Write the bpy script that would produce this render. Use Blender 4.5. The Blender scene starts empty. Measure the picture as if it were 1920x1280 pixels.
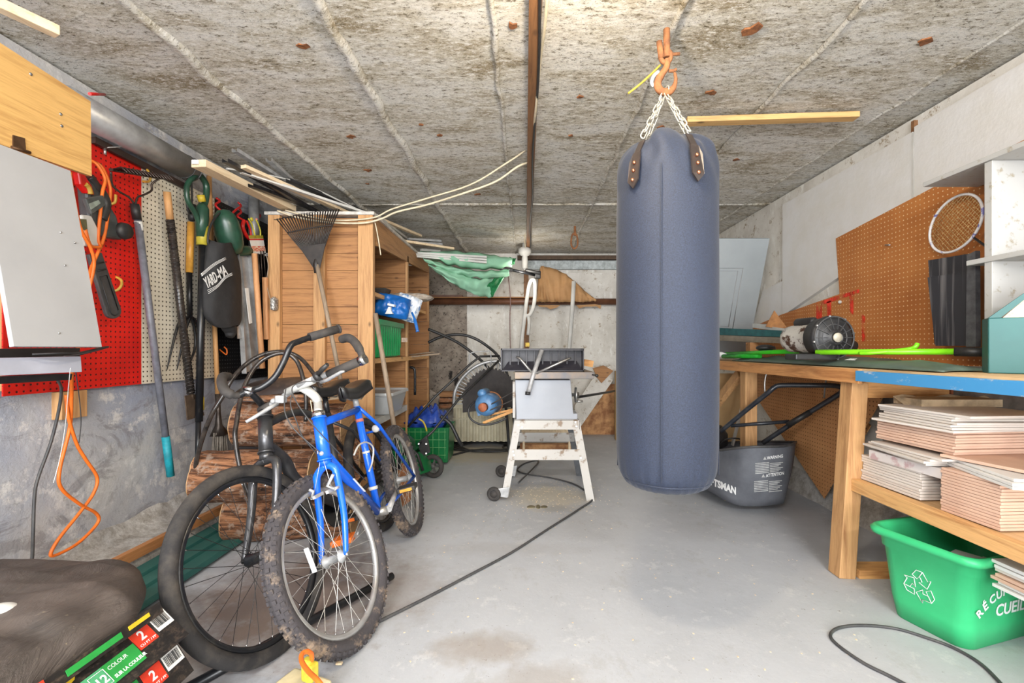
import bpy, bmesh, math, random
from mathutils import Vector, Matrix, noise
random.seed(7)
SC = bpy.context.scene
COL = SC.collection
V = Vector
pi = math.pi
# ---------------------------------------------------------------- camera
F, CX, CY, H = 853.0, 985.0, 655.0, 1.05        # focal length in pixels, vanishing point, eye height
cam_d = bpy.data.cameras.new('camera'); cam = bpy.data.objects.new('camera', cam_d); COL.objects.link(cam)
cam.location = (0, 0, H); cam.rotation_euler = (pi/2, 0, 0)
cam_d.sensor_fit = 'HORIZONTAL'; cam_d.sensor_width = 36; cam_d.lens = F/1920*36
cam_d.shift_x = (960-CX)/1920; cam_d.shift_y = (CY-640)/1920
cam_d.clip_start = .02
SC.camera = cam
# ---------------------------------------------------------------- world and lights
w = bpy.data.worlds.new('sky'); SC.world = w; w.use_nodes = True
w.node_tree.nodes['Background'].inputs[0].default_value = (.86, .93, 1, 1)
w.node_tree.nodes['Background'].inputs[1].default_value = 1.6
def area(name, loc, target, size, energy, color):
    l = bpy.data.lights.new(name, 'AREA'); l.shape = 'RECTANGLE'; l.size, l.size_y = size; l.energy = energy; l.color = color
    o = bpy.data.objects.new(name, l); COL.objects.link(o); o.location = loc
    o.rotation_euler = (V(target)-V(loc)).to_track_quat('-Z', 'Y').to_euler(); return o
area('garage_door_daylight', (0, -4.6, 1.12), (0, 4, 1.12), (3.9, 2.1), 320, (.95, .975, 1))
area('photographer_flash', (-.3, -.5, 1.5), (.2, 4, 1.2), (.5, .4), 9, (1, .98, .95))
for x_ in (-1.1, 1.1): area('overhead_fill_light', (x_, -1.2, 2.2), (x_, .6, 0), (1.2, .15), 60, (.97, .98, 1))  # unseen overhead fill lights, added to brighten the floor and ceiling
pl = bpy.data.lights.new('ceiling_bulb', 'POINT'); pl.energy = 34; pl.color = (1, .84, .62); pl.shadow_soft_size = .05
plo = bpy.data.objects.new('ceiling_bulb', pl); COL.objects.link(plo); plo.location = (.12, 1.1, 2.02)
SC.view_settings.view_transform = 'Standard'; SC.view_settings.look = 'None'
SC.view_settings.gamma = 1; SC.view_settings.use_curve_mapping = False
SC.view_settings.exposure = 0.22
# ---------------------------------------------------------------- placing helpers (photo pixel + a known depth or plane -> a point in the room)
def P(px, py, Y): return V(((px-CX)*Y/F, Y, H-(py-CY)*Y/F))
def PX(px, py, X): return P(px, py, X*F/(px-CX))
def PZ(px, py, Z=0.0): return P(px, py, (H-Z)*F/(py-CY))
def PP(px, py, p0, n):
    d = V(((px-CX)/F, 1, -(py-CY)/F)); o = V((0, 0, H)); t = (V(p0)-o).dot(n)/d.dot(n); return o+d*t
def frame(z, x=None):
    z = V(z).normalized()
    x = V(x) if x is not None else (V((1, 0, 0)) if abs(z.x) < .9 else V((0, 1, 0)))
    x = (x-z*x.dot(z)).normalized(); y = z.cross(x)
    return Matrix((x, y, z)).transposed()
def spl(pts, n=6, closed=False):
    pts = [V(p) for p in pts]; out = []; m = len(pts)
    for i in range(m if closed else m-1):
        if closed: a, b, c, d = pts[i-1], pts[i], pts[(i+1) % m], pts[(i+2) % m]
        else: a, b, c, d = pts[max(i-1, 0)], pts[i], pts[i+1], pts[min(i+2, m-1)]
        for k in range(n):
            t = k/n; out.append(.5*((2*b)+(c-a)*t+(2*a-5*b+4*c-d)*t*t+(3*b-a-3*c+d)*t**3))
    if not closed: out.append(pts[-1])
    return out
WLOC = {}
class MB:
    def __init__(s): s.v = []; s.f = []; s.sm = []
    def add(s, vs, fs, smooth=False):
        b = len(s.v); s.v += [V(p) for p in vs]
        for f in fs: s.f.append([b+i for i in f]); s.sm.append(smooth)
        return s
    def box(s, c, size, R=None):
        c = V(c); h = V(size)/2; R = R or Matrix.Identity(3)
        vs = [c+R@V((x*h.x, y*h.y, z*h.z)) for x in (-1, 1) for y in (-1, 1) for z in (-1, 1)]
        return s.add(vs, [(0,1,3,2),(4,6,7,5),(0,4,5,1),(2,3,7,6),(0,2,6,4),(1,5,7,3)])
    def bb(s, a, b):
        a, b = V(a), V(b); return s.box((a+b)/2, [abs(b[i]-a[i]) for i in range(3)])
    def beam(s, a, b, w, h, up=(0, 0, 1)):
        a, b = V(a), V(b); R = frame(b-a, V(up).cross(b-a) if V(up).cross(b-a).length > 1e-6 else (1, 0, 0))
        return s.box((a+b)/2, (w, h, (b-a).length), R)
    def prism(s, pts, vec):
        pts = [V(p) for p in pts]; vec = V(vec); n = len(pts)
        fs = [list(range(n)), list(range(2*n-1, n-1, -1))]+[(i, i+n, (i+1) % n+n, (i+1) % n) for i in range(n)]
        return s.add(pts+[p+vec for p in pts], fs)
    def tube(s, pts, r, n=8, closed=False, caps=True, flat=None):
        pts = [V(p) for p in pts]; m = len(pts)
        rs = r if isinstance(r, (list, tuple)) else [r]*m
        vs = []; fs = []; x = None
        for i in range(m):
            if closed: t = pts[(i+1) % m]-pts[i-1]
            else: t = pts[min(i+1, m-1)]-pts[max(i-1, 0)]
            if t.length < 1e-9: t = V((0, 0, 1))
            R = frame(t, x); x = R.col[0]
            for k in range(n):
                a = 2*pi*k/n; vs.append(pts[i]+R@V((math.cos(a)*rs[i], math.sin(a)*rs[i]*(flat or 1), 0)))
        for i in range(m if closed else m-1):
            j = (i+1) % m
            for k in range(n): fs.append((i*n+k, i*n+(k+1) % n, j*n+(k+1) % n, j*n+k))
        s.add(vs, fs, True)
        if caps and not closed:
            b = len(s.v)-len(vs)
            s.f.append([b+k for k in range(n)][::-1]); s.sm.append(False)
            s.f.append([b+(m-1)*n+k for k in range(n)]); s.sm.append(False)
        return s
    def lathe(s, prof, o=(0, 0, 0), axis=(0, 0, 1), n=24, fn=None, x=None, cap=True):
        R = frame(axis, x); o = V(o); vs = []; fs = []; m = len(prof)
        for r, z in prof:
            for k in range(n):
                a = 2*pi*k/n; rr = r*(fn(a, z) if fn else 1); vs.append(o+R@V((math.cos(a)*rr, math.sin(a)*rr, z)))
        for i in range(m-1):
            for k in range(n): fs.append((i*n+k, i*n+(k+1) % n, (i+1)*n+(k+1) % n, (i+1)*n+k))
        s.add(vs, fs, True)
        b = len(s.v)-len(vs)
        if cap and prof[0][0] > 1e-5: s.f.append([b+k for k in range(n)][::-1]); s.sm.append(False)
        if cap and prof[-1][0] > 1e-5: s.f.append([b+(m-1)*n+k for k in range(n)]); s.sm.append(False)
        return s
    def cyl(s, a, b, r, n=16, r2=None):
        a, b = V(a), V(b); return s.lathe([(r, 0), (r if r2 is None else r2, (b-a).length)], a, b-a, n)
    def ring(s, c, axis, R, r, n=32, m=8, a0=0, a1=2*pi, flat=None):
        Rm = frame(axis); closed = abs(a1-a0-2*pi) < 1e-6; k = n if closed else n+1
        return s.tube([V(c)+Rm@V((math.cos(a0+(a1-a0)*i/n)*R, math.sin(a0+(a1-a0)*i/n)*R, 0)) for i in range(k)], r, m, closed, flat=flat)
    def ball(s, c, r, n=12, m=8, R=None):
        r = V((r, r, r)) if not isinstance(r, (tuple, Vector)) else V(r); R = R or Matrix.Identity(3); c = V(c); vs = []; fs = []
        for i in range(m+1):
            for k in range(n):
                t = pi*i/m; a = 2*pi*k/n; vs.append(c+R@V((math.sin(t)*math.cos(a)*r.x, math.sin(t)*math.sin(a)*r.y, -math.cos(t)*r.z)))
        for i in range(m):
            for k in range(n): fs.append((i*n+k, i*n+(k+1) % n, (i+1)*n+(k+1) % n, (i+1)*n+k))
        return s.add(vs, fs, True)
    def grid(s, rows, smooth=True, closed=False):
        m = len(rows); n = len(rows[0]); vs = [p for r in rows for p in r]
        fs = [(i*n+k, i*n+(k+1) % n, (i+1)*n+(k+1) % n, (i+1)*n+k) for i in range(m-1) for k in range(n if closed else n-1)]
        return s.add(vs, fs, smooth)
    def xf(s, M):
        s.v = [M@p for p in s.v]; return s
    def noise(s, amp, freq):
        s.v = [p+noise.noise_vector(p*freq)*amp for p in s.v]; return s
    def build(s, name, mat, parent=None, label=None, cat=None, group=None, kind=None, bevel=0, solid=0, sub=0, origin=None, keepname=None):
        me = bpy.data.meshes.new(name)
        lo = V([min(p[i] for p in s.v) for i in range(3)]); hi = V([max(p[i] for p in s.v) for i in range(3)])
        o0 = V(origin) if origin is not None else (V(((lo.x+hi.x)/2, (lo.y+hi.y)/2, lo.z)) if parent is None else (lo+hi)/2)
        me.from_pydata([p-o0 for p in s.v], [], s.f)
        me.polygons.foreach_set('use_smooth', s.sm)
        bm = bmesh.new(); bm.from_mesh(me); bmesh.ops.remove_doubles(bm, verts=bm.verts, dist=1e-6)
        bmesh.ops.recalc_face_normals(bm, faces=bm.faces); bm.to_mesh(me); bm.free()
        me.materials.append(mat)
        ob = bpy.data.objects.new(name, me); COL.objects.link(ob)
        if parent is not None:
            ob.parent = parent; ob.location = o0-WLOC[parent.name]
        else: ob.location = o0
        WLOC[ob.name] = o0.copy()
        if bevel:
            b = ob.modifiers.new('b', 'BEVEL'); b.width = bevel; b.segments = 2; b.limit_method = 'ANGLE'; b.angle_limit = .9
        if solid:
            b = ob.modifiers.new('s', 'SOLIDIFY'); b.thickness = solid; b.offset = 0
        if sub:
            b = ob.modifiers.new('u', 'SUBSURF'); b.levels = b.render_levels = sub
        tag(ob, label, cat, group, kind)
        return ob
def tag(o, label=None, cat=None, group=None, kind=None):
    if label: o['label'] = label
    if cat: o['category'] = cat
    if group: o['group'] = group
    if kind: o['kind'] = kind
    return o
def thing(name, label, cat, loc, group=None):
    o = bpy.data.objects.new(name, None); COL.objects.link(o); o.location = loc; o.empty_display_size = .05
    WLOC[o.name] = V(loc); return tag(o, label, cat, group)
def struct(mb, name, mat, parent=None, bevel=0):
    return mb.build(name, mat, parent, kind=None if parent else 'structure', bevel=bevel)
def text(s, name, mat, parent, o, xd, yd, size, label=None, thick=.0006, width=None, bold=0, shear=0, wrap=None, spacing=1):
    """lettering lying on a surface: o = lower-left corner, xd / yd = reading and up directions"""
    c = bpy.data.curves.new('t', 'FONT'); c.body = s; c.size = size; c.offset = bold; c.extrude = thick/2; c.shear = shear; c.resolution_u = 3
    c.space_character = spacing
    t = bpy.data.objects.new('t', c); COL.objects.link(t)
    bpy.context.view_layer.update()
    me = bpy.data.meshes.new_from_object(t.evaluated_get(bpy.context.evaluated_depsgraph_get()))
    bpy.data.objects.remove(t)
    vs = [V(v.co) for v in me.vertices]; fs = [list(p.vertices) for p in me.polygons]
    if width:
        x0 = min(v.x for v in vs); x1 = max(v.x for v in vs); k = width/(x1-x0)
        for v in vs: v.x = (v.x-x0)*k
    xd = V(xd).normalized(); yd = V(yd).normalized(); n = xd.cross(yd); o = V(o)
    if wrap: vs = [wrap(v) for v in vs]
    else: vs = [o+xd*v.x+yd*v.y+n*v.z for v in vs]
    m = MB(); m.add(vs, fs)
    return m.build(name, mat, parent, label)
def copyt(o, loc=None, rz=None, label=None, group=None, parent=None):
    c = o.copy(); COL.objects.link(c)
    if parent is not None: c.parent = parent
    if loc is not None: c.location = loc
    if rz is not None: c.rotation_euler.z = rz
    if label: c['label'] = label
    if group: c['group'] = group
    for ch in list(o.children):
        if ch.name in COL.objects and ch is not c: copyt(ch, parent=c)
    return c
# ---------------------------------------------------------------- materials
def srgb(c):
    return tuple((x/255/12.92 if x/255 <= .04045 else ((x/255+.055)/1.055)**2.4) for x in c)+(1,)
class NT:
    def __init__(s, name):
        s.m = bpy.data.materials.new(name); s.m.use_nodes = True; s.t = s.m.node_tree; s.b = s.t.nodes['Principled BSDF']
        s.co = s.n('ShaderNodeTexCoord').outputs['Object']
    def n(s, k, **kw):
        x = s.t.nodes.new(k)
        for a, b in kw.items(): setattr(x, a, b)
        return x
    def l(s, a, b): s.t.links.new(a, b)
    def map(s, sc=(1, 1, 1), rot=(0, 0, 0), co=None):
        m = s.n('ShaderNodeMapping'); m.inputs['Scale'].default_value = sc; m.inputs['Rotation'].default_value = rot
        s.l(co or s.co, m.inputs[0]); return m.outputs[0]
    def noise(s, scale, co=None, detail=5, rough=.6, dist=0):
        x = s.n('ShaderNodeTexNoise'); x.inputs['Scale'].default_value = scale; x.inputs['Detail'].default_value = detail
        x.inputs['Roughness'].default_value = rough; x.inputs['Distortion'].default_value = dist
        s.l(co or s.co, x.inputs['Vector']); return x.outputs['Fac']
    def ramp(s, fac, stops):
        r = s.n('ShaderNodeValToRGB'); e = r.color_ramp.elements
        while len(e) < len(stops): e.new(.5)
        for i, (p, c) in enumerate(stops):
            e[i].position = p; e[i].color = c if len(c) == 4 else srgb(c)
        s.l(fac, r.inputs[0]); return r.outputs[0]
    def mask(s, fac, a, b):
        r = s.n('ShaderNodeMapRange'); r.inputs[1].default_value = a; r.inputs[2].default_value = b; s.l(fac, r.inputs[0]); return r.outputs[0]
    def mix(s, fac, a, b, mode='MIX'):
        x = s.n('ShaderNodeMix', data_type='RGBA', blend_type=mode)
        if isinstance(fac, float): x.inputs[0].default_value = fac
        else: s.l(fac, x.inputs[0])
        for i, c in ((6, a), (7, b)):
            if isinstance(c, (tuple, list)): x.inputs[i].default_value = c if len(c) == 4 else srgb(c)
            else: s.l(c, x.inputs[i])
        return x.outputs[2]
    def math(s, op, a, b=None):
        x = s.n('ShaderNodeMath', operation=op)
        for i, c in ((0, a), (1, b)):
            if c is None: continue
            if isinstance(c, (float, int)): x.inputs[i].default_value = c
            else: s.l(c, x.inputs[i])
        return x.outputs[0]
    def color(s, c):
        if isinstance(c, (tuple, list)): s.b.inputs['Base Color'].default_value = c if len(c) == 4 else srgb(c)
        else: s.l(c, s.b.inputs['Base Color'])
    def bump(s, h, strength=.3, dist=.01):
        x = s.n('ShaderNodeBump'); x.inputs['Strength'].default_value = strength; x.inputs['Distance'].default_value = dist
        s.l(h, x.inputs['Height']); s.l(x.outputs[0], s.b.inputs['Normal'])
    def set(s, rough=.6, metal=0, **kw):
        s.b.inputs['Roughness'].default_value = rough; s.b.inputs['Metallic'].default_value = metal
        for k, v in kw.items(): s.b.inputs[k.replace('_', ' ')].default_value = v
        return s.m
def plain(name, c, rough=.6, metal=0, c2=None, scale=25, dirt=.3, bump=0, bscale=200, sc=(1, 1, 1), lo=.35, hi=.75, **kw):
    """one colour with a soft second colour in patches"""
    t = NT(name); co = t.map(sc)
    if c2 is None: c2 = tuple(max(0, x*(1-dirt)) for x in c)
    t.color(t.mix(t.mask(t.noise(scale, co), lo, hi), c, c2))
    if bump: t.bump(t.noise(bscale, co), bump, .004)
    return t.set(rough, metal, **kw)
def wood(name, c1, c2, axis=2, rough=.65, scale=1.0, knots=True):
    t = NT(name); s = [14, 14, 14]; s[axis] = .9; co = t.map([x*scale for x in s])
    g = t.noise(3, co, 6, .65, .6); g2 = t.noise(14, co, 3, .6)
    c = t.ramp(g, [(.25, c2), (.5, c1), (.8, tuple(min(255, x*1.08) for x in c1))])
    c = t.mix(t.math('MULTIPLY', t.mask(g2, .5, .75), .35), c, c2)
    if knots:
        s2 = [9, 9, 9]; s2[axis] = 5; vo = t.n('ShaderNodeTexVoronoi'); vo.inputs['Scale'].default_value = 1; t.l(t.map(s2), vo.inputs[0])
        c = t.mix(t.math('MULTIPLY', t.mask(vo.outputs['Distance'], .13, .05), .7), c, tuple(x*.45 for x in c2))
    t.color(c); t.bump(g2, .15, .003); return t.set(rough)
def peg(name, c, axes, hole, c2=None, pitch=.0254, r=.16, rough=.5, blot=None, hi=None):
    """pegboard: regular drilled holes"""
    t = NT(name); sx = t.n('ShaderNodeSeparateXYZ'); t.l(t.n('ShaderNodeTexCoord').outputs['Object'], sx.inputs[0]); d = None
    for a in axes:
        f = t.math('SUBTRACT', t.math('FRACT', t.math('ADD', t.math('DIVIDE', sx.outputs[a], pitch), 100.0)), .5)
        q = t.math('MULTIPLY', f, f); d = q if d is None else t.math('ADD', d, q)
    m = t.mask(t.math('SQRT', d), r*.8, r*1.25)
    base = t.mix(t.mask(t.noise(4), .35, .7), c, c2 or c)
    if blot: base = t.mix(t.mask(t.noise(7, None, 8, .75), *blot[1]), base, blot[0])
    t.color(t.mix(m, hole, base)); t.bump(m, .6, .003); return t.set(rough)
M = {}
M['white'] = plain('white_paint', (206, 204, 198), .55, scale=6, dirt=.15)
M['black'] = plain('black_plastic', (34, 34, 36), .45, c2=(52, 50, 48))
M['blackm'] = plain('black_painted_metal', (26, 27, 30), .3, c2=(60, 58, 55), lo=.55, hi=.8)
M['rubber'] = plain('black_rubber', (48, 46, 45), .8, c2=(70, 64, 60))
M['steel'] = plain('bare_steel', (190, 190, 188), .35, .8, c2=(140, 135, 130))
M['chrome'] = plain('chrome', (215, 215, 215), .2, 1, dirt=.15)
M['alu'] = plain('dull_aluminium', (190, 190, 190), .45, .3, dirt=.25)
M['galv'] = plain('galvanized_sheet', (176, 176, 176), .38, .45, c2=(120, 120, 118), scale=9)
M['rust'] = plain('rusty_iron', (158, 104, 64), .85, c2=(90, 56, 36), scale=30, bump=.5)
M['pineZ'] = wood('pine_upright', (190, 146, 98), (142, 96, 58), 2)
M['pineY'] = wood('pine_along', (216, 168, 110), (172, 116, 66), 1)
M['pineX'] = wood('pine_across', (214, 160, 100), (160, 100, 52), 0)
M['boxX'] = wood('crate_boards', (166, 118, 72), (110, 68, 38), 0)
M['boxY'] = wood('crate_rails', (172, 126, 80), (120, 76, 44), 1)
M['paleY'] = wood('pale_lumber', (226, 204, 170), (196, 164, 122), 1, knots=False)
M['handle'] = wood('ash_handle', (196, 148, 96), (138, 96, 58), 2, knots=False)
M['grayhandle'] = wood('weathered_handle', (150, 132, 112), (104, 88, 72), 2, knots=False)
M['orange'] = plain('orange_cable', (238, 116, 34), .5, dirt=.15)
M['red'] = plain('red_plastic', (206, 26, 22), .4, dirt=.2)
M['yellow'] = plain('yellow_plastic', (206, 178, 48), .5, dirt=.2)
M['green'] = plain('green_plastic', (26, 150, 84), .4, dirt=.15)
M['cable'] = plain('grey_cable', (58, 58, 60), .55, c2=(80, 78, 76))
M['cream'] = plain('cream_cable', (222, 208, 178), .6, dirt=.15)
M['print'] = plain('white_print', (236, 236, 234), .6, dirt=.05)
M['label'] = plain('white_label', (232, 232, 228), .6, dirt=.05)
M['darkprint'] = plain('black_print', (28, 28, 28), .6, dirt=.05)
# ================================================================ the room
XL, XR, YB, HC, YF = -2.03, 2.05, 5.78, 2.27, -4.9
# floor: grey paint on concrete, scuffs and brown stains
t = NT('painted_concrete_floor')
c = t.mix(t.mask(t.noise(2.2, None, 8, .7), .35, .7), (184, 186, 190), (170, 172, 176))
c = t.mix(t.math('MULTIPLY', t.mask(t.noise(9, None, 9, .8), .56, .62), .6), c, (200, 200, 200))
c = t.mix(t.math('MULTIPLY', t.mask(t.noise(5, t.map((1, .6, 1)), 9, .8), .56, .63), .4), c, (160, 158, 156))
c = t.mix(t.mask(t.noise(45, None, 4, .8), .66, .69), c, (130, 124, 118))
geo = t.n('ShaderNodeNewGeometry').outputs['Position']
def spot(t, x, y, rx, ry, edge=.5, nz=.5, z=0, rz=1, sc=6):
    s = t.n('ShaderNodeMapping'); s.vector_type = 'TEXTURE'; s.inputs['Location'].default_value = (x, y, z); s.inputs['Scale'].default_value = (rx, ry, rz)
    t.l(geo, s.inputs[0]); ln = t.n('ShaderNodeVectorMath', operation='LENGTH'); t.l(s.outputs[0], ln.inputs[0])
    d = t.math('ADD', ln.outputs['Value'], t.math('MULTIPLY', t.math('SUBTRACT', t.noise(sc, geo, 7, .7), .5), nz*2))
    return t.mask(d, 1, 1-edge)
for (x, y, rx, ry, col, a) in ((-1.0, 1.95, .5, .6, (120, 100, 88), .8), (-.55, 2.0, .25, .35, (140, 130, 122), .5), (.62, 1.35, .3, .08, (158, 154, 150), .5), (-.1, 2.4, .5, .1, (166, 164, 164), .5), (-.15, 1.6, .22, .12, (140, 124, 106), .5), (.05, 1.45, .2, .1, (138, 124, 108), .4),
                            (.16, 3.25, .36, .34, (196, 188, 172), .85), (-.5, 4.6, 1.0, .5, (188, 176, 152), .8), (.2, 3.0, .13, .1, (150, 148, 146), .6)):
    c = t.mix(t.math('MULTIPLY', spot(t, x, y, rx, ry, .6, .8, 0, 1, 9), a), c, col)
t.color(c); t.bump(t.noise(40, None, 8, .7), .25, .004); M['floor'] = t.set(.62)
struct(MB().bb((XL-.1, YF, -.1), (XR+.1, YB+.1, 0)), 'floor', M['floor'])
# walls
t = NT('blue_grey_plaster')
c = t.mix(t.mask(t.noise(1.6, None, 6, .6, .5), .35, .65), (186, 184, 182), (150, 156, 172))
c = t.mix(t.mask(t.noise(6, None, 9, .75), .53, .6), c, (206, 204, 202))
c = t.mix(t.math('MULTIPLY', t.mask(t.noise(2.6, t.map((1, 1, 2)), 8, .75, 1), .54, .6), .55), c, (122, 118, 118))
t.color(c); t.bump(t.noise(16, None, 9, .7), .5, .02); M['plaster'] = t.set(.85)
struct(MB().bb((XL-.1, YF, 0), (XL, YB+.1, HC)), 'wall_left', M['plaster'])
t = NT('whitewashed_wall')
c = t.mix(t.mask(t.noise(3, None, 8, .7), .4, .7), (222, 218, 210), (196, 190, 180))
c = t.mix(t.mask(t.noise(13, None, 9, .8), .57, .62), c, (160, 144, 122))
c = t.mix(t.mask(t.noise(5, t.map((2, 2, .7)), 8, .75), .45, .38), c, (232, 230, 224))
t.color(c); t.bump(t.noise(25, None, 8, .7), .3, .008); M['wallwhite'] = t.set(.8)
struct(MB().bb((XR, YF, 0), (XR+.1, YB+.1, HC)), 'wall_right', M['wallwhite'])
struct(MB().bb((XL, YB, 0), (XR, YB+.1, HC)), 'wall_back', M['wallwhite'])
# ceiling:  concrete cast in strips, with ridges at the joints
t = NT('cast_concrete_ceiling')
co = t.map((1.0, 2.6, 1)); n1 = t.noise(2.2, co, 9, .72, .4); n2 = t.noise(26, t.map((1, 2.2, 1)), 9, .8); n3 = t.noise(7, t.map((.7, 1.7, 1)), 9, .75, .7)
c = t.ramp(n1, [(.36, (160, 144, 114)), (.46, (206, 198, 180)), (.58, (230, 227, 220))])
c = t.mix(t.math('MULTIPLY', t.mask(n3, .52, .66), .6), c, (146, 130, 104))
n5 = t.noise(90, t.map((1, 2.4, 1)), 6, .8)
c = t.mix(t.mask(n2, .545, .6), c, (112, 100, 76))
c = t.mix(t.mask(n5, .575, .61), c, (70, 60, 46))
c = t.mix(t.mask(n2, .47, .42), c, (238, 234, 226))
c = t.mix(t.mask(n5, .45, .4), c, (224, 218, 206))
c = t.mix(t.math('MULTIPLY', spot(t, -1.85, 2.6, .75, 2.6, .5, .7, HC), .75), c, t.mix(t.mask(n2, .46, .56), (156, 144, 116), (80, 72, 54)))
c = t.mix(t.math('MULTIPLY', spot(t, 1.35, 2.6, .85, 3.2, .5, .4, HC), .3), c, (176, 180, 184))
for (x_, y_, rx_, ry_, k_) in ((-.3, 1.75, .3, .5, .6), (-1.0, 1.3, .5, .5, .45), (-1.25, 2.3, .3, .9, .45), (.15, 2.3, .25, .6, .35), (.75, 1.9, .3, .3, .35), (.5, 4.8, .5, .6, .4), (1.2, 3.5, .5, .3, .35)):
    c = t.mix(t.math('MULTIPLY', spot(t, x_, y_, rx_, ry_, .8, 1.1, HC, 1, 7), k_), c, t.mix(t.mask(n2, .46, .54), (168, 142, 98), (92, 76, 50)))
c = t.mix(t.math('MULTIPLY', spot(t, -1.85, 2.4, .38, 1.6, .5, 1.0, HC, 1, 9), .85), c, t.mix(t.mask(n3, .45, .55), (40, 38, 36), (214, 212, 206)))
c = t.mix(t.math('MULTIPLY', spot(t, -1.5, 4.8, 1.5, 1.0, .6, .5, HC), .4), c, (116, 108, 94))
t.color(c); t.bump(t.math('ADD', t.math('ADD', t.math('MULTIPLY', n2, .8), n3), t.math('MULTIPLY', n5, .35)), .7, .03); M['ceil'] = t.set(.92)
joints = [XL-.1, -1.40, -.735, -.12, .565, 1.2, 1.85, XR+.1]
mb = MB()
for i in range(7):
    z = HC+(.012, 0, .01, .004, .012, 0, .014)[i]
    mb.bb((joints[i], YF, z), (joints[i+1], 3.83, HC+.15)); z += .012 if i % 2 else -.008
    mb.bb((joints[i], 3.83, z), (joints[i+1], YB+.1, HC+.15))
for j, x in enumerate(joints[1:-1]):
    pts = [V((x+noise.noise(V((x*9, y*5, 0)))*.022, y, HC+.004)) for y in [YF+.06*k for k in range(int((YB-YF)/.06)+1)]]
    mb.tube(pts, [(.009+.008*abs(noise.noise(V((x, p.y*14, 3)))))*(2.2 if j in (0, 1) else 1.1) for p in pts], 6)
pts = [V((XL+.05*k, 3.83+noise.noise(V((k*.3, 5, 0)))*.02, HC+.002)) for k in range(82)]
mb.tube(pts, [.008+.008*abs(noise.noise(V((k*.6, 1, 3)))) for k in range(82)], 6)
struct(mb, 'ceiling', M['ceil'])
# rusty patches and iron scraps in the ceiling
M['leaf'] = plain('rusty_leaf', (150, 96, 56), .9, c2=(80, 48, 30), scale=60)
n = 0
for px, py, s in ((568, 88, 1), (742, 257, .7), (658, 257, 1), (691, 320, 1.2), (1410, 58, 1.5), (1334, 174, 1), (1380, 300, .9), (960, 50, 1), (790, 235, .6), (1088, 182, .8), (1735, 78, 1.3), (688, 345, .6), (825, 255, .7), (1240, 240, 1), (1070, 255, .7), (895, 365, .9)):
    p = PZ(px, py, HC-.004); m = MB(); r = random.Random(n); k = 9
    pts = [p+V((math.cos(2*pi*i/k)*.026*s*r.uniform(.5, 1.2), math.sin(2*pi*i/k)*.02*s*r.uniform(.4, 1.3), 0)) for i in range(k)]
    m.prism(pts, (0, 0, .006)); m.noise(.004, 40)
    m.build('rust_flake', M['leaf'], None, 'small rusty brown flake stuck to the concrete ceiling', 'rust flake', 'rust flakes on the concrete ceiling'); n += 1
# raised ledge at the foot of the left wall
t = NT('crumbling_render'); t.color(t.mix(t.mask(t.noise(14, None, 9, .8), .42, .6), (214, 210, 204), (168, 160, 150))); t.bump(t.noise(18, None, 9, .8), .9, .02); M['render'] = t.set(.9)
rows = []
for i in range(60):
    y = .2+i*.07; rows.append([V((XL, y, .19+.05*noise.noise(V((0, y*5, 1))))), V((XL+.03, y, .14)), V((XL+.07, y, .115)), V((-1.83+.02*noise.noise(V((3, y*6, 1))), y, .10)), V((-1.80+.015*noise.noise(V((7, y*8, 1))), y, .06)), V((-1.79, y, 0))])
mb = MB().grid(rows, False); mb.noise(.01, 12); struct(mb, 'baseboard_left', M['render'])
# weathered dark board and pipe rail on the back wall
t = NT('mouldy_board'); n1 = t.noise(5, None, 8, .7); vo = t.n('ShaderNodeTexVoronoi'); vo.inputs['Scale'].default_value = 3.2; t.l(t.map((1.4, 1, .8)), vo.inputs[0])
c = t.mix(t.mask(n1, .4, .65), (168, 156, 142), (122, 110, 100)); c = t.mix(t.mask(t.math('ADD', vo.outputs['Distance'], t.math('MULTIPLY', t.noise(20), .25)), .36, .32), c, (42, 38, 36))
c = t.mix(t.mask(t.noise(30, None, 8, .8), .56, .6), c, (60, 54, 48)); t.color(c); t.bump(n1, .3); M['mould'] = t.set(.85)
MB().bb((P(796, 0, YB).x, YB-.022, .3), (P(876, 0, YB).x, YB, 2.2)).build('wall_board', M['mould'], None, 'grey wall board with black mould spots left of the white back wall', 'board', bevel=.002)
MB().bb((P(876, 0, YB).x, YB-.018, .42), (1.35, YB, 2.02)).build('wall_board', M['wallwhite'], None, 'large white painted board covering the back wall behind the saw', 'board', bevel=.002)
M['brownpipe'] = plain('brown_rail', (120, 78, 54), .5, c2=(76, 46, 32), scale=8)
r = thing('wall_rail', 'brown wooden rail running across the white back wall', 'rail', (0, 5.66, 1.6))
MB().cyl((-1.25, 5.66, 1.645), (1.3, 5.66, 1.645), .04, 16).build('pipe', M['brownpipe'], r)
MB().bb((-1.25, 5.6, 1.685), (.62, 5.76, 1.70)).build('plank', M['boxX'], r, 'pale plank on top of the rail')
MB().bb((-1.25, 5.58, 1.70), (-.78, 5.74, 1.72)).build('strip', M['brownpipe'], None, 'short dark red-brown strip lying on the wall rail beside the crate', 'strip')
MB().bb((-.1, 5.7, 2.18), (1.3, 5.78, 2.23)).build('trim_1', plain('dark_beam', (96, 76, 60), .8), None, kind='structure')
MB().bb((.02, 5.73, 2.06), (1.3, 5.775, 2.17)).build('trim_2', plain('pale_blue_strip', (196, 204, 204), .7), None, kind='structure')
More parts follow.
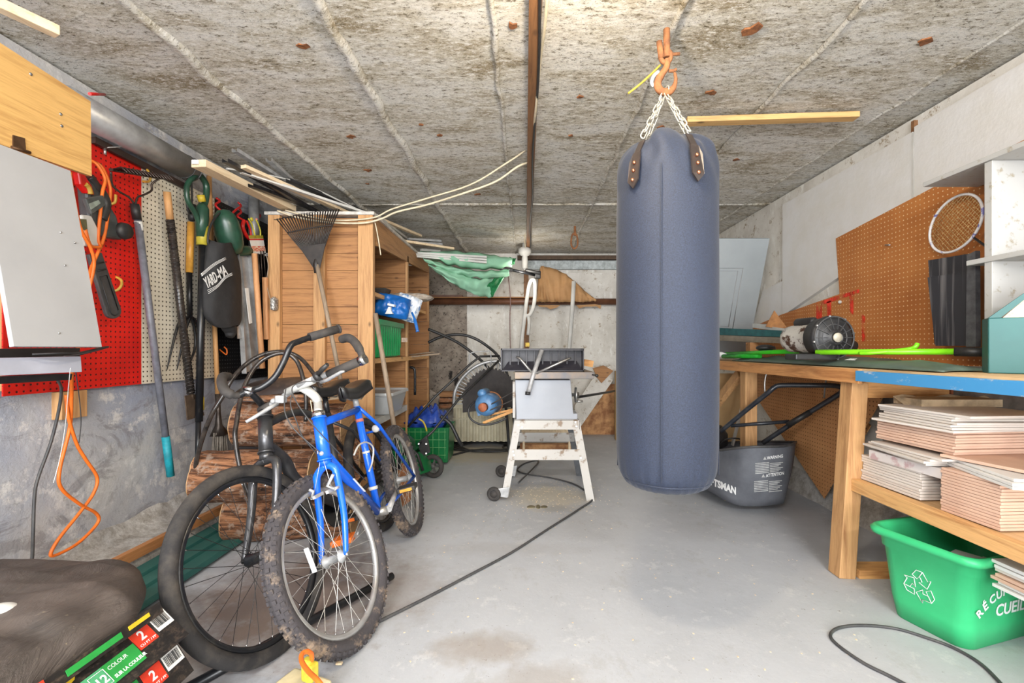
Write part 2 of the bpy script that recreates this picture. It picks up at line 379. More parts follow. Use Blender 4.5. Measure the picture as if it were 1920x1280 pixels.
# ceiling batten with cables, lamp holder at its far end
M['batten'] = wood('brown_batten', (132, 92, 58), (88, 56, 34), 1)
bt = MB().bb((.012, -.3, HC-.035), (.058, 5.6, HC-.005)).build('trim_3', M['batten'], None, kind='structure', bevel=.002)
pts = [V((.05+.006*math.sin(y*4), y, HC-.042)) for y in [i*.25 for i in range(-1, 22)]]
MB().tube(spl(pts, 3), .006, 6).build('power_cable', M['black'], None, 'black cable running along the brown ceiling batten', 'cable')
lh = thing('lamp_holder', 'white bulb holder with a bare bulb at the far end of the ceiling batten', 'lamp', P(984, 500, 5.3))
p = P(984, 474, 5.3)
MB().lathe([(.028, -.19), (.036, -.18), (.036, -.06), (.03, -.04), (.05, -.03), (.075, 0), (.075, .04), (.05, .06), (.03, .07), (.03, .13)], p, n=20).build('socket', M['white'], lh)
bl_ = bpy.data.lights.new('back_fill_light', 'POINT'); bl_.energy = 5; bl_.color = (1, .93, .82); bl_.shadow_soft_size = .05  # fill light added to brighten the back, set away from the unlit bulb
blo = bpy.data.objects.new('back_fill_light', bl_); COL.objects.link(blo); blo.location = p+V((0, -.3, -.3))
MB().ball(p+V((0, 0, -.185)), (.026, .026, .02)).build('bulb', plain('frosted_glass', (240, 238, 230), .2), lh)
# cream wires swagging from the batten to the crate
def wire(pts, r, mat, name, label, n=6, sides=6, **k): return MB().tube(spl(pts, n), r, sides).build(name, mat, None, label, 'cable', **k)
wire([V((.07, .6, 2.22)), V((.072, 1.5, 2.21)), P(1012, 120, 1.9), P(1003, 220, 2.3), P(994, 272, 2.75), P(940, 312, 2.9), P(880, 347, 3.0), P(800, 372, 3.1), P(735, 392, 3.15), P(700, 408, 3.16), P(640, 413, 3.155), P(590, 408, 3.15), P(535, 394, 3.15)],
     .006, M['cream'], 'hanging_wire', 'upper cream wire swagging from the ceiling batten to the crate')
wire([P(1000, 352, 3.6), P(1000, 310, 3.05), P(975, 310, 2.9), P(930, 340, 2.95), P(870, 362, 3.0), P(800, 384, 3.1), P(745, 397, 3.12), P(715, 410, 3.14), P(680, 418, 3.14), P(620, 417, 3.14), P(560, 408, 3.14), P(520, 395, 3.14)],
     .007, M['cream'], 'hanging_wire', 'lower cream wire swagging from the ceiling batten to the crate')
wire([P(702, 412, 3.17), P(708, 440, 3.17), P(714, 478, 3.17)], .004, M['cream'], 'wire_end', 'short loose wire end dangling at the crate post')
wire([P(1000, 352, 3.6), P(992, 395, 4.0), P(989, 420, 4.5), P(984, 445, 5.0), P(986, 468, 5.3)], .005, M['cream'], 'lamp_wire', 'thin cream wire leading down the batten to the lamp holder')
# bulb fitting just above the top of the picture
cl = thing('ceiling_lamp', 'ceiling bulb holder above the camera', 'lamp', (.12, 1.1, 2.1))
MB().cyl((.12, 1.1, 2.16), (.12, 1.1, 2.27), .05).build('base', M['white'], cl)
# wood strips fixed to the ceiling
M['strip'] = wood('oak_strip', (206, 166, 108), (160, 118, 66), 0)
a, b = PZ(1286, 228, 2.24), PZ(1606, 218, 2.24)
MB().beam(a, b, .055, .028, (0, 0, 1)).build('ceiling_strip', M['strip'], None, 'short tan wooden strip screwed flat to the ceiling right of the hook', 'wood strip', bevel=.002)
b = PZ(108, 60, 2.2); a = PZ(-60, -18, 2.2)
MB().beam(a, b, .04, .035).build('ceiling_strip', M['paleY'], None, 'pale square-ended stick of lumber under the ceiling at top left', 'wood strip', bevel=.002)
# empty rusty shackle in the ceiling at the back
s = thing('ceiling_shackle', 'small rusty shackle hanging from the ceiling left of the punching bag', 'shackle', P(1077, 462, 4.4))
MB().cyl(P(1078, 424, 4.4), P(1078, 442, 4.4), .012, 8).build('bolt', M['rust'], s)
MB().tube(spl([P(1073, 440, 4.4), P(1071, 458, 4.4), P(1077, 466, 4.4), P(1083, 458, 4.4), P(1081, 440, 4.4)], 5, True), .009, 7, True).build('link', M['rust'], s)

# ================================================================ left wall: pegboards
t_red = peg('red_pegboard', (222, 28, 14), (1, 2), (70, 8, 6), (190, 20, 12))
t_wh = peg('white_pegboard', (226, 218, 200), (1, 2), (60, 50, 40), (206, 196, 176))
t_bk = peg('black_pegboard', (26, 26, 28), (1, 2), (90, 90, 88), (20, 20, 22), r=.12)
xb = XL+.03
def wallsheet(x, corners, name, mat, label, th=.006):
    pts = [PX(px, py, x) for px, py in corners]
    return MB().prism(pts, (-th if x > 0 else -th, 0, 0)).build(name, mat, None, label, 'pegboard', bevel=0)
y0, y1, y2, y3 = [PX(q, 700, xb).y for q in (6, 265, 352, 500)]
zt = 2.02
z0 = PX(6, 743, xb).z
def sheet(ya, yb, za, zb, name, mat, label):
    return MB().bb((xb-.006, ya, za), (xb, yb, zb)).build(name, mat, None, label, 'pegboard')
sheet(y0-.0, y1, z0, zt, 'pegboard', t_red, 'bright red pegboard on the left wall behind the chainsaw')
sheet(y1+.002, PX(402, 700, xb).y, z0, zt, 'pegboard', t_wh, 'white pegboard on the left wall behind the hand tools')
sheet(PX(402, 700, xb).y+.002, y3+.15, z0-.03, zt, 'pegboard', t_bk, 'black pegboard behind the leaf blower on the left wall')
mb = MB()
for y in (y0+.02, y1-.05, PX(402, 700, xb).y-.03, y3): mb.bb((XL, y-.02, z0+.02), (xb-.006, y+.02, zt))
struct(mb, 'trim_4', M['pineZ'])
MB().bb((XL, PX(118, 0, XL+.05).y, PX(120, 787, XL+.05).z), (XL+.045, PX(166, 0, XL+.05).y, PX(120, 735, XL+.05).z)).build('wood_block', M['pineZ'], None, 'square pine block fixed to the wall below the red pegboard', 'block', bevel=.002)
# ================================================================ left wall fittings
# oak plywood board with hinge
xo = -1.75
M['oak'] = wood('oak_plywood', (214, 170, 104), (172, 124, 66), 1, .45, .8, knots=False)
ob = thing('plywood_board', 'golden oak plywood board with screws and a rusty hinge under the ceiling at left', 'board', (xo, 1.6, 1.74))
pts = [PX(-40, 54, xo), PX(170, 190, xo), PX(172, 330, xo), PX(-40, 256, xo)]
MB().prism(pts, (-.018, 0, 0)).build('panel', M['oak'], ob)
M['hinge'] = plain('tarnished_hinge', (110, 82, 60), .5, .7)
for px, py in ((58, 139), (114, 214), (116, 236)): MB().ball(PX(px, py, xo+.001), (.003, .006, .006)).build('screw', M['chrome'], ob)
h = MB().prism([PX(25, 253, xo+.004), PX(47, 259, xo+.004), PX(49, 283, xo+.004), PX(25, 275, xo+.004)], (-.004, 0, 0)); h.cyl(PX(22, 276, xo+.004), PX(56, 286, xo+.004), .006, 8)
h.build('hinge', M['hinge'], ob)
# rail behind the board and the grey flap hanging from it
MB().beam(PX(-60, 262, -1.77), PX(66, 296, -1.77), .02, .05).build('hinge_rail', M['oak'], None, 'narrow oak rail carrying the grey flap below the plywood board', 'rail')
a, b = PX(-60, 272, -1.8), P(118, 305, 1.9)
MB().beam(P(60, 330, 1.95), P(135, 350, 2.12), .05, .1).build('wood_block', M['grayhandle'], None, 'dark weathered block behind the grey flap', 'block')
g = thing('fold_down_flap', 'large pale grey painted flap hanging at the left edge over the red pegboard', 'flap', (-1.6, 1.6, 1.06))
tl, tr = PX(-40, 283, -1.72), P(132, 320, 1.706)
br = P(191, 650, 1.706); d = (tl-tr); bl = br+d*1.02
tr.z = tl.z = 1.72; bl.z = br.z
n = (tl-tr).cross(br-tr).normalized()
if n.x > 0: n = -n
M['greypaint'] = plain('pale_grey_gloss_paint', (168, 167, 167), .35, scale=3, dirt=.06)
MB().prism([tl, tr, br, bl], n*.016).build('panel', M['greypaint'], g)
for u, v in ((.12, .42), (.3, .56), (.52, .93), (.28, .38)):
    MB().ball(tr+(br-tr)*v+(tl-tr)*u-n*.001, (.004, .004, .004)).build('nail_head', M['steel'], g)
# bench rail below: grey lumber, fixture under it
xg = -1.68
MB().prism([PX(-40, 672, xg), PX(152, 668, xg), PX(154, 697, xg), PX(-40, 706, xg)], (-.06, 0, 0)).build('grey_rail', plain('pale_blue_grey_paint', (186, 188, 200), .5, scale=5, dirt=.12), None, 'pale blue-grey painted rail below the grey flap', 'rail', bevel=.002)
m = MB().prism([PX(-40, 708, -1.76), PX(136, 700, -1.76), PX(134, 712, -1.76), PX(-40, 722, -1.76)], (-.06, 0, 0))
m.build('power_strip', M['black'], None, 'black socket strip under the blue-grey rail', 'power strip')
MB().prism([PX(-40, 655, -1.85), PX(150, 652, -1.85), PX(150, 668, -1.85), PX(-40, 672, -1.85)], (-.12, 0, 0)).build('gap_shade_strip', plain('gap_shade_strip', (40, 34, 30), .8), None, 'dark strip standing in for the shade in the gap between the flap and the grey rail', 'shelf')  # dark-coloured strip gives the gap its shade
wire([PX(60, 664, -1.66), PX(110, 662, -1.62), PX(150, 661, -1.62), PX(190, 652, -1.64), PX(203, 650, -1.7), PX(190, 654, -1.78), PX(150, 664, -1.82), PX(120, 668, -1.84)], .004, M['black'], 'looped_wire', 'black wire looping out from beneath the grey flap')
wire([PX(108, 712, -1.8), PX(115, 730, -1.88), PX(110, 770, -1.93), PX(95, 830, -1.95), PX(70, 900, -1.95), PX(64, 940, -1.95), PX(62, 1000, -1.93), PX(58, 1060, -1.93), PX(36, 1108, -1.9)], .0055, M['cable'], 'hanging_cable', 'grey power cable hanging down the plaster wall at left')
wire([PX(132, 690, -1.66), PX(128, 730, -1.74), PX(122, 800, -1.85), PX(112, 860, -1.9), PX(100, 905, -1.9), PX(90, 870, -1.9)][:5], .0012, M['print'], 'white_string', 'thin white string hanging below the blue-grey rail')
wire([PX(142, 697, -1.72), PX(148, 740, -1.8), PX(152, 790, -1.85), PX(148, 830, -1.88)], .002, M['cable'], 'grey_string', 'thin grey string hanging beside the orange cord')
# orange extension cord
x = -1.93
wire([PX(131, 322, -1.78), PX(134, 350, -1.8), PX(150, 425, -1.84), PX(170, 465, -1.85), PX(176, 500, -1.86), PX(160, 570, -1.88), PX(150, 640, -1.88), PX(136, 690, -1.85), PX(134, 740, -1.9), PX(131, 800, -1.93), PX(112, 880, x), PX(115, 915, x), PX(150, 945, x), PX(180, 962, x), PX(183, 980, x), PX(150, 1015, x), PX(115, 1036, x), PX(95, 1040, x), PX(110, 1010, x), PX(150, 960, x), PX(175, 925, x), PX(182, 895, x), PX(160, 860, x), PX(143, 830, x), PX(128, 780, x+.01), PX(124, 740, x+.01)],
     .0065, M['orange'], 'extension_cord', 'bright orange extension cord dangling in a loop on the left wall', 8, 8)
wire([PX(172, 303, -1.9), PX(190, 312, -1.88), PX(205, 345, -1.88), PX(206, 375, -1.88), PX(196, 440, -1.88), PX(185, 470, -1.88), PX(172, 500, -1.88), PX(166, 520, -1.87)], .0065, M['orange'], 'extension_cord', 'orange cord strand hung over the chainsaw on the red pegboard, outer loop')
wire([PX(168, 300, -1.9), PX(182, 308, -1.87), PX(197, 335, -1.86), PX(192, 360, -1.86), PX(188, 400, -1.86), PX(184, 450, -1.86), PX(190, 462, -1.86), PX(170, 460, -1.86), PX(160, 430, -1.86)], .0065, M['orange'], 'extension_cord', 'orange cord strand hung over the chainsaw on the red pegboard, inner loop')
# galvanized duct
a, b = PX(120, 188, -1.925), PX(357, 318, -1.94)
du = thing('duct', 'round galvanized metal duct along the top of the left wall', 'duct', tuple(b))
MB().cyl(a, b, .066, 32).build('pipe', M['galv'], du)
MB().ring(b, b-a, .067, .004).ring(b-(b-a).normalized()*.05, b-a, .067, .002).build('end_rim', M['cable'], du)
MB().beam(PX(175, 262, XL+.05), PX(352, 352, XL+.05), .02, .03).build('dark_batten', plain('dark_brown_batten', (60, 42, 34), .7), None, 'dark thin batten under the galvanized duct', 'batten')
MB().cyl(PX(168, 176, -1.74), PX(196, 177, -1.9), .006, 8).build('red_rod', M['red'], None, 'short red rod poking out above the plywood board', 'rod')
# wall hooks
def hook(pts, mat, label, cat='hook', r=.004, g=None): return MB().tube(spl(pts, 5), r, 8).build('wall_hook', mat, None, label, cat, g)
M['brass'] = plain('yellow_plastic_hook', (206, 164, 66), .45)
hook([PX(218, 519, xb), PX(227, 525, xb+.03), PX(228, 534, xb+.04), PX(221, 543, xb+.035), PX(210, 546, xb+.01)], M['brass'], 'yellow curved hook on the red pegboard below the chainsaw bar', r=.006)
hook([PX(217, 365, xb+.03), PX(216, 378, xb+.03), PX(210, 382, xb+.02), PX(200, 384, xb)], M['brass'], 'yellow hook on the red pegboard above the chainsaw', r=.006)
hook([PX(412, 655, xb), PX(420, 662, xb+.03), PX(425, 664, xb+.04), PX(425, 655, xb+.04), PX(420, 650, xb+.03)], M['orange'], 'orange hook on the lower black pegboard')
m = thing('peg_hook', 'long steel peg hook high on the red pegboard', 'hook', tuple(PX(196, 280, xb)))
MB().tube([PX(192, 279, xb), PX(202, 277, xb+.05), PX(268, 273, xb+.06)], .0025, 6).tube([PX(197, 278, xb+.02), PX(197, 290, xb+.02)], .006).build('rod', M['steel'], m)
for lab, q in (('leftmost red zigzag hook on the black pegboard above the blower', [(405, 371), (412, 377), (404, 384), (413, 394)]), ('red zigzag hook on the black pegboard above the blower, the one with the highest arm', [(446, 379), (452, 386), (444, 392), (434, 401)]),
               ('red zigzag hook on the black pegboard left of the pruning shears', [(449, 391), (452, 398), (445, 405), (457, 413)]), ('small red hook on the grey post at the pruning shears', [(482, 399), (488, 404), (482, 411), (481, 411)])):
    hook([PX(a_, b_, xb+.02+.02*i) for i, (a_, b_) in enumerate(q)], M['red'], lab, r=.007)
# ---- bow rake with grey fibreglass handle and teal grip
M['dkmetal'] = plain('dark_steel', (92, 84, 78), .45, .7, c2=(60, 50, 44))
rk = thing('bow_rake', 'bow rake with grey handle and teal grip hanging head-up across the pegboards', 'rake', tuple(PX(320, 895, -1.95)))
x = -1.95
A, B = PX(255, 385, x), PX(320, 892, x); mid = A.lerp(B, .842)
MB().cyl(A, mid, .0165, 16).build('handle', plain('grey_fibreglass', (122, 124, 134), .35), rk)
MB().cyl(mid, B, .019, 16).build('grip', plain('teal_grip', (26, 156, 172), .55), rk, 'teal rubber grip')
MB().cyl(PX(252, 382, x), PX(257, 412, x), .019, 16).build('ferrule', M['black'], rk)
MB().cyl(PX(259, 415, x), PX(262, 432, x), .0172, 16).build('sticker', M['label'], rk)
m = MB(); hl, hr = PX(208, 318, x+.03), PX(302, 334, x+.03)
m.beam(hl, hr, .02, .012)
for i in range(15):
    q = hl.lerp(hr, (i+.3)/14.6); m.tube([q, q+V((.045, .0, .012)), q+V((.07, 0, -.012))], [.005, .004, .002], 6)
m.tube(spl([PX(208, 322, x+.02), PX(210, 345, x), PX(222, 358, x), PX(242, 370, x), PX(253, 384, x)], 5), .005, 8)
m.tube(spl([PX(296, 336, x+.02), PX(285, 345, x), PX(284, 357, x), PX(270, 365, x), PX(258, 370, x), PX(254, 384, x)], 5), .005, 8)
m.build('rake_head', M['dkmetal'], rk)
hook([PX(276, 318, xb+.05), PX(282, 330, xb+.08), PX(279, 340, xb+.07), PX(268, 340, xb+.03)], M['brass'], 'yellow hook holding the bow rake head', r=.006)
# ---- edger with spiral-wrapped handle
x = -1.93
e = thing('edging_spade', 'small rusty spade on a black spiral-wrapped handle with a bare wooden top', 'spade', tuple(PX(365, 785, x)))
A, C_, B = PX(313, 360, x), PX(319, 412, x), PX(358, 738, x)
MB().cyl(A, C_, .018, 14).build('wooden_end', M['handle'], e)
m = MB().cyl(C_, B, .02, 14); R = frame(B-A)
L = (B-C_).length
m.tube([C_.lerp(B, k/400)+R@V((math.cos(k*.75)*.0205, math.sin(k*.75)*.0205, 0)) for k in range(401)], .003, 4)
M['tape'] = plain('glossy_black_wrap', (30, 28, 28), .22, c2=(70, 62, 56)); m.build('wrapped_handle', M['tape'], e)
pts = [PX(346, 742, x), PX(370, 738, x), PX(382, 778, x), PX(350, 787, x)]
m = MB().prism(pts, (.006, 0, 0)).cyl(PX(355, 725, x), PX(362, 748, x), .011, 10); m.noise(.004, 14)
m.build('blade', plain('rusty_blade', (104, 86, 70), .7, .3, c2=(66, 52, 42), scale=18), e)
# ---- pitchfork
x = -1.975
p = thing('pitchfork', 'garden fork with yellow wooden handle and black tines hanging tines-down', 'fork', tuple(PX(330, 690, x)))
MB().cyl(PX(358, 417, x), PX(355, 511, x), .019, 14).build('handle', plain('yellow_varnished_wood', (214, 158, 66), .4, c2=(180, 120, 48)), p)
MB().lathe([(.0, 0), (.02, .005), (.024, .03), (.019, .1)], PX(361, 415, x), PX(361, 390, x)-PX(361, 415, x), 14).build('grip', M['black'], p)
MB().cyl(PX(355, 511, x), PX(356, 598, x), .014, 12).build('socket', M['blackm'], p)
m = MB()
for q in ([(356, 592), (345, 600), (333, 612), (313, 693)], [(356, 592), (350, 612), (345, 630), (332, 692)], [(356, 592), (364, 612), (366, 650), (352, 690)], [(356, 592), (367, 602), (372, 625), (368, 690)]):
    m.tube(spl([PX(a_, b_, x+.005) for a_, b_ in q], 5), [.008]*10+[.008, .007, .006, .005, .004, .002], 8)
m.build('tines', M['blackm'], p)
# ---- string trimmer
x = -1.9
M['dkgreen'] = plain('dark_green_plastic', (38, 74, 56), .3, c2=(30, 56, 44))
tr = thing('string_trimmer', 'dark green and yellow string trimmer with a long black shaft on the left wall', 'trimmer', tuple(PX(370, 925, x)))
q = [PX(372, 325, x), PX(352, 345, x), PX(352, 375, x), PX(366, 400, x), PX(376, 425, x)]
m = MB().tube(spl(q, 6), .014, 10).tube(spl([PX(372, 325, x), PX(386, 345, x), PX(386, 372, x), PX(380, 395, x), PX(378, 425, x)], 6), .017, 10)
m.lathe([(.02, 0), (.034, .03), (.034, .1), (.026, .2)], PX(380, 382, x), PX(378, 430, x)-PX(380, 382, x), 16)
m.build('housing', M['dkgreen'], tr)
MB().cyl(PX(376, 365, x), PX(379, 378, x), .02, 10).build('trigger', M['yellow'], tr)
MB().cyl(PX(380, 424, x), PX(380, 460, x), .032, 18).build('collar', plain('olive_yellow_collar', (186, 170, 56), .45), tr)
MB().cyl(PX(380, 460, x), PX(373, 790, x+.0), .02, 14).cyl(PX(372, 780, x), PX(370, 928, x), .014, 12).build('shaft', M['blackm'], tr)
MB().cyl(PX(376, 744, x), PX(376, 768, x), .0185, 12).build('lower_collar', M['yellow'], tr)
# black cable coil hanging beside the trimmer
wire([PX(352, 342, -1.95), PX(350, 380, -1.95), PX(356, 400, -1.95), PX(360, 370, -1.95), PX(358, 340, -1.95), PX(352, 345, -1.94), PX(354, 390, -1.94)], .006, M['black'], 'hanging_cable', 'black cable hanging between the duct end and the trimmer handle')
# ---- long wooden handle behind
MB().cyl(PX(392, 330, -1.985), PX(396, 470, -1.985), .014, 12).build('wood_pole', M['handle'], None, 'brown wooden pole hanging right of the trimmer handle', 'pole')
# ---- broom hanging from the wall, bristles down
bz = thing('broom', 'old broom with a wooden handle and frayed grey bristles beside the log pile', 'broom', tuple(PX(412, 870, -1.93)))
MB().cyl(PX(402, 600, -1.93), PX(408, 738, -1.93), .0135, 12).build('handle', M['handle'], bz)
MB().lathe([(.014, 0), (.012, .12), (.02, .2), (.05, .26)], PX(408, 738, -1.93), PX(411, 815, -1.93)-PX(408, 738, -1.93), 12, lambda a, z: 1+.15*math.sin(a*5+z*40)).build('binding', M['dkmetal'], bz)
m = MB(); c0 = PX(411, 812, -1.93)
for i in range(120):
    r = random.Random(i); a_ = r.uniform(0, 2*pi); k = r.random()**.5
    q0 = c0+V((math.cos(a_)*.03*k, math.sin(a_)*.045*k, .01)); q1 = c0+V((math.cos(a_)*.04*k, math.sin(a_)*.06*k, -.2-.03*r.random()))
    m.tube([q0, q0.lerp(q1, .5)+V((r.uniform(-.004, .004), r.uniform(-.004, .004), 0)), q1], .0035, 4)
m.build('bristles', plain('grey_bristles', (156, 146, 134), .9, c2=(104, 96, 88)), bz)
# ---- leaf blower: green body, black bag with lettering
x = -1.86
bl_ = thing('leaf_blower', 'green leaf blower with a black collecting bag hanging on the black pegboard', 'leaf blower', tuple(PX(430, 620, x)))
A = PX(418, 392, x); B = PX(436, 470, x)
m = MB().lathe([(0, 0), (.03, .006), (.056, .035), (.068, .08), (.074, .15), (.068, .22), (.05, .27)], A, B-A, 24, lambda a, z: 1+.05*math.cos(2*a))
m.build('motor_housing', M['dkgreen'], bl_)
MB().lathe([(.02, 0), (.034, .02), (.036, .10), (.03, .13), (0, .135)], PX(438, 470, x), PX(475, 470, x+.03)-PX(438, 470, x), 18).build('intake', M['dkgreen'], bl_)
MB().tube(spl([PX(417, 395, x), PX(402, 410, x), PX(392, 432, x), PX(390, 455, x), PX(396, 462, x)], 5), .006).build('cord', M['black'], bl_)
# bag: cloth body narrowing to a neck
prof = [(455, 395, 424), (468, 388, 436), (500, 387, 447), (540, 386, 450), (580, 386, 449), (600, 390, 448), (612, 402, 440)]
rows = []
for i, (py, a_, b_) in enumerate(prof):
    l_, r_ = PX(a_, py, x), PX(b_, py, x); c = (l_+r_)/2; hw = (r_-l_).length/2; row = []
    for k in range(28):
        an = 2*pi*k/28; wr = 1+.07*math.sin(3*an+i*.9)+.04*math.sin(7*an-i)
        row.append(c+V((math.sin(an)*.06*wr, math.cos(an)*hw*wr, .012*math.sin(2*an+i))))
    rows.append(row)
m = MB().grid(rows, True, True); m.tube(spl([PX(424, 600, x), PX(432, 620, x), PX(430, 632, x)], 4), [.05, .048, .046, .044, .04, .035, .03, .025, .022], 12)
M['cloth'] = plain('black_nylon', (30, 30, 31), .75, c2=(44, 42, 42), bump=.3, bscale=60)
bag = m.build('bag', M['cloth'], bl_, 'black cloth collecting bag', sub=1)
o = PX(388, 541, x+.085); dx = (PX(434, 508, x+.085)-o); up = V((0, 0, 1)); up = (up-dx.normalized()*up.dot(dx.normalized()))
s1 = (PX(411, 526, x+.085)-o).length
text('YARD', 'lettering', M['print'], bag, o, dx, up, .085, width=s1*.94, bold=.0015, thick=.0015)
text('-MA', 'lettering', M['print'], bag, o+dx.normalized()*s1, dx, up, .085, width=s1*.8, bold=.0015, thick=.0015)
m = MB()
for k in range(3):
    m.tube(spl([o-up.normalized()*(.010+.006*k)+V((0, 0, -.004*k)), o+dx*.35-up.normalized()*(.018+.006*k), o+dx*.7-up.normalized()*(.004+.006*k), o+dx-up.normalized()*(.012+.006*k)], 5), .0016, 4)
    m.tube(spl([o+up.normalized()*(.075+.006*k), o+dx*.5+up.normalized()*(.085+.006*k), o+dx*.97+up.normalized()*(.078+.006*k)], 5), .0016, 4)
m.build('stripes', M['print'], bag)
# ---- sheet metal channel leaning right of the bag
c_ = thing('metal_channel', 'grey sheet metal channel leaning between the blower and the wooden handles', 'channel', tuple(PX(470, 690, -1.85)))
x = -1.86
q = [PX(441, 470, x), PX(463, 470, x), PX(487, 690, x), PX(455, 700, x)]
MB().prism(q, (-.006, 0, 0)).beam(q[0]+V((.012, 0, 0)), q[3]+V((.012, 0, 0)), .03, .005, (0, 1, 0)).beam(q[1]+V((.012, 0, 0)), q[2]+V((.012, 0, 0)), .03, .005, (0, 1, 0)).beam(PX(449, 470, x)+V((.006, 0, 0)), PX(471, 692, x)+V((.006, 0, 0)), .012, .008, (0, 1, 0)).build('channel', M['galv'], c_)
MB().prism([PX(443, 590, x+.01), PX(452, 590, x+.01), PX(455, 634, x+.01), PX(446, 635, x+.01)], (-.004, 0, 0)).build('plate', M['steel'], c_)
MB().prism([PX(460, 540, x+.03), PX(466, 540, x+.03), PX(473, 605, x+.03), PX(468, 607, x+.03)], (-.004, 0, 0)).build('label', M['label'], c_)
MB().cyl(PX(476, 370, XL+.07), PX(476, 480, XL+.07), .035, 20).build('standing_pipe', M['galv'], None, 'grey vertical pipe behind the pruning shears', 'pipe')
# ---- pruning shears in their packet
s = thing('pruning_shears', 'red-handled pruning shears hanging right of the blower', 'shears', tuple(PX(462, 450, -1.86)))
x = -1.86
MB().tube(spl([PX(458, 412, x), PX(455, 425, x), PX(462, 442, x), PX(470, 450, x)], 5), [.006]+[.012]*13+[.008, .006], 8).tube(spl([PX(462, 414, x), PX(467, 425, x), PX(470, 436, x), PX(470, 448, x)], 5), .007, 8).build('handle', M['red'], s)
s = thing('seed_packet_tool', 'yellow hand tool with a white and red strawberry card hanging beside the pruning shears', 'hand tool', tuple(PX(485, 475, -1.84)))
x = -1.84
MB().ball(PX(472, 411, x), (.008, .014, .014)).tube(spl([PX(466, 410, x), PX(472, 420, x), PX(475, 430, x), PX(478, 442, x)], 4), .005).tube(spl([PX(480, 412, x), PX(484, 420, x), PX(488, 432, x), PX(488, 442, x)], 4), .005).build('handles', plain('lime_yellow_plastic', (200, 190, 60), .4), s)
cd = MB().prism([PX(467, 443, x), PX(493, 443, x), PX(499, 476, x), PX(474, 476, x)], (-.002, 0, 0)).build('card', M['label'], s)
MB().prism([PX(467, 441, x+.001), PX(493, 441, x+.001), PX(494, 447, x+.001), PX(468, 447, x+.001)], (-.002, 0, 0)).build('card_header', plain('olive', (170, 160, 50), .5), cd)
MB().prism([PX(468, 447.5, x+.001), PX(494, 447.5, x+.001), PX(494.5, 450, x+.001), PX(468.5, 450, x+.001)], (-.002, 0, 0)).build('card_stripe', M['red'], cd)
t = NT('strawberry_print'); t.color(t.mix(t.mask(t.noise(120), .45, .55), (206, 40, 30), (230, 220, 190))); M['berry'] = t.set(.5)
MB().prism([PX(471, 461, x+.001), PX(496.5, 461, x+.001), PX(498.5, 471, x+.001), PX(473.5, 471, x+.001)], (-.002, 0, 0)).build('card_picture', M['berry'], cd)
MB().prism([PX(495, 474, x), PX(504, 474, x), PX(506, 480, x), PX(497, 480, x)], (-.002, 0, 0)).build('price_tag', M['label'], s)
# wooden handles right of it
M['handle2'] = wood('pale_handle', (204, 150, 104), (160, 108, 68), 2, knots=False)
MB().cyl(PX(477, 475, -1.8), PX(492, 690, -1.8), .0175, 14).build('wood_pole', M['handle2'], None, 'thick pale wooden handle standing right of the metal channel', 'pole')
MB().beam(PX(497, 520, -1.8), PX(500, 636, -1.8), .03, .02).build('wood_pole', M['handle2'], None, 'thin squared wooden handle against the crate corner', 'pole')
MB().cyl(PX(489, 470, -1.83), PX(492, 525, -1.83), .004, 6).cyl(PX(484, 475, -1.83), PX(488, 530, -1.83), .004, 6).cyl(PX(494, 470, -1.83), PX(498, 520, -1.83), .004, 6).build('wire_bundle', M['dkmetal'], None, 'thin wires hanging between the two wooden handles', 'wires')
# ---- chainsaw
x = -1.93
cs = thing('chainsaw', 'chainsaw with a dark scabbard and white body on the red pegboard behind the grey flap', 'chainsaw', tuple(PX(200, 600, x)))
m = MB().prism([PX(140, 335, x), PX(158, 340, x), PX(200, 405, x), PX(212, 450, x), PX(150, 440, x)], (.05, 0, 0)); m.build('body', plain('charcoal_plastic', (70, 74, 74), .5), cs, bevel=.012)
m = MB().prism([PX(146, 402, x+.055), PX(166, 404, x+.055), PX(178, 428, x+.055), PX(182, 461, x+.055), PX(150, 462, x+.055)], (.015, 0, 0)); cv = m.build('cover', M['white'], cs, bevel=.008)
MB().prism([PX(148, 410, x+.072), PX(161, 411, x+.072), PX(163, 432, x+.072), PX(150, 430, x+.072)], (.003, 0, 0)).build('badge', plain('olive_badge', (104, 100, 70), .5), cv)
MB().prism([PX(134, 322, x+.03), PX(146, 326, x+.03), PX(160, 348, x+.03), PX(166, 366, x+.03), PX(152, 362, x+.03), PX(138, 345, x+.03)], (.03, 0, 0)).build('red_cover', M['red'], cs, bevel=.006)
MB().prism([PX(152, 372, x+.06), PX(186, 366, x+.06), PX(190, 385, x+.06), PX(164, 402, x+.06)], (.02, 0, 0)).build('air_filter', plain('dark_grey_plastic', (84, 88, 86), .5), cs, bevel=.004)
MB().prism([PX(166, 382, x+.083), PX(184, 375, x+.083), PX(188, 381, x+.083), PX(170, 393, x+.083)], (.002, 0, 0)).build('window', plain('pale_green_window', (160, 172, 162), .3), cs)
MB().tube(spl([PX(166, 331, x+.04), PX(180, 350, x+.04), PX(192, 365, x+.04), PX(198, 385, x+.04), PX(190, 412, x+.04)], 5), .02, 10).build('front_handle', M['black'], cs)
MB().tube(spl([PX(160, 345, x+.06), PX(166, 352, x+.06), PX(170, 364, x+.06)], 4), .01, 8).build('yellow_grip', M['brass'], cs)
m = MB().lathe([(0, -.02), (.035, -.02), (.04, 0), (.035, .02), (0, .022)], PX(231, 433, x+.05), (1, .0, 0), 20).tube([PX(190, 437, x+.03), PX(225, 440, x+.04)], .008); m.build('chain_sprocket', M['black'], cs)
m = MB(); a_, b_ = PX(172, 475, x+.02), PX(207, 583, x+.02); d_ = (b_-a_).normalized(); s_ = V((1, 0, 0)).cross(d_)
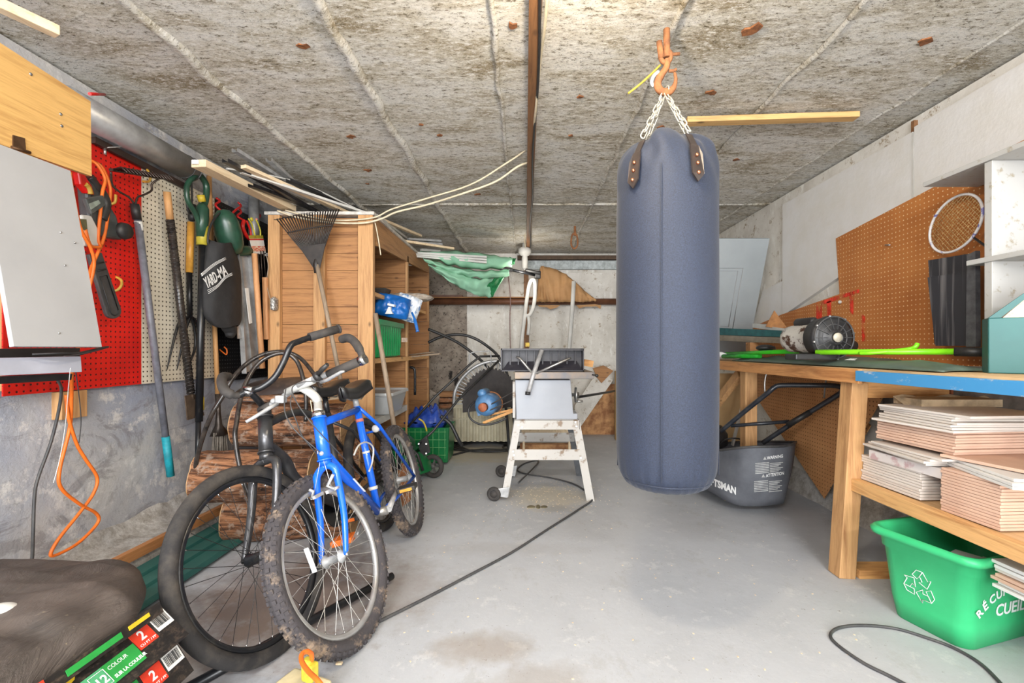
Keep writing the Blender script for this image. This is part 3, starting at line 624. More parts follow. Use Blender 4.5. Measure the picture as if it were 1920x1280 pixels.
out = [a_-s_*.032, a_+s_*.032]+[b_+s_*.04*math.cos(k*pi/8)+d_*.035*math.sin(k*pi/8) for k in range(9)]
m.prism(out, (.018, 0, 0)); sb = m.build('scabbard', M['cable'], cs, 'dark grey bar cover', bevel=.004)
c1 = a_.lerp(b_, .38)+V((.02, 0, 0)); c2 = b_+V((.02, 0, 0))
loop = [c1-s_*.018, c1+s_*.018, c2+s_*.02]+[c2+s_*.02*math.cos(k*pi/6)+d_*.02*math.sin(k*pi/6) for k in range(7)]
MB().tube(loop, .0025, 6, True).tube([a_.lerp(b_, .28)+V((.02, 0, 0))-s_*.022, a_.lerp(b_, .28)+V((.02, 0, 0))+s_*.022], .003).tube([a_.lerp(b_, .16)+V((.02, 0, 0))-s_*.022, a_.lerp(b_, .16)+V((.02, 0, 0))+s_*.022], .003).build('rib', M['black'], sb)
# ================================================================ crate / shelving
cx0, cx1, cy0, cy1, cz = -1.80, -1.07, 3.2, 5.06, 2.0
cr = thing('shelf_crate', 'tall knotty pine crate shelving open towards the room behind the bicycles', 'shelving', (-1.43, 3.2, 0))
m = MB(); r = random.Random(3)
def boards(m, y, x0, x1, z0, z1, hgt=.125):
    z = z0
    while z < z1-.01:
        h_ = min(hgt*r.uniform(.94, 1.06), z1-z); m.bb((x0, y+r.uniform(-.002, .002), z+.0015), (x1, y+.018, z+h_-.0015)); z += h_
boards(m, cy0+.02, cx0, cx1, .1, cz-.02); m.build('front_boards', M['boxX'], cr)
m = MB(); boards(m, 4.15, cx0, cx1-.005, .1, cz-.02); m.build('divider', M['boxX'], cr)
m = MB(); boards(m, cy1-.02, cx0, cx1, .1, cz-.02); m.build('end_boards', M['boxX'], cr)
m = MB()
z = .1
while z < cz-.02:
    h_ = min(.13, cz-.02-z); m.bb((cx0-.0, cy0+.04, z+.0015), (cx0+.018, cy1-.02, z+h_-.0015)); z += h_
m.build('back_boards', M['boxY'], cr)
for a_, b_, nm in ((P(505, 0, cy0).x, P(527, 0, cy0).x, 'post'), (P(590, 0, cy0).x, P(611, 0, cy0).x, 'post'), (P(673, 0, cy0).x, P(701, 0, cy0).x, 'post')):
    MB().bb((a_, cy0-.02, .02), (b_, cy0+.018, cz-.01)).build(nm, M['pineZ'], cr, bevel=.002)
MB().bb((cx1-.02, 4.13, .1), (cx1, 4.17, cz-.1)).build('post', M['pineZ'], cr, bevel=.002)
MB().bb((cx1-.02, cy1-.02, .1), (cx1, cy1+.01, cz-.1)).build('post', M['pineZ'], cr, bevel=.002)
m = MB(); pts = [V((cx1, cy0, cz-.01)), V((cx1, cy1, cz-.01)), V((cx1, cy1, cz-.1)), V((cx1, cy1-.3, cz-.12)), V((cx1, cy0+.1, cz-.2)), V((cx1, cy0, cz-.06))]
m.prism(pts, (-.02, 0, 0)); m.build('top_rail', M['boxY'], cr)
MB().bb((cx0-.02, cy0-.03, cz-.01), (cx1+.015, cy1, cz+.012)).build('top_board', plain('white_laminate', (222, 216, 206), .6), cr, 'white-edged top board', bevel=.001)
for z_ in (1.47, .985, .55):
    if z_ < .6: MB().bb((cx0+.02, cy0+.04, z_-.05), (cx1, 4.12, z_)).build('shelf', M['white'], cr, 'white painted lowest shelf')
    elif z_ > 1.4: MB().bb((cx0+.02, cy0+.04, z_-.03), (cx1-.03, cy1-.03, z_)).build('shelf', M['pineY'], cr)
    else: MB().bb((cx0+.02, cy0+.04, z_-.035), (cx1, cy1-.03, z_)).build('shelf', M['pineY'], cr)
jb = thing('junction_box', 'round-cornered galvanized electrical box on the crate front at left', 'electrical box', tuple(P(513, 583, 3.18)))
MB().bb(P(504, 582, 3.12), P(524, 558, 3.18)).build('box', plain('speckled_galvanized', (186, 182, 176), .5, .4, c2=(110, 106, 100), scale=90, lo=.45, hi=.55), jb, bevel=.02)
MB().cyl(P(514, 556, 3.15), P(514, 560, 3.15), .01, 8).tube(spl([P(506, 560, 3.15), P(500, 530, 3.15), P(503, 500, 3.15), P(500, 480, 3.15)], 4), .003, 6).build('cable', M['grayhandle'], jb)
# stuff on the shelves
M['totegreen'] = plain('green_tote', (24, 152, 84), .35, c2=(20, 128, 70), scale=6)
tt = thing('storage_tote', 'green plastic tote with hinged lid flaps on the middle crate shelf', 'tote', (-1.3, 3.7, .987))
ya, yb, xa, xbb = 3.36, 4.02, -1.52, -1.09
def taper(m, c0, s0, c1, s1, z0, z1, wall=.006, open_=True, n=6, rad=.05):
    """open box with rounded corners, wall thickness kept"""
    def ring(c, s, z, inset):
        out = []
        hx, hy = s[0]/2-inset, s[1]/2-inset; rr = max(rad-inset, .003)
        for q, (sx, sy) in enumerate(((1, 1), (-1, 1), (-1, -1), (1, -1))):
            for k in range(n+1):
                a = pi/2*(q+k/n); out.append(V((c[0]+sx*(hx-rr)+rr*math.cos(a), c[1]+sy*(hy-rr)+rr*math.sin(a), z)))
        return out
    rows = [ring(c0, s0, z0, 0), ring(c1, s1, z1, 0), ring(c1, s1, z1, wall), ring(c0, s0, z0+wall, wall)]
    b = len(m.v); m.grid(rows, False, True); k = len(rows[0])
    m.f.append([b+i for i in range(k)][::-1]); m.sm.append(False)
    m.f.append([b+3*k+i for i in range(k)]); m.sm.append(False)
    return m
m = taper(MB(), (-1.29, 3.69), (.36, .58), (-1.29, 3.69), (.42, .66), .99, 1.27, rad=.04)
for k in range(9): m.bb((-1.095, 3.44+k*.06, 1.0), (-1.082, 3.452+k*.06, 1.24))
for k in range(6): m.bb((-1.47+k*.065, 3.352, 1.0), (-1.46+k*.065, 3.37, 1.24))
m.bb((-1.50, 3.35, 1.225), (-1.07, 3.36, 1.275)); m.bb((-1.085, 3.36, 1.235), (-1.07, 4.02, 1.275)); m.build('body', M['totegreen'], tt)
R = Matrix.Rotation(math.radians(4), 3, 'X')
lid = MB().box((-1.29, 3.33, 1.17), (.36, .012, .21)).bb((-1.44, 3.318, 1.10), (-1.14, 3.324, 1.235)).bb((-1.47, 3.32, 1.262), (-1.11, 3.345, 1.275)); lid.build('lid_flap', M['totegreen'], tt, 'lid flap folded down the front', bevel=.003)
MB().box((-1.29, 4.06, 1.17), (.36, .012, .21)).build('lid_flap', M['totegreen'], tt, bevel=.003)
MB().prism([P(753, 633, 3.66), P(763, 633, 3.72), P(763, 641, 3.72), P(753, 641, 3.66)], (.004, 0, 0)).build('sticker', plain('pink_sticker', (214, 190, 170), .6), tt)
M['bluebag'] = plain('blue_plastic_bag', (24, 104, 184), .35, c2=(16, 80, 150), scale=14, bump=.5, bscale=30)
M['whitebag'] = plain('white_blue_bag', (224, 230, 238), .35, c2=(110, 150, 200), scale=22, lo=.52, hi=.6)
def pillow(c, sx, sy, sz, R=None, nu=22, nv=16, wr=.01, seed=0, p=3.0):
    c = V(c); R = R or Matrix.Identity(3); m = MB()
    for sgn in (1, -1):
        rows = []
        for i in range(nu+1):
            u = -1+2*i/nu; row = []
            for k in range(nv+1):
                v = -1+2*k/nv; h = max(0, (1-abs(u)**p)*(1-abs(v)**p))**.5
                q = V((u*sx/2*(1-.06*abs(v)**2), v*sy/2*(1-.08*abs(u)**2), sgn*h*sz/2))
                q += V((0, 0, 1))*wr*(.2+h)*noise.noise(V((u*4+seed, v*2.2+sgn*5, seed)))*1.8
                q += V((0, 0, 1))*wr*.6*(.1+h)*noise.noise(V((u*12+seed, v*4, seed)))
                row.append(c+R@q)
            rows.append(row)
        m.grid(rows, True)
    return m
a1 = P(735, 577, 3.6)
R = frame((.25, -1, .35), (1, .3, -.25))
bg = thing('plastic_bag', 'crumpled blue plastic bag with a white bottle print on top of the green tote', 'bag', tuple(P(735, 590, 3.6)))
q = pillow(P(736, 574, 3.6), .27, .19, .12, R, wr=.012, p=4).build('sheet', M['bluebag'], bg)
o_ = P(726, 588, 3.42)
def npix(lst, Y): return [P(a, b, Y) for a, b in lst]
MB().prism(npix([(722, 588), (726, 580), (728, 575), (732, 575), (733, 582), (736, 588)], 3.50), (0, .05, 0)).prism(npix([(727, 568), (740, 571), (739, 575), (726, 572)], 3.50), (0, .05, 0)).build('bottle_print', M['label'], q)
pillow(P(764, 577, 3.75), .2, .22, .12, frame((.3, -1, .1), (1, .2, -.35)), wr=.02, seed=4).build('plastic_bag', M['whitebag'], None, 'white and blue plastic bag beside the blue one on the tote', 'bag')
MB().tube(spl([P(772, 585, 3.62), P(778, 600, 3.58), P(783, 622, 3.56)], 5), [.008]*5+[.012]*5+[.016], 8, flat=.3).build('blue_strap', M['bluebag'], None, 'blue strap hanging out of the tote', 'strap')
pillow(P(765, 558, 4.0), .45, .16, .07, None, seed=9, wr=.01).build('plastic_bag', plain('clear_plastic_bag', (206, 196, 184), .25, c2=(160, 140, 120), scale=20), None, 'clear plastic bag lying on the upper crate shelf', 'bag')
m = thing('seedling_tray', 'small black plastic tray on the upper crate shelf', 'tray', tuple(P(713, 545, 3.9)))
taper(MB(), (P(714, 0, 4.0).x, 4.0), (.09, .1), (P(714, 0, 4.0).x, 4.0), (.14, .16), 1.475, 1.58, rad=.01).build('tray', M['cable'], m)
MB().beam(P(768, 669, 4.3), P(826, 663, 4.25), .05, .012).build('scrap_stick', M['grayhandle'], None, 'grey splintered stick jutting from the middle crate shelf', 'stick')
MB().beam(P(770, 665, 4.5), P(812, 660, 4.35), .04, .012).build('scrap_stick', M['grayhandle'], None, 'short grey scrap of wood lying under the splintered stick', 'stick')
cl_ = NT('clear_polypropylene'); cl_.color((206, 210, 212)); M['clear'] = cl_.set(.25, 0, Alpha=.55)
cb = thing('clear_bin', 'clear plastic storage box with lid on the lowest crate shelf', 'storage box', (-1.2, 3.6, .552))
c0 = (-1.22, 3.66)
taper(MB(), c0, (.36, .42), c0, (.42, .50), .555, .70, rad=.05, wall=.004).build('body', M['clear'], cb)
taper(MB(), c0, (.45, .53), c0, (.44, .52), .70, .722, rad=.05, wall=.006).build('lid', M['clear'], cb)
MB().bb((-1.36, 3.5, .562), (-1.1, 3.82, .64)).build('papers', plain('dark_contents', (70, 76, 92), .6), cb, 'dark contents')
MB().tube(spl([P(769, 688, 4.3), P(775, 690, 4.3), P(778, 698, 4.3), P(778, 740, 4.3)], 5), .012).build('bent_bar', M['blackm'], None, 'black bent bar standing in the far crate bay', 'bar')
sh = thing('pointed_shovel', 'long weathered shovel handle leaning on the open side of the crate', 'shovel', tuple(P(742, 850, 3.1)))
a_, b_ = P(704, 588, 3.15), P(741, 812, 3.02)
MB().cyl(a_, b_, .0165, 12).build('handle', M['grayhandle'], sh)
MB().tube([b_, P(745, 840, 3.0), P(750, 880, 3.0)], [.018, .016, .012], 10).build('socket', M['blackm'], sh)
MB().prism([P(744, 868, 3.0), P(758, 868, 3.0), P(777, 905, 3.0), P(770, 938, 3.0), P(755, 950, 3.0), P(744, 910, 3.0)], (0, .006, 0)).build('blade', M['rust'], sh)
# ---- fan rake leaning on the crate front
fr = thing('leaf_rake', 'black fan leaf rake standing head-up against the crate front', 'leaf rake', tuple(P(641, 720, 3.1)))
Yr = 3.10; hub = P(595, 503, Yr)
MB().cyl(P(593, 490, Yr), P(640, 720, 3.02), .0145, 12).build('handle', M['grayhandle'], fr)
M['fan'] = plain('black_rake_plastic', (34, 30, 28), .5, c2=(58, 50, 44))
m = MB(); n = 24; ang0, ang1 = math.radians(131), math.radians(67)
tips = []
for i in range(n):
    k = i/(n-1); px = 520+k*(636-520); py = 412-(k)*20+6*math.sin(pi*k)-8*math.sin(pi*k)
    tip = P(px, py, Yr-.05); tips.append(tip)
    s0 = hub.lerp(tip, .12); e_ = tip+V((0, .0, 0))
    m.tube([s0, s0.lerp(e_, .5)+V((0, -.015, 0)), e_, e_+V((0, -.04, -.01))], [.004, .0045, .0045, .003], 6)
m.build('tines', M['fan'], fr)
m = MB(); q = [hub+V((0, .0, -.03))]+[hub.lerp(t_, .42)+V((0, -.014, 0)) for t_ in tips]
m.prism([hub+V((-.012, 0, -.02))]+q[1:]+[hub+V((.012, 0, -.02))], (0, .006, 0))
m.tube([hub.lerp(t_, .72)+V((0, -.018, 0)) for t_ in tips], .005, 6); m.lathe([(.014, 0), (.02, .05), (.012, .14)], P(593, 512, Yr), (0, -.02, 1), 12)
m.build('fan_plate', M['fan'], fr)
# ---- lumber and metal trims lying over the crate
lab = 'lumber and trims heaped on the crate'
pl_ = thing('lumber_piece', 'pale two-by-four with a barcode label on its end, nearest the left wall', 'lumber', tuple(PZ(357, 296, 2.06)))
a_, b_ = PZ(372, 306, 2.05), P(545, 402, 3.24)
b_.z = 2.05
MB().beam(a_, b_, .085, .04).build('board', M['paleY'], pl_, bevel=.002)
e0 = a_+V((0, -.002, 0)); MB().box(a_+V((-.012, -.006, .004)), (.036, .006, .022)).build('barcode_label', M['label'], pl_)
def stick(name, a, b, w_, h_, mat, label, cat, ch=False):
    if ch:
        m = MB(); d = (b-a); m.beam(a, b, w_, .0015); sd = V((0, 0, 1)).cross(d).normalized()
        for s_ in (-1, 1): m.beam(a+sd*s_*w_/2+V((0, 0, h_/2)), b+sd*s_*w_/2+V((0, 0, h_/2)), .0015, h_)
        return m.build(name, mat, None, label, cat, lab)
    return MB().beam(a, b, w_, h_).build(name, mat, None, label, cat, lab, bevel=.0015)
stick('trim_strip', PZ(452, 322, 2.08), P(700, 404, 3.42), .028, .016, M['white'], 'long white trim strip lying topmost on the crate heap', 'trim')
wire_ = MB().tube(spl([PZ(425, 316, 2.1), P(520, 332, 2.9), P(580, 350, 3.1), P(640, 378, 3.3), P(690, 402, 3.5)], 6), .011, 6, flat=.5).build('trim_strip', M['white'], None, 'bowed white trim strip arching over the crate heap', 'trim', lab)
stick('lumber_piece', PZ(455, 312, 2.09), P(662, 404, 3.5), .045, .02, M['paleY'], 'flat pale lath under the bowed white trim strip', 'lumber')
dk = plain('dark_metal_track', (84, 84, 88), .35, .8, c2=(50, 50, 54))
for i, (a, b, Ya, Yb, mt, l_) in enumerate((((440, 284), (620, 396), 2.62, 3.6, M['alu'], 'silver metal track at the left top of the crate heap'), ((504, 302), (610, 398), 2.78, 3.6, M['alu'], 'short silver metal track sticking up over the crate'), ((422, 304), (600, 404), 2.5, 3.4, dk, 'dark metal track left of the silver one on the crate heap'),
        ((486, 330), (650, 402), 2.8, 3.6, M['galv'], 'wide galvanized track in the middle of the crate heap'), ((470, 350), (575, 400), 2.75, 3.3, dk, 'low dark metal track close to the two-by-four'), ((540, 340), (690, 404), 2.9, 3.7, dk, 'dark metal track on the right side of the crate heap'), ((496, 336), (596, 402), 2.75, 3.3, M['white'], 'bright white track end above the two-by-four'))):
    q = P(*a, Ya); r_ = P(*b, Yb); q.z = min(q.z, 2.23-.01*(i % 3)); r_.z = max(r_.z, 2.03+.012*i); stick('metal_track', q, r_, .035, .02, mt, l_, 'track', True)
for i, (a, b, Ya, Yb, mt, l_) in enumerate((((706, 408), (788, 442), 3.4, 4.3, M['paleY'], 'pale stick on the far half of the crate pointing right'), ((704, 404), (760, 446), 3.3, 4.2, M['white'], 'white strip along the right edge of the crate top'),
        ((745, 450), (850, 466), 4.0, 4.5, M['paleY'], 'brownish stick over the far crate end'), ((765, 448), (826, 452), 4.2, 4.5, M['alu'], 'silver tube end at the far crate end, upper'), ((768, 454), (828, 458), 4.2, 4.5, M['alu'], 'silver tube end at the far crate end, lower'), ((790, 468), (824, 471), 4.4, 4.6, M['white'], 'small white strip end above the green umbrella'))):
    q = P(*a, Ya); r_ = P(*b, Yb); stick('lumber_piece', q, r_, .035, .02, mt, l_, 'lumber')
m = MB()
for k in range(3): m.beam(P(775, 474+k*3, 4.45+.02*k), P(912, 482+k*5, 4.7), .03, .02)
m.build('trim_bundle', M['white'], None, 'bundle of white trims lying over the green umbrella', 'trim')
m = MB()
for k in range(14):
    r = random.Random(k+50); y = 3.35+k*.11; m.beam(V((-1.75+r.uniform(0, .4), y, 2.03+.01*(k % 4))), V((-1.5+r.uniform(0, .42), y+.6, 2.03+.012*(k % 5))), .03, .012)
m.build('scrap_heap', dk, None, 'jumble of thin dark offcuts covering the crate top', 'offcuts', kind='stuff')
# ---- folded green umbrella over the rail
M['umb'] = plain('mint_green_canvas', (150, 200, 168), .8, c2=(128, 176, 148), scale=5, bump=.2)
ub = thing('patio_umbrella', 'folded mint green patio umbrella with black pole laid from the crate to the back wall', 'umbrella', tuple(P(900, 500, 4.9)))
MB().cyl(P(790, 478, 4.6), P(960, 506, 5.05), .022, 12).cyl(P(960, 506, 5.05), P(1006, 516, 5.2), .016, 10).build('pole', M['blackm'], ub)
MB().box(P(1008, 515, 5.2), (.07, .05, .09)).cyl(P(985, 506, 5.15), P(1014, 512, 5.15), .02, 10).build('crank', M['black'], ub, bevel=.01)
def sheet3(top, bot, depth, n=14, amp=.05, seed=0):
    """hanging cloth: upper and lower edge given as point lists"""
    T = spl(top, n); B = spl(bot, n); k = min(len(T), len(B)); rows = []
    for j in range(9):
        v = j/8; rows.append([T[i].lerp(B[i], v)+V((0, -depth*math.sin(pi*v)+amp*noise.noise(V((i*.22+seed, v*3, seed))), amp*.4*noise.noise(V((i*.3, v*2, seed+4))))) for i in range(k)])
    return MB().grid(rows, True)
m = sheet3([P(790, 472, 4.6), P(850, 470, 4.7), P(910, 476, 4.85), P(962, 484, 5.0)], [P(795, 482, 4.6), P(850, 498, 4.65), P(905, 505, 4.8), P(960, 500, 5.0)], .1, seed=1)
m.build('canopy_fold', M['umb'], ub, solid=.003)
m = sheet3([P(795, 484, 4.55), P(850, 500, 4.65), P(905, 508, 4.8), P(955, 505, 5.0)], [P(800, 492, 4.5), P(850, 512, 4.6), P(905, 522, 4.75), P(955, 518, 5.0)], .08, seed=3)
m.build('canopy_fold', M['umb'], ub, solid=.003)
m = sheet3([P(803, 494, 4.5), P(850, 510, 4.6), P(900, 522, 4.75), P(946, 518, 5.0)], [P(805, 500, 4.5), P(850, 532, 4.62), P(890, 552, 4.75), P(924, 558, 4.9)], .06, seed=6)
m.build('canopy_fold', M['umb'], ub, solid=.003)
M['dkumb'] = plain('deep_green_canvas', (24, 122, 66), .8)
sheet3([P(950, 484, 4.94), P(968, 484, 4.98)], [P(952, 494, 4.94), P(964, 496, 4.98)], .03).build('canopy_trim', M['dkumb'], ub, 'deep green trim', solid=.004)
sheet3([P(926, 521, 4.86), P(944, 519, 4.92)], [P(912, 540, 4.8), P(924, 557, 4.84)], .04, seed=2).build('canopy_trim', M['dkumb'], ub, 'deep green trim', solid=.004)
# ================================================================ firewood, boards on the floor, mulch bags
def bark(name, c1, c2, axis, rough=.85):
    t = NT(name); s = [22, 22, 22]; s[axis] = 2.2; co = t.map(s); g = t.noise(1.6, co, 9, .75, .8); g2 = t.noise(7, t.map((3, 3, 3)), 8, .7)
    c = t.ramp(g, [(.36, tuple(x*.3 for x in c2)), (.47, c2), (.56, c1), (.8, tuple(min(255, x*1.25) for x in c1))])
    t.color(t.mix(t.math('MULTIPLY', t.mask(g2, .52, .62), .8), c, (178, 156, 138))); t.bump(g, .8, .02); return t.set(rough)
M['bark'] = bark('firewood_bark', (172, 120, 84), (104, 66, 42), 0)
M['cut'] = wood('firewood_cut_end', (196, 156, 112), (140, 100, 66), 1)
def log(a, b, r, seed, label, split=False):
    a, b = V(a), V(b); t = thing('firewood_log', label, 'log', (a.x, a.y, a.z-r), 'firewood logs stacked behind the bicycles')
    R = frame(b-a); L = (b-a).length; n = 36; rows = []
    for i in range(13):
        row = []
        for k in range(n):
            an = 2*pi*k/n; rr = r*(1+.10*noise.noise(V((math.cos(an)*1.3, math.sin(an)*1.3, seed+i*.25)))+.05*noise.noise(V((math.cos(an)*5, math.sin(an)*5, seed+i*.15))))
            if split and math.sin(an) > .55: rr *= .55/math.sin(an)
            row.append(a+R@V((math.cos(an)*rr, math.sin(an)*rr, L*i/12)))
        rows.append(row)
    m = MB().grid(rows, True, True); m.build('bark', M['bark'], t)
    for row, d in ((rows[0], -1), (rows[-1], 1)):
        c = sum(row, V())/len(row); mm = MB(); mm.prism([c+(p-c)*.97 for p in row], (b-a).normalized()*d*.006); mm.build('cut_end', M['cut'], t)
    return t
log((-1.72, 2.42, .375), (-1.16, 2.5, .365), .135, 1, 'thick bark-covered log in the middle of the stack, its end towards the left wall')
log((-1.62, 2.5, .13), (-.98, 2.6, .125), .125, 5, 'lowest split log of the stack, lying on the floor behind the bicycle wheels')
log((-1.68, 2.68, .61), (-1.08, 2.74, .60), .13, 9, 'upper reddish log on top of the firewood stack')
log((-1.45, 2.85, .13), (-1.12, 3.03, .13), .12, 12, 'shorter log lying behind the others at the crate foot')
log((-1.42, 2.92, .37), (-1.1, 3.02, .36), .12, 15, 'rear log behind the saddle against the crate front')
# dark seat pad on the logs
sp = thing('seat_pad', 'dark leather seat pad with a brown wooden underside lying on top of the firewood', 'seat', (-1.45, 2.66, .73))
m = MB(); rows = []
for i in range(15):
    u = -1+2*i/14; row = []
    for k in range(17):
        an = pi*k/16; hw = .13*(1-.35*abs(u)**3)
        row.append(V((-1.42+u*.24, 2.64-math.cos(an)*hw, .80+math.sin(an)*.085*(1-.75*abs(u)**4)+.02*u)))
    rows.append(row)
m.grid(rows, True); M['leather'] = plain('cracked_dark_leather', (52, 44, 40), .4, c2=(96, 78, 66), scale=12, lo=.5, hi=.75, bump=.4, bscale=25); m.build('cushion', M['leather'], sp)
MB().bb((-1.60, 2.54, .755), (-1.22, 2.74, .80)).noise(.012, 8).build('base', M['bark'], sp, bevel=.01)
MB().prism([V((-1.3, 2.6, .742)), V((-1.05, 2.58, .77)), V((-1.1, 2.75, .80)), V((-1.32, 2.74, .745))], (0, 0, .012)).build('thin_board', M['paleY'], None, 'thin pale board sticking out below the seat pad on the logs', 'board')
# black poly pipe looped over everything behind the bikes
q = [P(363, 935, 2.35), P(366, 880, 2.33), P(377, 829, 2.3), P(396, 779, 2.28), P(418, 742, 2.3), P(435, 711, 2.33), P(462, 682, 2.4), P(494, 664, 2.45), P(531, 659, 2.5), P(560, 669, 2.52), P(582, 692, 2.5), P(600, 722, 2.45), P(612, 760, 2.42)]
MB().tube(spl(q, 6), .011, 10).build('poly_pipe', M['tape'], None, 'black plastic pipe arching from the floor at the wall over the handlebars, outer strand', 'pipe')
q = [P(473, 945, 2.2), P(452, 884, 2.2), P(441, 822, 2.22), P(444, 790, 2.25), P(450, 752, 2.3), P(461, 718, 2.35), P(480, 686, 2.4), P(505, 668, 2.43), P(533, 662, 2.45), P(556, 676, 2.47), P(569, 712, 2.45), P(574, 750, 2.43), P(573, 790, 2.42)]
MB().tube(spl(q, 6), .011, 10).build('poly_pipe', M['tape'], None, 'black plastic pipe arching over the log stack, inner strand', 'pipe')
# long boards and green siding on the floor along the wall
MB().beam(V((-1.79, 1.45, .12)), V((-1.78, 2.75, .115)), .03, .045).build('floor_board', wood('orange_lath', (178, 122, 74), (128, 80, 44), 1), None, 'narrow orange-brown lath lying along the wall ledge', 'board')
M['siding'] = plain('dark_green_siding', (38, 92, 86), .5, c2=(56, 110, 102), scale=4)
for i in range(3):
    sd = MB(); x = -1.735+i*.09; yb = 2.85-.1*i
    sd.prism([V((x-.05, 1.4, .05-.006*i)), V((x+.03, 1.4, .055-.006*i)), V((x+.035, 1.4, .02)), V((x+.03, 1.4, .012)), V((x-.05, 1.4, .012))], (0, yb-1.4, 0))
    sd.build('siding_strip', M['siding'], None, ('dark green siding strip lying next to the wall ledge', 'middle one of three dark green siding strips on the floor', 'dark green siding strip farthest from the wall')[i], 'siding', 'green siding strips on the floor')
MB().cyl(V((-1.03, 1.35, .03)), V((-.6, 2.05, .03)), .016, 14).build('black_pipe', M['blackm'], None, 'black pipe lying on the floor between the bicycle wheels', 'pipe')
# mulch bags: long side faces the room
t = NT('dusty_black_film'); n1 = t.noise(3, t.map((1, .5, 2)), 8, .7); n2 = t.noise(40, None, 6, .8)
t.color(t.mix(t.mask(n2, .63, .7), t.mix(t.mask(n1, .38, .62), (96, 86, 80), (64, 58, 54)), (150, 136, 112))); t.bump(t.noise(10, t.map((1, .35, 1)), 8, .7, 1), .6, .03); M['film'] = t.set(.5)
t = NT('printed_black_film'); t.color(t.mix(t.mask(t.noise(30, t.map((2, 1, 2)), 9, .8), .5, .68), (36, 33, 31), (92, 78, 66))); t.bump(t.noise(12, None, 6), .4, .01); M['film2'] = t.set(.35)
M['bggreen'] = plain('bag_green_print', (44, 150, 66), .4, dirt=.1); M['bgmint'] = plain('bag_mint_print', (86, 172, 120), .4, dirt=.1); M['bgred'] = plain('bag_red_print', (220, 62, 38), .4, dirt=.08); M['bgyel'] = plain('bag_yellow_print', (226, 186, 44), .4, dirt=.1)
def bag_side(y0_, y1_, s0, s1, bx, bz, th):
    """patch lying on the bulged right-hand side of a bag, between lengths y0..y1 and heights s0..s1 (0 bottom, 1 top)"""
    pts = []
bagdef = [(.0, .13, -.93, 1.27, .56, 'lowest mulch bag of the stack, only its end showing beside the front bicycle wheel'), (.12, .125, -.925, 1.27, .9, 'third mulch bag from the top with a red 2 CU FT patch'), (.226, .13, -.945, 1.27, .9, 'second mulch bag from the top with a green 12 month colour patch')]
def bagmesh(x0, x1, y0, y1, z, h, seed, nx=16, ny=26, tilt=0, wr=.012):
    m = MB(); cx_, cy_ = (x0+x1)/2, (y0+y1)/2
    for sg in (1, -1):
        rows = []
        for i in range(ny+1):
            v = -1+2*i/ny; row = []
            for k in range(nx+1):
                u = -1+2*k/nx; hh = max(0, (1-abs(u)**5)*(1-abs(v)**6))**.5
                zz = z+h/2+sg*hh*h/2+(wr*noise.noise(V((u*2+seed, v*6, seed+sg)))*hh if sg > 0 else 0)+(.5*wr*noise.noise(V((u*3+seed, v*14, seed+sg)))*hh if sg > 0 else 0)
                row.append(V((cx_+u*(x1-x0)/2*(1-.03*abs(v)**3-.12*abs(v)**9), cy_+v*(y1-y0)/2*(1-.04*abs(u)**3-.1*abs(u)**9), max(zz, .002)+tilt*(1-v)*.5)))
            rows.append(row)
        m.grid(rows, True)
    return m
def sidepatch(m_, bx, z, h, ya, yb, sa, sb, out=.004, n=6):
    """curved patch on the x=bx edge: s runs from 0 at the lower lip to 1 on the top face"""
    rows = []
    for i in range(n+1):
        s_ = sa+(sb-sa)*i/n; u = 1-max(0, s_-.45)*.42; hh = max(0, 1-abs(min(u, .9999))**5)**.5
        zz = z+h/2+hh*h/2 if s_ >= .45 else z+h/2*(s_/.45)
        x_ = bx-(1-u)*.3-(0 if s_ >= .45 else .01*(.45-s_)); rows.append([V((x_+out, ya+(yb-ya)*k/6, zz+out)) for k in range(7)])
    m_.grid(rows, True); return rows
mk = 'dark printed mulch bags stacked at the lower left corner'
bags = []
for i, (z, h, bx, yb, ya, lab_) in enumerate(bagdef):
    bg = thing('mulch_bag', lab_, 'bag', (-1.35, 1.1, z), mk)
    bagmesh(-1.72, bx, .35, yb, z, h, i*3).build('sack', M['film2'], bg, bevel=0); bags.append((bg, z, h, bx, yb))
top = thing('mulch_bag', 'dusty grey-brown mulch bag lying on top of the stack at the lower left', 'bag', (-1.35, 1.1, .35), mk)
tm_ = bagmesh(-1.76, -.975, .3, 1.46, .312, .14, 20, 26, 60, wr=.022)
for q in tm_.v:
    k_ = max(0, q.y-1.15); q.x -= (q.x+1.76)/.785*k_*.62; q.z -= k_*.12
tm_.build('sack', M['film'], top, 'dusty film')
# prints: flat patches standing on the slanting shoulder of each bag
def plate_at(o, xd, yd, w_, h_, mat, name, parent, th=.0015, skew=0):
    xd, yd = V(xd).normalized(), V(yd).normalized(); n = xd.cross(yd)
    return MB().prism([o, o+xd*w_, o+xd*(w_+skew)+yd*h_, o+xd*skew+yd*h_], n*th).build(name, mat, parent)
def barcode(o, xd, yd, w_, h_, parent):
    pl = plate_at(o, xd, yd, w_, h_, M['label'], 'barcode', parent); xd, yd = V(xd).normalized(), V(yd).normalized(); n = xd.cross(yd); r = random.Random(5); x = w_*.06; m = MB()
    while x < w_*.9:
        b_ = w_*r.uniform(.01, .035); q = o+n*.0018; m.prism([q+xd*x+yd*h_*.22, q+xd*(x+b_)+yd*h_*.22, q+xd*(x+b_)+yd*h_*.92, q+xd*x+yd*h_*.92], n*.0004); x += b_+w_*r.uniform(.012, .035)
    m.build('bars', M['darkprint'], pl); return pl
def shoulder(bx, z, h):     # frame on the shoulder of a bag: reading direction towards the back, up direction inwards and upwards
    return V((bx-.01, 0, z+h*.42)), V((0, 1, 0)), V((-.62, 0, .78))
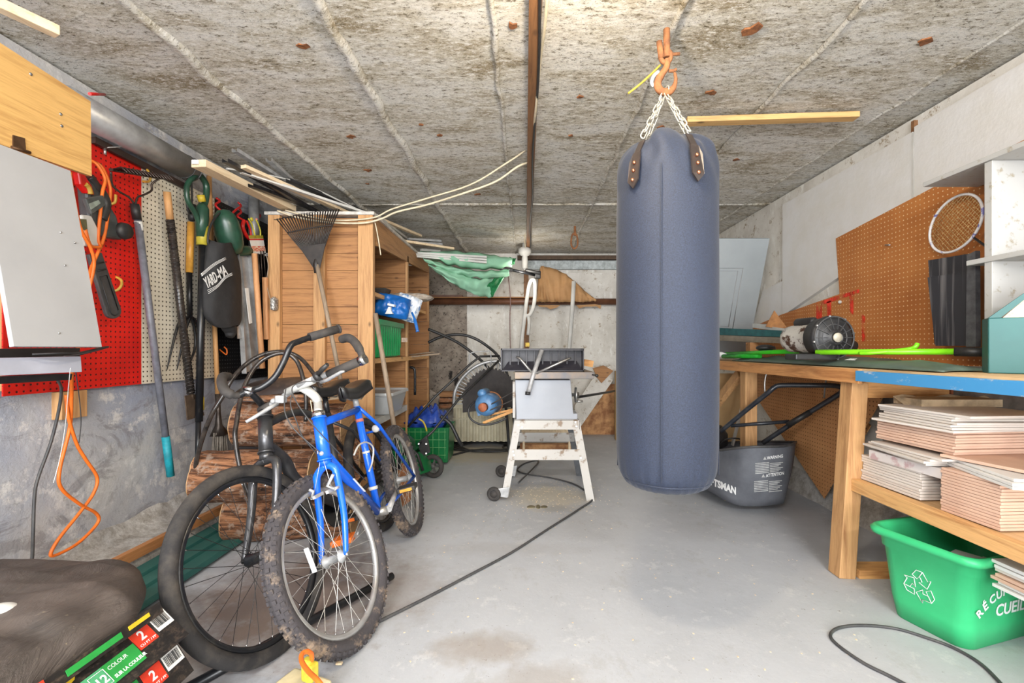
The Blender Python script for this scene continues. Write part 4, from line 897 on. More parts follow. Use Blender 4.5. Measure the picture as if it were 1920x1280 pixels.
def facekit(bx2, z0, dx, dz):
    yd = V((-dx, 0, dz)).normalized(); nn = V((dz, 0, dx)).normalized()
    return yd, nn, (lambda y, s_, lift=.003: V((bx2, y, z0))+yd*s_+nn*lift)
xd = V((0, 1, 0))
bg, z, h, bx, yb = bags[2]
yd, nn, on = facekit(-.925, .268, .085, .085)
face = MB().prism([on(.5, 0, 0), on(1.25, 0, 0), on(1.25, .12, 0), on(.5, .12, 0)], nn*.002).build('side_print', M['film2'], bg)
barcode(on(1.195, .055), xd, yd, .05, .045, face)
q = plate_at(on(1.13, .045), xd, yd, .055, .05, M['bgred'], 'red_patch', face)
text('2', 'lettering', M['print'], q, on(1.146, .064, .006), xd, yd, .034, bold=.0008)
text('CU FT / PI³', 'lettering', M['print'], q, on(1.134, .05, .006), xd, yd, .009, width=.047)
q = plate_at(on(.995, .022), xd, yd, .13, .05, M['bgmint'], 'mint_patch', face)
plate_at(on(1.04, .022, .0055), xd, yd, .085, .05, M['bggreen'], 'green_patch', q)
text('12', 'lettering', M['print'], q, on(1.009, .036, .007), xd, yd, .028, bold=.0006)
MB().tube([on(1.004, .028, .007), on(1.04, .028, .007), on(1.04, .066, .007), on(1.004, .066, .007)], .001, 4, True).build('frame_line', M['print'], q)
text('COLOUR', 'lettering', M['print'], q, on(1.048, .054, .007), xd, yd, .013, width=.05)
text('SUR LA COULEUR', 'lettering', M['print'], q, on(1.048, .030, .007), xd, yd, .0115, width=.084, bold=.0003)
MB().prism([on(.6, .0), on(1.0, .1), on(.97, .105), on(.6, .06)], nn*.001).build('green_swoosh', M['bggreen'], face)
MB().prism([on(.62, -.01, .005), on(.99, .085, .005), on(1.0, .097, .005), on(.6, .005, .005)], nn*.001).build('yellow_line', M['bgyel'], face)
MB().prism([on(.78, .005, .006), on(.9, .0, .006), on(.93, .03, .006), on(.88, .05, .006), on(.78, .04, .006)], nn*.001).build('yellow_badge', M['bgyel'], face)
m = MB()
for k in range(22): m.prism([on(1.06+.008*k, .1, .004), on(1.063+.008*k, .1, .004), on(1.066+.008*k, .118-.012*(k%3==0), .004), on(1.063+.008*k, .118-.012*(k%3==0), .004)], nn*.0008)
m.build('fine_print', plain('silver_print', (120, 120, 120), .4), face)
bg, z, h, bx, yb = bags[1]
yd, nn, on = facekit(-.912, .168, .05, .08)
face = MB().prism([on(.5, 0, 0), on(1.25, 0, 0), on(1.25, .1, 0), on(.5, .1, 0)], nn*.002).build('side_print', M['film2'], bg)
barcode(on(1.19, .045), xd, yd, .055, .04, face)
q = plate_at(on(1.125, .035), xd, yd, .058, .05, M['bgred'], 'red_patch', face)
text('2', 'lettering', M['print'], q, on(1.142, .054, .006), xd, yd, .034, bold=.0008)
text('CU FT / PI³', 'lettering', M['print'], q, on(1.129, .04, .006), xd, yd, .009, width=.05)
plate_at(on(1.03, .035), xd, yd, .085, .05, M['bggreen'], 'green_patch', face)
yd, nn, on = facekit(-.955, .358, .02, .045)
f2 = MB().prism([on(.7, .0, 0), on(1.2, .0, 0), on(1.2, .03, 0), on(.7, .03, 0)], nn*.002).build('side_print', M['film2'], top)
q = plate_at(on(.95, .008), xd, yd, .13, .014, M['bggreen'], 'green_patch', f2); plate_at(on(1.10, .012), xd, yd, .06, .01, M['bgyel'], 'yellow_patch', f2); plate_at(on(.86, .005), xd, yd, .05, .028, M['bgred'], 'red_patch', f2)
MB().ball(P(2, 1150, 1.05), (.035, .03, .022)).build('foam_lump', M['white'], None, 'white rounded lump lying on the top mulch bag at the picture edge', 'lump')
# cube tap with orange cord at the bottom edge
pb = thing('outlet_box', 'beige outlet box on the floor below the blue front wheel', 'outlet box', (-.68, 1.33, 0))
R = Matrix.Rotation(math.radians(-22), 3, 'Z')
MB().box((-.665, 1.325, .035), (.15, .12, .07), R).build('housing', plain('beige_plastic', (214, 200, 160), .45, dirt=.12), pb, bevel=.008)
MB().box((-.71, 1.30, .0712), (.05, .035, .002), R).box((-.64, 1.30, .0712), (.05, .035, .002), R).build('socket_face', plain('pale_beige', (226, 214, 184), .45), pb)
oc = thing('orange_plug_cord', 'yellow plug with an orange cord loop standing on the beige outlet box', 'plug', (-.66, 1.33, .07))
MB().box(P(581, 1258, 1.33), (.04, .032, .05), R).box(P(577, 1244, 1.33), (.03, .025, .03), R).build('plug', plain('lime_yellow_plug', (214, 196, 60), .5), oc, bevel=.006)
MB().tube(spl([P(576, 1243, 1.33), P(584, 1238, 1.33), P(584, 1226, 1.32), P(576, 1221, 1.30), P(566, 1226, 1.28), P(566, 1240, 1.25), P(578, 1258, 1.2), P(596, 1276, 1.15), P(620, 1310, 1.12)], 6), .0065, 10).build('cord', M['orange'], oc)
MB().box(P(636, 1243, 1.5), (.02, .01, .006)).build('wood_chip', M['paleY'], None, 'tiny wood chip on the floor beside the front wheel', 'wood chip')

# ================================================================ bicycles
def bike_plane(c0, c1, lean):
    d = (V(c1)-V(c0)).normalized(); up = V((-math.sin(lean), 0, math.cos(lean))); up = (up-d*up.dot(d)).normalized(); return V(c0), d, up, d.cross(up).normalized()
def wheel(parent, C, axle, R, tr, rimmat, spokemat, tyremat, knob, name='front_wheel', hubr=.016, hubw=.1, nsp=32, rimw=.011, nib=None, hubmat=None):
    C = V(C); axle = V(axle).normalized(); Rm = frame(axle)
    w_ = MB(); w_.ring(C, axle, R-tr, tr, 72, 12)
    def pt(a, r, z=0): return C+Rm@V((math.cos(a)*r, math.sin(a)*r, z))
    if knob:
        n = 64
        for k in range(n):
            for j, off in enumerate((-.75, -.25, .25, .75)):
                a = 2*pi*(k+(j % 2)*.5)/n; th = off*1.25; rr = R-tr+tr*math.cos(th)*1.04; zz = tr*math.sin(th)*1.04
                c = pt(a, rr, zz); t_ = (pt(a+.01, rr, zz)-c).normalized(); ra = (Rm@V((math.cos(a)*math.cos(th), math.sin(a)*math.cos(th), math.sin(th)))).normalized()
                w_.box(c, (.012, .011, .008), Matrix((t_, ra.cross(t_), ra)).transposed())
    ty = w_.build(name, tyremat, parent)
    Rr = R-2*tr+.004
    prof = [(Rr+.004, -rimw), (Rr-.016, -rimw*.9), (Rr-.02, -rimw*.4), (Rr-.02, rimw*.4), (Rr-.016, rimw*.9), (Rr+.004, rimw), (Rr-.004, 0), (Rr+.004, -rimw)]
    MB().lathe(prof, C, axle, 72, cap=False).build('rim', rimmat, ty)
    m = MB().lathe([(.006, -hubw/2-.012), (.008, -hubw/2), (.022, -hubw/2+.014), (.024, -hubw/2+.018), (hubr, -hubw/2+.026), (hubr, hubw/2-.026), (.024, hubw/2-.018), (.022, hubw/2-.014), (.008, hubw/2), (.006, hubw/2+.012)], C, axle, 20)
    m.build('hub', hubmat or M['alu'], ty)
    m = MB(); mn = MB()
    for k in range(nsp):
        a = 2*pi*k/nsp; s_ = 1 if k % 2 else -1; da = .75 if (k//2) % 2 else -.75
        e = pt(a, Rr-.018, 0); b = pt(a+da, .022, s_*(hubw/2-.017)); m.tube([b, e], .0011, 4, caps=False)
        if nib: mn.cyl(e, e.lerp(b, .045), .0022, 5)
    m.build('spokes', spokemat, ty)
    if nib: mn.build('nipples', nib, ty)
    return ty
M['tyre'] = plain('dusty_tyre', (38, 36, 36), .85, c2=(72, 66, 60), scale=14, lo=.45, hi=.7, bump=.4, bscale=90)
t = NT('muddy_tyre'); t.color(t.mix(t.mask(t.noise(9, None, 8, .75), .52, .66), (64, 60, 62), (150, 130, 110))); t.bump(t.noise(60), .5, .006); M['mudtyre'] = t.set(.9)
M['blue'] = plain('blue_frame_paint', (20, 98, 218), .22, c2=(16, 76, 180), scale=5)
t = NT('chipped_blue_paint'); t.color(t.mix(t.mask(t.noise(34, None, 6, .8), .66, .68), (20, 98, 218), (200, 190, 180))); M['bluechip'] = t.set(.25, 0, Coat_Weight=.5)
M['gun'] = plain('gunmetal_paint', (92, 92, 94), .28, .7, c2=(70, 68, 68)); M['satin'] = plain('satin_black_frame', (38, 38, 40), .4, c2=(56, 54, 54))
M['spoke'] = plain('spoke_steel', (222, 220, 214), .3, .6); M['dspoke'] = plain('black_spokes', (48, 46, 46), .35, .4)
M['rimsil'] = plain('rim_aluminium', (206, 206, 206), .32, .6, c2=(160, 154, 148), scale=8)
# ---- blue mountain bicycle
c0, c1 = V((-.585, 1.64, 0)), V((-.63, 2.66, 0))
p0, dr, up, sd = bike_plane(c0, c1, math.radians(14))
if sd.x < 0: sd = -sd
N = sd
def B(px, py, off=0): return PP(px, py, p0, N)+N*off
bk = thing('bicycle', 'blue mountain bicycle with white stem and muddy knobby tyres beside the black one', 'bicycle', tuple(c0))
a_, cm = math.radians(9), math.radians(23)
hd = V((-math.sin(a_), -math.cos(a_), 0)); sdv = V((math.cos(a_), -math.sin(a_), 0)); upw = V((0, 0, 1))*math.cos(cm)-sdv*math.sin(cm); ax1 = hd.cross(upw).normalized()
if ax1.x < 0: ax1 = -ax1
C1 = V((-.697, 1.655, .288))
fw = wheel(bk, C1, ax1, .313, .027, M['rimsil'], M['spoke'], M['mudtyre'], True, hubr=.014, nib=M['chrome'])
MB().box(P(582, 1050, 1.5), (.018, .006, .085), frame(upw, ax1)).build('reflector', plain('clear_reflector', (226, 228, 228), .15), fw, bevel=.004)
C2 = B(745, 905)
C2 = p0+dr*1.0+up*.31
wheel(bk, C2, N, .313, .027, M['rimsil'], M['spoke'], M['mudtyre'], True, 'rear_wheel', nib=None)
ht, hb = B(598, 783), B(609, 862); st = B(669, 762); bb_ = B(709, 960)
MB().cyl(ht, hb, .0235, 20).ring(ht, ht-hb, .024, .004).ring(hb, ht-hb, .024, .004).build('head_tube', M['bluechip'], bk)
MB().cyl(ht, ht+(ht-hb).normalized()*.025, .024, 18).build('headset', M['chrome'], bk)
MB().cyl(ht.lerp(hb, .15), st.lerp(bb_, .03), .0155, 14).build('top_tube', M['blue'], bk)
MB().cyl(ht.lerp(hb, .85), bb_, .0185, 14).build('down_tube', M['blue'], bk)
MB().cyl(st, bb_, .0165, 14).build('seat_tube', M['bluechip'], bk)
MB().cyl(st.lerp(bb_, .12), st.lerp(bb_, .15), .018, 14).build('tube_band', plain('pink_sticker_band', (206, 120, 110), .5), bk)
MB().cyl(st.lerp(bb_, .76), st.lerp(bb_, .79), .021, 14).cyl(st.lerp(bb_, .43), st.lerp(bb_, .45), .0175, 14).build('clamp_band', M['white'], bk)
m = MB(); m2 = MB()
for s_ in (1, -1):
    dro = C2+N*s_*.062
    MB().tube([st.lerp(bb_, .02)+N*s_*.01, st.lerp(dro, .25)+N*s_*.028, dro], .0085, 10).build('seat_stay', M['blue'], bk)
    MB().tube([bb_+N*s_*.02, bb_.lerp(dro, .4)+N*s_*.025, dro], .0095, 10).build('chain_stay', M['blue'], bk)
k_ = st.lerp(C2, .3); MB().cyl(k_-N*.04, k_+N*.04, .006, 8).build('brake_bridge', M['blue'], bk)
dt0, dt1 = ht.lerp(hb, .85), bb_
tx = (dt1-dt0).normalized(); ty_ = tx.cross(N).normalized()
if ty_.z < 0: ty_ = -ty_
MB().beam(dt0.lerp(dt1, .40)+N*.0185, dt0.lerp(dt1, .62)+N*.0185, .012, .002, tx.cross(N)).build('white_decal', M['print'], bk)
MB().tube(spl([B(655, 855, .02), B(660, 838, .03), B(675, 832, .03), B(688, 842, .03), B(690, 868, .02), B(684, 885, .02)], 5), .004, 8).build('bottle_cage', M['white'], bk)
# fork with curved blades
cr_ = hb+(hb-ht).normalized()*.02; e1, e2 = C1-ax1*.052, C1+ax1*.052
crw = ax1
for s_, e in ((-1, e1), (1, e2)):
    q = [cr_, cr_+crw*s_*.032+(C1-cr_)*.05, cr_+crw*s_*.045+(C1-cr_)*.16, (cr_+crw*s_*.05).lerp(e, .6)-hd*.012, e]
    MB().tube(spl(q, 6), [.014]*13+[.013, .0128, .0126, .0124, .012, .0118, .0115, .011, .0105, .0100, .0095, .009, .0085][:12], 12).build('fork_blade', M['bluechip'], bk)
MB().cyl(hb, cr_, .022, 16).build('fork_crown', M['blue'], bk)
m = MB().cyl(e1-ax1*.012, e1+ax1*.004, .008, 10).cyl(e2-ax1*.004, e2+ax1*.012, .008, 10); m.build('axle_nuts', M['steel'], bk)
for s_ in (-1, 1):
    q = (cr_+crw*s_*.05).lerp(C1+ax1*s_*.05, .28); m = MB().cyl(q, q+hd*.03, .006, 8).tube([q+hd*.028, q+hd*.034+crw*(-s_)*.02+upw*.02, q+hd*.03+crw*s_*.015+upw*.05], .006, 8).box(q+hd*.02-crw*s_*.022, (.05, .012, .012), frame(upw, hd))
    m.build('brake_arm', M['alu'], bk)
ca = P(603, 850, 1.68); MB().ball(ca, .009).build('brake_cable_hanger', M['alu'], bk)
# stem, bar
st0 = ht+(ht-hb).normalized()*.02; s1_ = P(588, 757, 1.86); s2_ = P(563, 727, 1.80)
stp = [st0, P(596, 757, 1.83), P(592, 745, 1.82), P(578, 733, 1.80), P(562, 724, 1.78)]
MB().tube(spl(stp, 5), [.0155]*8+[.017]*13, 12).build('stem', M['white'], bk, 'white painted stem')
bl0, br0 = P(503, 762, 1.83), P(683, 673, 1.72); bc = P(560, 723, 1.77)
MB().cyl(bl0, P(520, 752, 1.82), .012, 12).cyl(P(520, 752, 1.82), bc, .012, 12).cyl(bc, br0, .012, 12).build('handlebar', M['alu'], bk)
MB().cyl(P(538, 735, 1.79), P(588, 712, 1.76), .015, 14).build('bar_sleeve', M['white'], bk)
MB().cyl(P(616, 702, 1.745), P(679, 675, 1.72), .0175, 16).build('grip', M['rubber'], bk)
MB().cyl(P(488, 770, 1.84), P(510, 758, 1.83), .0165, 14).build('grip', M['rubber'], bk)
MB().cyl(P(675, 677, 1.72), P(685, 672, 1.715), .0195, 14).build('bar_end_clamp', M['chrome'], bk)
MB().tube(spl([P(681, 673, 1.72), P(674, 655, 1.74), P(664, 640, 1.78), P(652, 633, 1.80), P(641, 636, 1.82)], 5), [.013]*5+[.0165]*16, 12).build('bar_end', M['rubber'], bk)
m = MB().tube([P(602, 716, 1.72), P(614, 712, 1.69), P(640, 697, 1.66), P(646, 696, 1.66)], [.007, .007, .006, .004], 8); m.build('brake_lever', M['alu'], bk)
m = MB().tube([P(520, 757, 1.78), P(506, 764, 1.74), P(480, 780, 1.70), P(461, 791, 1.68)], [.008, .008, .007, .006], 8); m.build('brake_lever', M['alu'], bk)
MB().cyl(P(592, 708, 1.74), P(600, 703, 1.74), .02, 12).tube([P(596, 703, 1.73), P(604, 692, 1.71), P(614, 683, 1.70)], [.008, .010, .008], 8).build('shifter', M['black'], bk)
MB().box(P(527, 748, 1.79), (.035, .03, .03)).ball(P(513, 752, 1.79), .012).build('shifter', M['alu'], bk, bevel=.004)
def cab(q, name='brake_cable', r=.0022, mat='cable'): MB().tube(spl(q, 8), r, 6).build(name, M[mat], bk)
cab([P(600, 715, 1.73), P(575, 715, 1.70), P(552, 722, 1.68), P(548, 735, 1.66), P(560, 760, 1.64), P(590, 800, 1.62), P(632, 845, 1.72), P(660, 875, 1.9), P(685, 900, 2.1)])
cab([P(536, 728, 1.75), P(534, 745, 1.70), P(535, 775, 1.66), P(552, 805, 1.64), P(585, 835, 1.66), P(603, 850, 1.68)])
cab([P(548, 738, 1.75), P(545, 760, 1.7), P(556, 790, 1.7), P(570, 822, 1.72), P(610, 868, 1.78)])
cab([P(582, 750, 1.80), P(588, 790, 1.74), P(596, 850, 1.68)], 'straddle_wire', .0015, 'cream')
for s_ in (-1, 1): MB().tube([ca, (cr_+crw*s_*.05).lerp(C1, .25)+hd*.03], .0012, 5).build('straddle_wire', M['spoke'], bk)
# saddle, crank, pedals
def saddle(parent, c, fwd, side, upv, L=.27, W=.15, name='saddle', mat=None):
    rows = []
    for i in range(19):
        u = i/18; wdt = .018+(W/2-.018)*max(0, 1-(u/.95))**1.3 if u < .95 else .018*max(0, 1-(u-.95)/.06)
        if u < .12: wdt *= (u/.12)**.5*.8+.2
        zt = .03+.018*math.cos(u*pi*1.6)
        rows.append([c+fwd*(u-.42)*L+side*(math.cos(pi*k/10)*wdt)+upv*(zt*.8+(math.sin(pi*k/10)**.6 if k % 10 else 0)*.026-.028*(1 if k % 10 == 0 else 0)) for k in range(11)])
    s = MB().grid(rows, True).build(name, mat or M['saddle'], parent, solid=.008)
    MB().tube([c+fwd*.1+side*.008, c-fwd*.02+side*.02-upv*.025, c-fwd*.09+side*.03], .0035, 6).tube([c+fwd*.1-side*.008, c-fwd*.02-side*.02-upv*.025, c-fwd*.09-side*.03], .0035, 6).build('saddle_rails', M['steel'], s)
M['saddle'] = plain('black_vinyl_saddle', (26, 26, 27), .3, c2=(40, 38, 38))
tube_dir = (st-bb_).normalized()
MB().cyl(st, st+tube_dir*.05, .0135, 12).build('seat_post', M['alu'], bk)
saddle(bk, st+tube_dir*.055, -dr, N, up)
MB().cyl(bb_-N*.035, bb_+N*.045, .02, 16).build('bottom_bracket', M['steel'], bk)
pe = bb_+N*.055+dr*.165+up*.035
MB().tube([bb_+N*.05, pe], [.015, .010], 8).build('crank_arm', M['alu'], bk); 
MB().box(pe+N*.055, (.09, .07, .024), Matrix((N, dr, up)).transposed()).build('pedal', M['black'], bk, bevel=.004)
MB().box(pe+N*.055-dr*.036, (.06, .004, .014), Matrix((N, dr, up)).transposed()).build('pedal_reflector', plain('amber_reflector', (226, 160, 60), .3), bk)
pe = bb_-N*.055-dr*.165-up*.03
MB().tube([bb_-N*.05, pe], [.015, .010], 8).lathe([(.085, -.003), (.088, 0), (.085, .003)], bb_-N*.045, N, 40).build('crank_arm', M['steel'], bk)
MB().box(pe-N*.055, (.09, .07, .024), Matrix((N, dr, up)).transposed()).build('pedal', M['orange'], bk, bevel=.004)
MB().lathe([(.0, 0), (.05, 0), (.055, .006), (.03, .012), (0, .012)], C2-N*.055, N, 24).build('rear_sprocket', M['steel'], bk)
MB().ball(B(697, 805, .02), (.02, .012, .02)).build('rear_lamp', M['white'], bk)
# ---- black bicycle behind it
c0, c1 = V((-.83, 1.6, 0)), V((-.80, 2.68, 0))
p0, dr, up, sd = bike_plane(c0, c1, math.radians(16))
N = sd if sd.x > 0 else -sd
bk = thing('bicycle', 'black and gunmetal city bicycle with high swept handlebar behind the blue bicycle', 'bicycle', tuple(c0))
a_, cm = math.radians(11.5), math.radians(20.5)
hd = V((-math.sin(a_), -math.cos(a_), 0)); sdv = V((math.cos(a_), -math.sin(a_), 0)); upw = V((0, 0, 1))*math.cos(cm)-sdv*math.sin(cm); ax1 = hd.cross(upw).normalized()
if ax1.x < 0: ax1 = -ax1
C1 = V((-.951, 1.61, .312))
wheel(bk, C1, ax1, .334, .0245, M['blackm'], M['dspoke'], M['tyre'], False, hubr=.02, nib=M['chrome'], hubmat=M['blackm'], nsp=32)
C2 = p0+dr*1.08+up*.335
wheel(bk, C2, N, .334, .0245, M['blackm'], M['dspoke'], M['tyre'], False, 'rear_wheel', hubr=.02, hubmat=M['blackm'])
ht, hb = B(497, 783), B(499, 848); st = B(614, 775); bb_ = p0+dr*.62+up*.30
MB().cyl(ht, hb, .026, 22).ring(hb, ht-hb, .027, .004).build('head_tube', M['gun'], bk, 'gunmetal head tube')
MB().cyl(ht, ht+(ht-hb).normalized()*.03, .024, 18).cyl(ht, ht+(ht-hb).normalized()*.008, .03, 18).build('headset', M['black'], bk)
MB().tube(spl([ht.lerp(hb, .2), ht.lerp(hb, .2).lerp(st, .5)+up*.03, st.lerp(bb_, .1)], 6), .0175, 12).build('top_tube', M['satin'], bk)
MB().tube(spl([ht.lerp(hb, .8), B(532, 862), B(560, 905), bb_], 6), .025, 14).build('down_tube', M['satin'], bk)
MB().cyl(st, bb_, .018, 14).build('seat_tube', M['satin'], bk)
for s_ in (1, -1):
    dro = C2+N*s_*.065
    MB().tube([st.lerp(bb_, .1)+N*s_*.015, st.lerp(dro, .3)+N*s_*.035, dro], .009, 8).build('seat_stay', M['satin'], bk)
    MB().tube([bb_+N*s_*.02, dro], .010, 8).build('chain_stay', M['satin'], bk)
cr_ = hb+(hb-ht).normalized()*.03; e1, e2 = C1-ax1*.055, C1+ax1*.055
for s_, e in ((-1, e1), (1, e2)):
    q = [cr_+ax1*s_*.0, cr_+ax1*s_*.03+(hb-ht).normalized()*.006, cr_+ax1*s_*.055+(C1-cr_)*.12, (cr_+ax1*s_*.058).lerp(e, .55)-hd*.01, e]
    MB().tube(spl(q, 6), [.0165]*13+[.016, .016, .0155, .015, .0145, .014, .0135, .013, .0125, .012, .0115, .011], 12).build('fork_blade', M['gun'], bk)
MB().ring(cr_, hd, .014, .004).cyl(hb, cr_, .024, 16).build('fork_crown', M['gun'], bk)
stp = [ht+(ht-hb).normalized()*.02, P(493, 762, 1.86), P(482, 748, 1.82), P(470, 736, 1.79)]
MB().tube(spl(stp, 5), .0135, 12).build('stem', M['blackm'], bk)
MB().ball(P(465, 734, 1.78), .02).cyl(P(458, 728, 1.76), P(474, 730, 1.76), .01).build('bar_clamp', M['chrome'], bk)
bar = [P(448, 741, 1.76), P(466, 733, 1.78), P(490, 726, 1.80), P(515, 707, 1.82), P(532, 678, 1.84), P(545, 648, 1.86), P(560, 640, 1.90), P(582, 632, 1.95)]
MB().tube(spl(bar, 6), .0125, 14).build('handlebar', M['blackm'], bk)
MB().cyl(P(580, 632, 1.95), P(636, 616, 2.05), .0185, 16).lathe([(.0185, 0), (.021, .003), (.021, .008), (.018, .01)], P(633, 617, 2.04), P(636, 616, 2.05)-P(580, 632, 1.95), 16).build('grip', M['rubber'], bk)
MB().tube(spl([P(448, 741, 1.76), P(435, 740, 1.74), P(422, 732, 1.74), P(416, 718, 1.78), P(418, 706, 1.86), P(428, 706, 1.93)], 6), [.0125]*6+[.018]*25, 14).build('grip', M['rubber'], bk)
tube_dir = (st-bb_).normalized()
MB().cyl(st, st+tube_dir*.1, .014, 12).build('seat_post', M['blackm'], bk)
saddle(bk, B(618, 738), -dr, N, up, .28, .2)
MB().cyl(bb_-N*.04, bb_+N*.04, .022, 16).lathe([(.088, -.003), (.092, 0), (.088, .003)], bb_-N*.045, N, 40).build('bottom_bracket', M['blackm'], bk)
for s_ in (1, -1):
    pe = bb_+N*s_*.055-s_*dr*.16-up*s_*.03
    MB().tube([bb_+N*s_*.05, pe], [.015, .010], 8).build('crank_arm', M['blackm'], bk)
    MB().box(pe+N*s_*.055, (.09, .08, .022), Matrix((N, dr, up)).transposed()).build('pedal', M['black'], bk, bevel=.004)
    MB().box(pe+N*s_*.055-dr*.041, (.06, .004, .014), Matrix((N, dr, up)).transposed()).build('pedal_reflector', M['orange'], bk)
# ================================================================ middle and back of the room
# ---- table saw on its stand
ts = thing('table_saw', 'grey table saw on a white angle-iron stand with castors in the middle of the room', 'table saw', (.1, 3.4, 0))
Yf, Yb = 3.15, 3.78
M['standwhite'] = plain('chipped_off_white_paint', (188, 184, 178), .5, c2=(140, 120, 100), scale=16, lo=.56, hi=.66)
M['sawgrey'] = plain('blue_grey_enamel', (160, 164, 172), .4, scale=3, dirt=.06)
def q3(px, py, Y): return P(px, py, Y)
def angle_leg(a, b, s, y):
    m = MB(); m.beam(a, b, .048, .003, (0, 1, 0)); off = V((s*.022, .02 if y == 0 else -.02, 0)); m.beam(a+off, b+off, .003, .04, (0, 1, 0)); return m
for (a, b, s, y) in ((P(971, 800, Yf), P(946, 938, Yf), -1, 0), (P(1079, 800, Yf), P(1107, 938, Yf), 1, 0)):
    a = V((a.x, Yf, .56)); b = V((b.x, Yf, .0 if s > 0 else .03)); m = MB(); d = b-a
    m.prism([a+V((-.026, 0, 0)), a+V((.026, 0, 0)), b+V((.026, 0, 0)), b+V((-.026, 0, 0))], (0, .003, 0)); m.prism([a+V((s*.026, 0, 0)), a+V((s*.026, .04, 0)), b+V((s*.026, .04, 0)), b+V((s*.026, 0, 0))], (.003, 0, 0)); m.build('leg', M['standwhite'], ts)
    a2 = V((a.x, Yb, .56)); b2 = V((b.x, Yb, b.z)); m = MB(); m.prism([a2+V((-.026, 0, 0)), a2+V((.026, 0, 0)), b2+V((.026, 0, 0)), b2+V((-.026, 0, 0))], (0, .003, 0)); m.prism([a2+V((s*.026, 0, 0)), a2+V((s*.026, -.04, 0)), b2+V((s*.026, -.04, 0)), b2+V((s*.026, 0, 0))], (.003, 0, 0)); m.build('leg', M['standwhite'] if s < 0 else plain('dark_leg', (80, 82, 86), .5), ts)
for y in (Yf-.004, Yb):
    l_, r_ = P(966, 0, Yf).x, P(1084, 0, Yf).x
    MB().bb((l_, y, P(0, 805, Yf).z), (r_, y+.003, P(0, 786, Yf).z)).bb((l_, y, P(0, 787, Yf).z-.003), (r_, y+.03, P(0, 787, Yf).z)).build('top_rail', M['standwhite'], ts)
    l_, r_ = P(957, 0, Yf).x, P(1096, 0, Yf).x
    MB().bb((l_, y, P(0, 862, Yf).z), (r_, y+.003, P(0, 842, Yf).z)).build('lower_rail', M['standwhite'], ts)
for s in (-1, 1):
    xa = P(966 if s < 0 else 1086, 0, Yf).x; MB().bb((xa, Yf, P(0, 805, Yf).z), (xa+.003, Yb, P(0, 788, Yf).z)).build('side_rail', M['standwhite'], ts)
m = MB()
for px, py in ((972, 797), (979, 801), (1079, 791), (1081, 799), (964, 853), (1089, 858), (962, 846)): m.cyl(P(px, py, Yf-.006), P(px, py, Yf-.011), .006, 8)
m.build('bolts', M['steel'], ts)
body = [P(968, 786, Yf), P(1083, 786, Yf), P(1083, 775, Yf), P(1075, 775, Yf), P(1070, 712, Yf), P(966, 712, Yf)]
MB().prism(body, (0, .5, 0)).build('cabinet', M['sawgrey'], ts, bevel=.004)
tb = MB().bb((P(965, 0, 3.12).x, 3.10, P(0, 710, 3.12).z), (P(1113, 0, 3.12).x, 3.72, P(0, 697, 3.12).z)).build('table', plain('dusty_cast_iron', (112, 112, 116), .5, .4, c2=(150, 130, 108), scale=10), ts, bevel=.003)
MB().lathe([(.012, -.03), (.012, .0), (.055, .0), (.055, .012), (.02, .014), (.02, .03), (0, .03)], P(1078, 740, 3.3), (1, 0, 0), 24).cyl(P(1080, 752, 3.3), P(1093, 752, 3.3), .008, 8).build('hand_wheel', M['steel'], ts)
MB().ball(P(1119, 704, 3.1), .012).cyl(P(1110, 702, 3.1), P(1119, 704, 3.1), .006, 8).build('fence_knob', M['black'], ts)
MB().bb((P(962, 0, 3.3).x, 3.2, P(0, 783, 3.2).z), (P(967, 0, 3.3).x, 3.6, P(0, 715, 3.2).z)).build('side_plate', M['standwhite'], ts)
for nm, (px, py, Y) in enumerate(((926, 926, 3.15), (940, 886, 3.74))):
    cst = MB().prism([P(px+4, py-10, Y)+V((0, -.008, 0)), P(px+30, py-14, Y)+V((0, -.008, 0)), P(px+26, py+7, Y)+V((0, -.008, 0)), P(px+8, py+4, Y)+V((0, -.008, 0))], (0, .03, 0)).build('caster_bracket', M['alu'], ts, bevel=.004)
    c = P(px, py, Y); c.z = .05
    MB().ring(c, (.25, 1, 0), .034, .016, 28, 10, flat=None).lathe([(0, -.012), (.026, -.012), (.028, 0), (.026, .012), (0, .012)], c, (.25, 1, 0), 20).build('caster_wheel', M['rubber'], cst)
wire([P(972, 905, 3.4)+V((0, 0, .0)), PZ(975, 872, .008), PZ(1000, 863, .008)][:1]+[PZ(1010, 865, .008), PZ(985, 868, .008), PZ(970, 880, .008), PZ(985, 888, .008), PZ(1030, 895, .008), PZ(1070, 905, .008), PZ(1095, 918, .008), PZ(1112, 934, .008), PZ(1085, 955, .007), PZ(1030, 990, .007), PZ(960, 1035, .007), PZ(880, 1078, .007), PZ(800, 1120, .007), PZ(740, 1150, .007), PZ(700, 1170, .007)][0:],
     .0065, M['cable'], 'floor_cable', 'dark power cable running across the floor from the table saw to the bicycles', 8, 8)
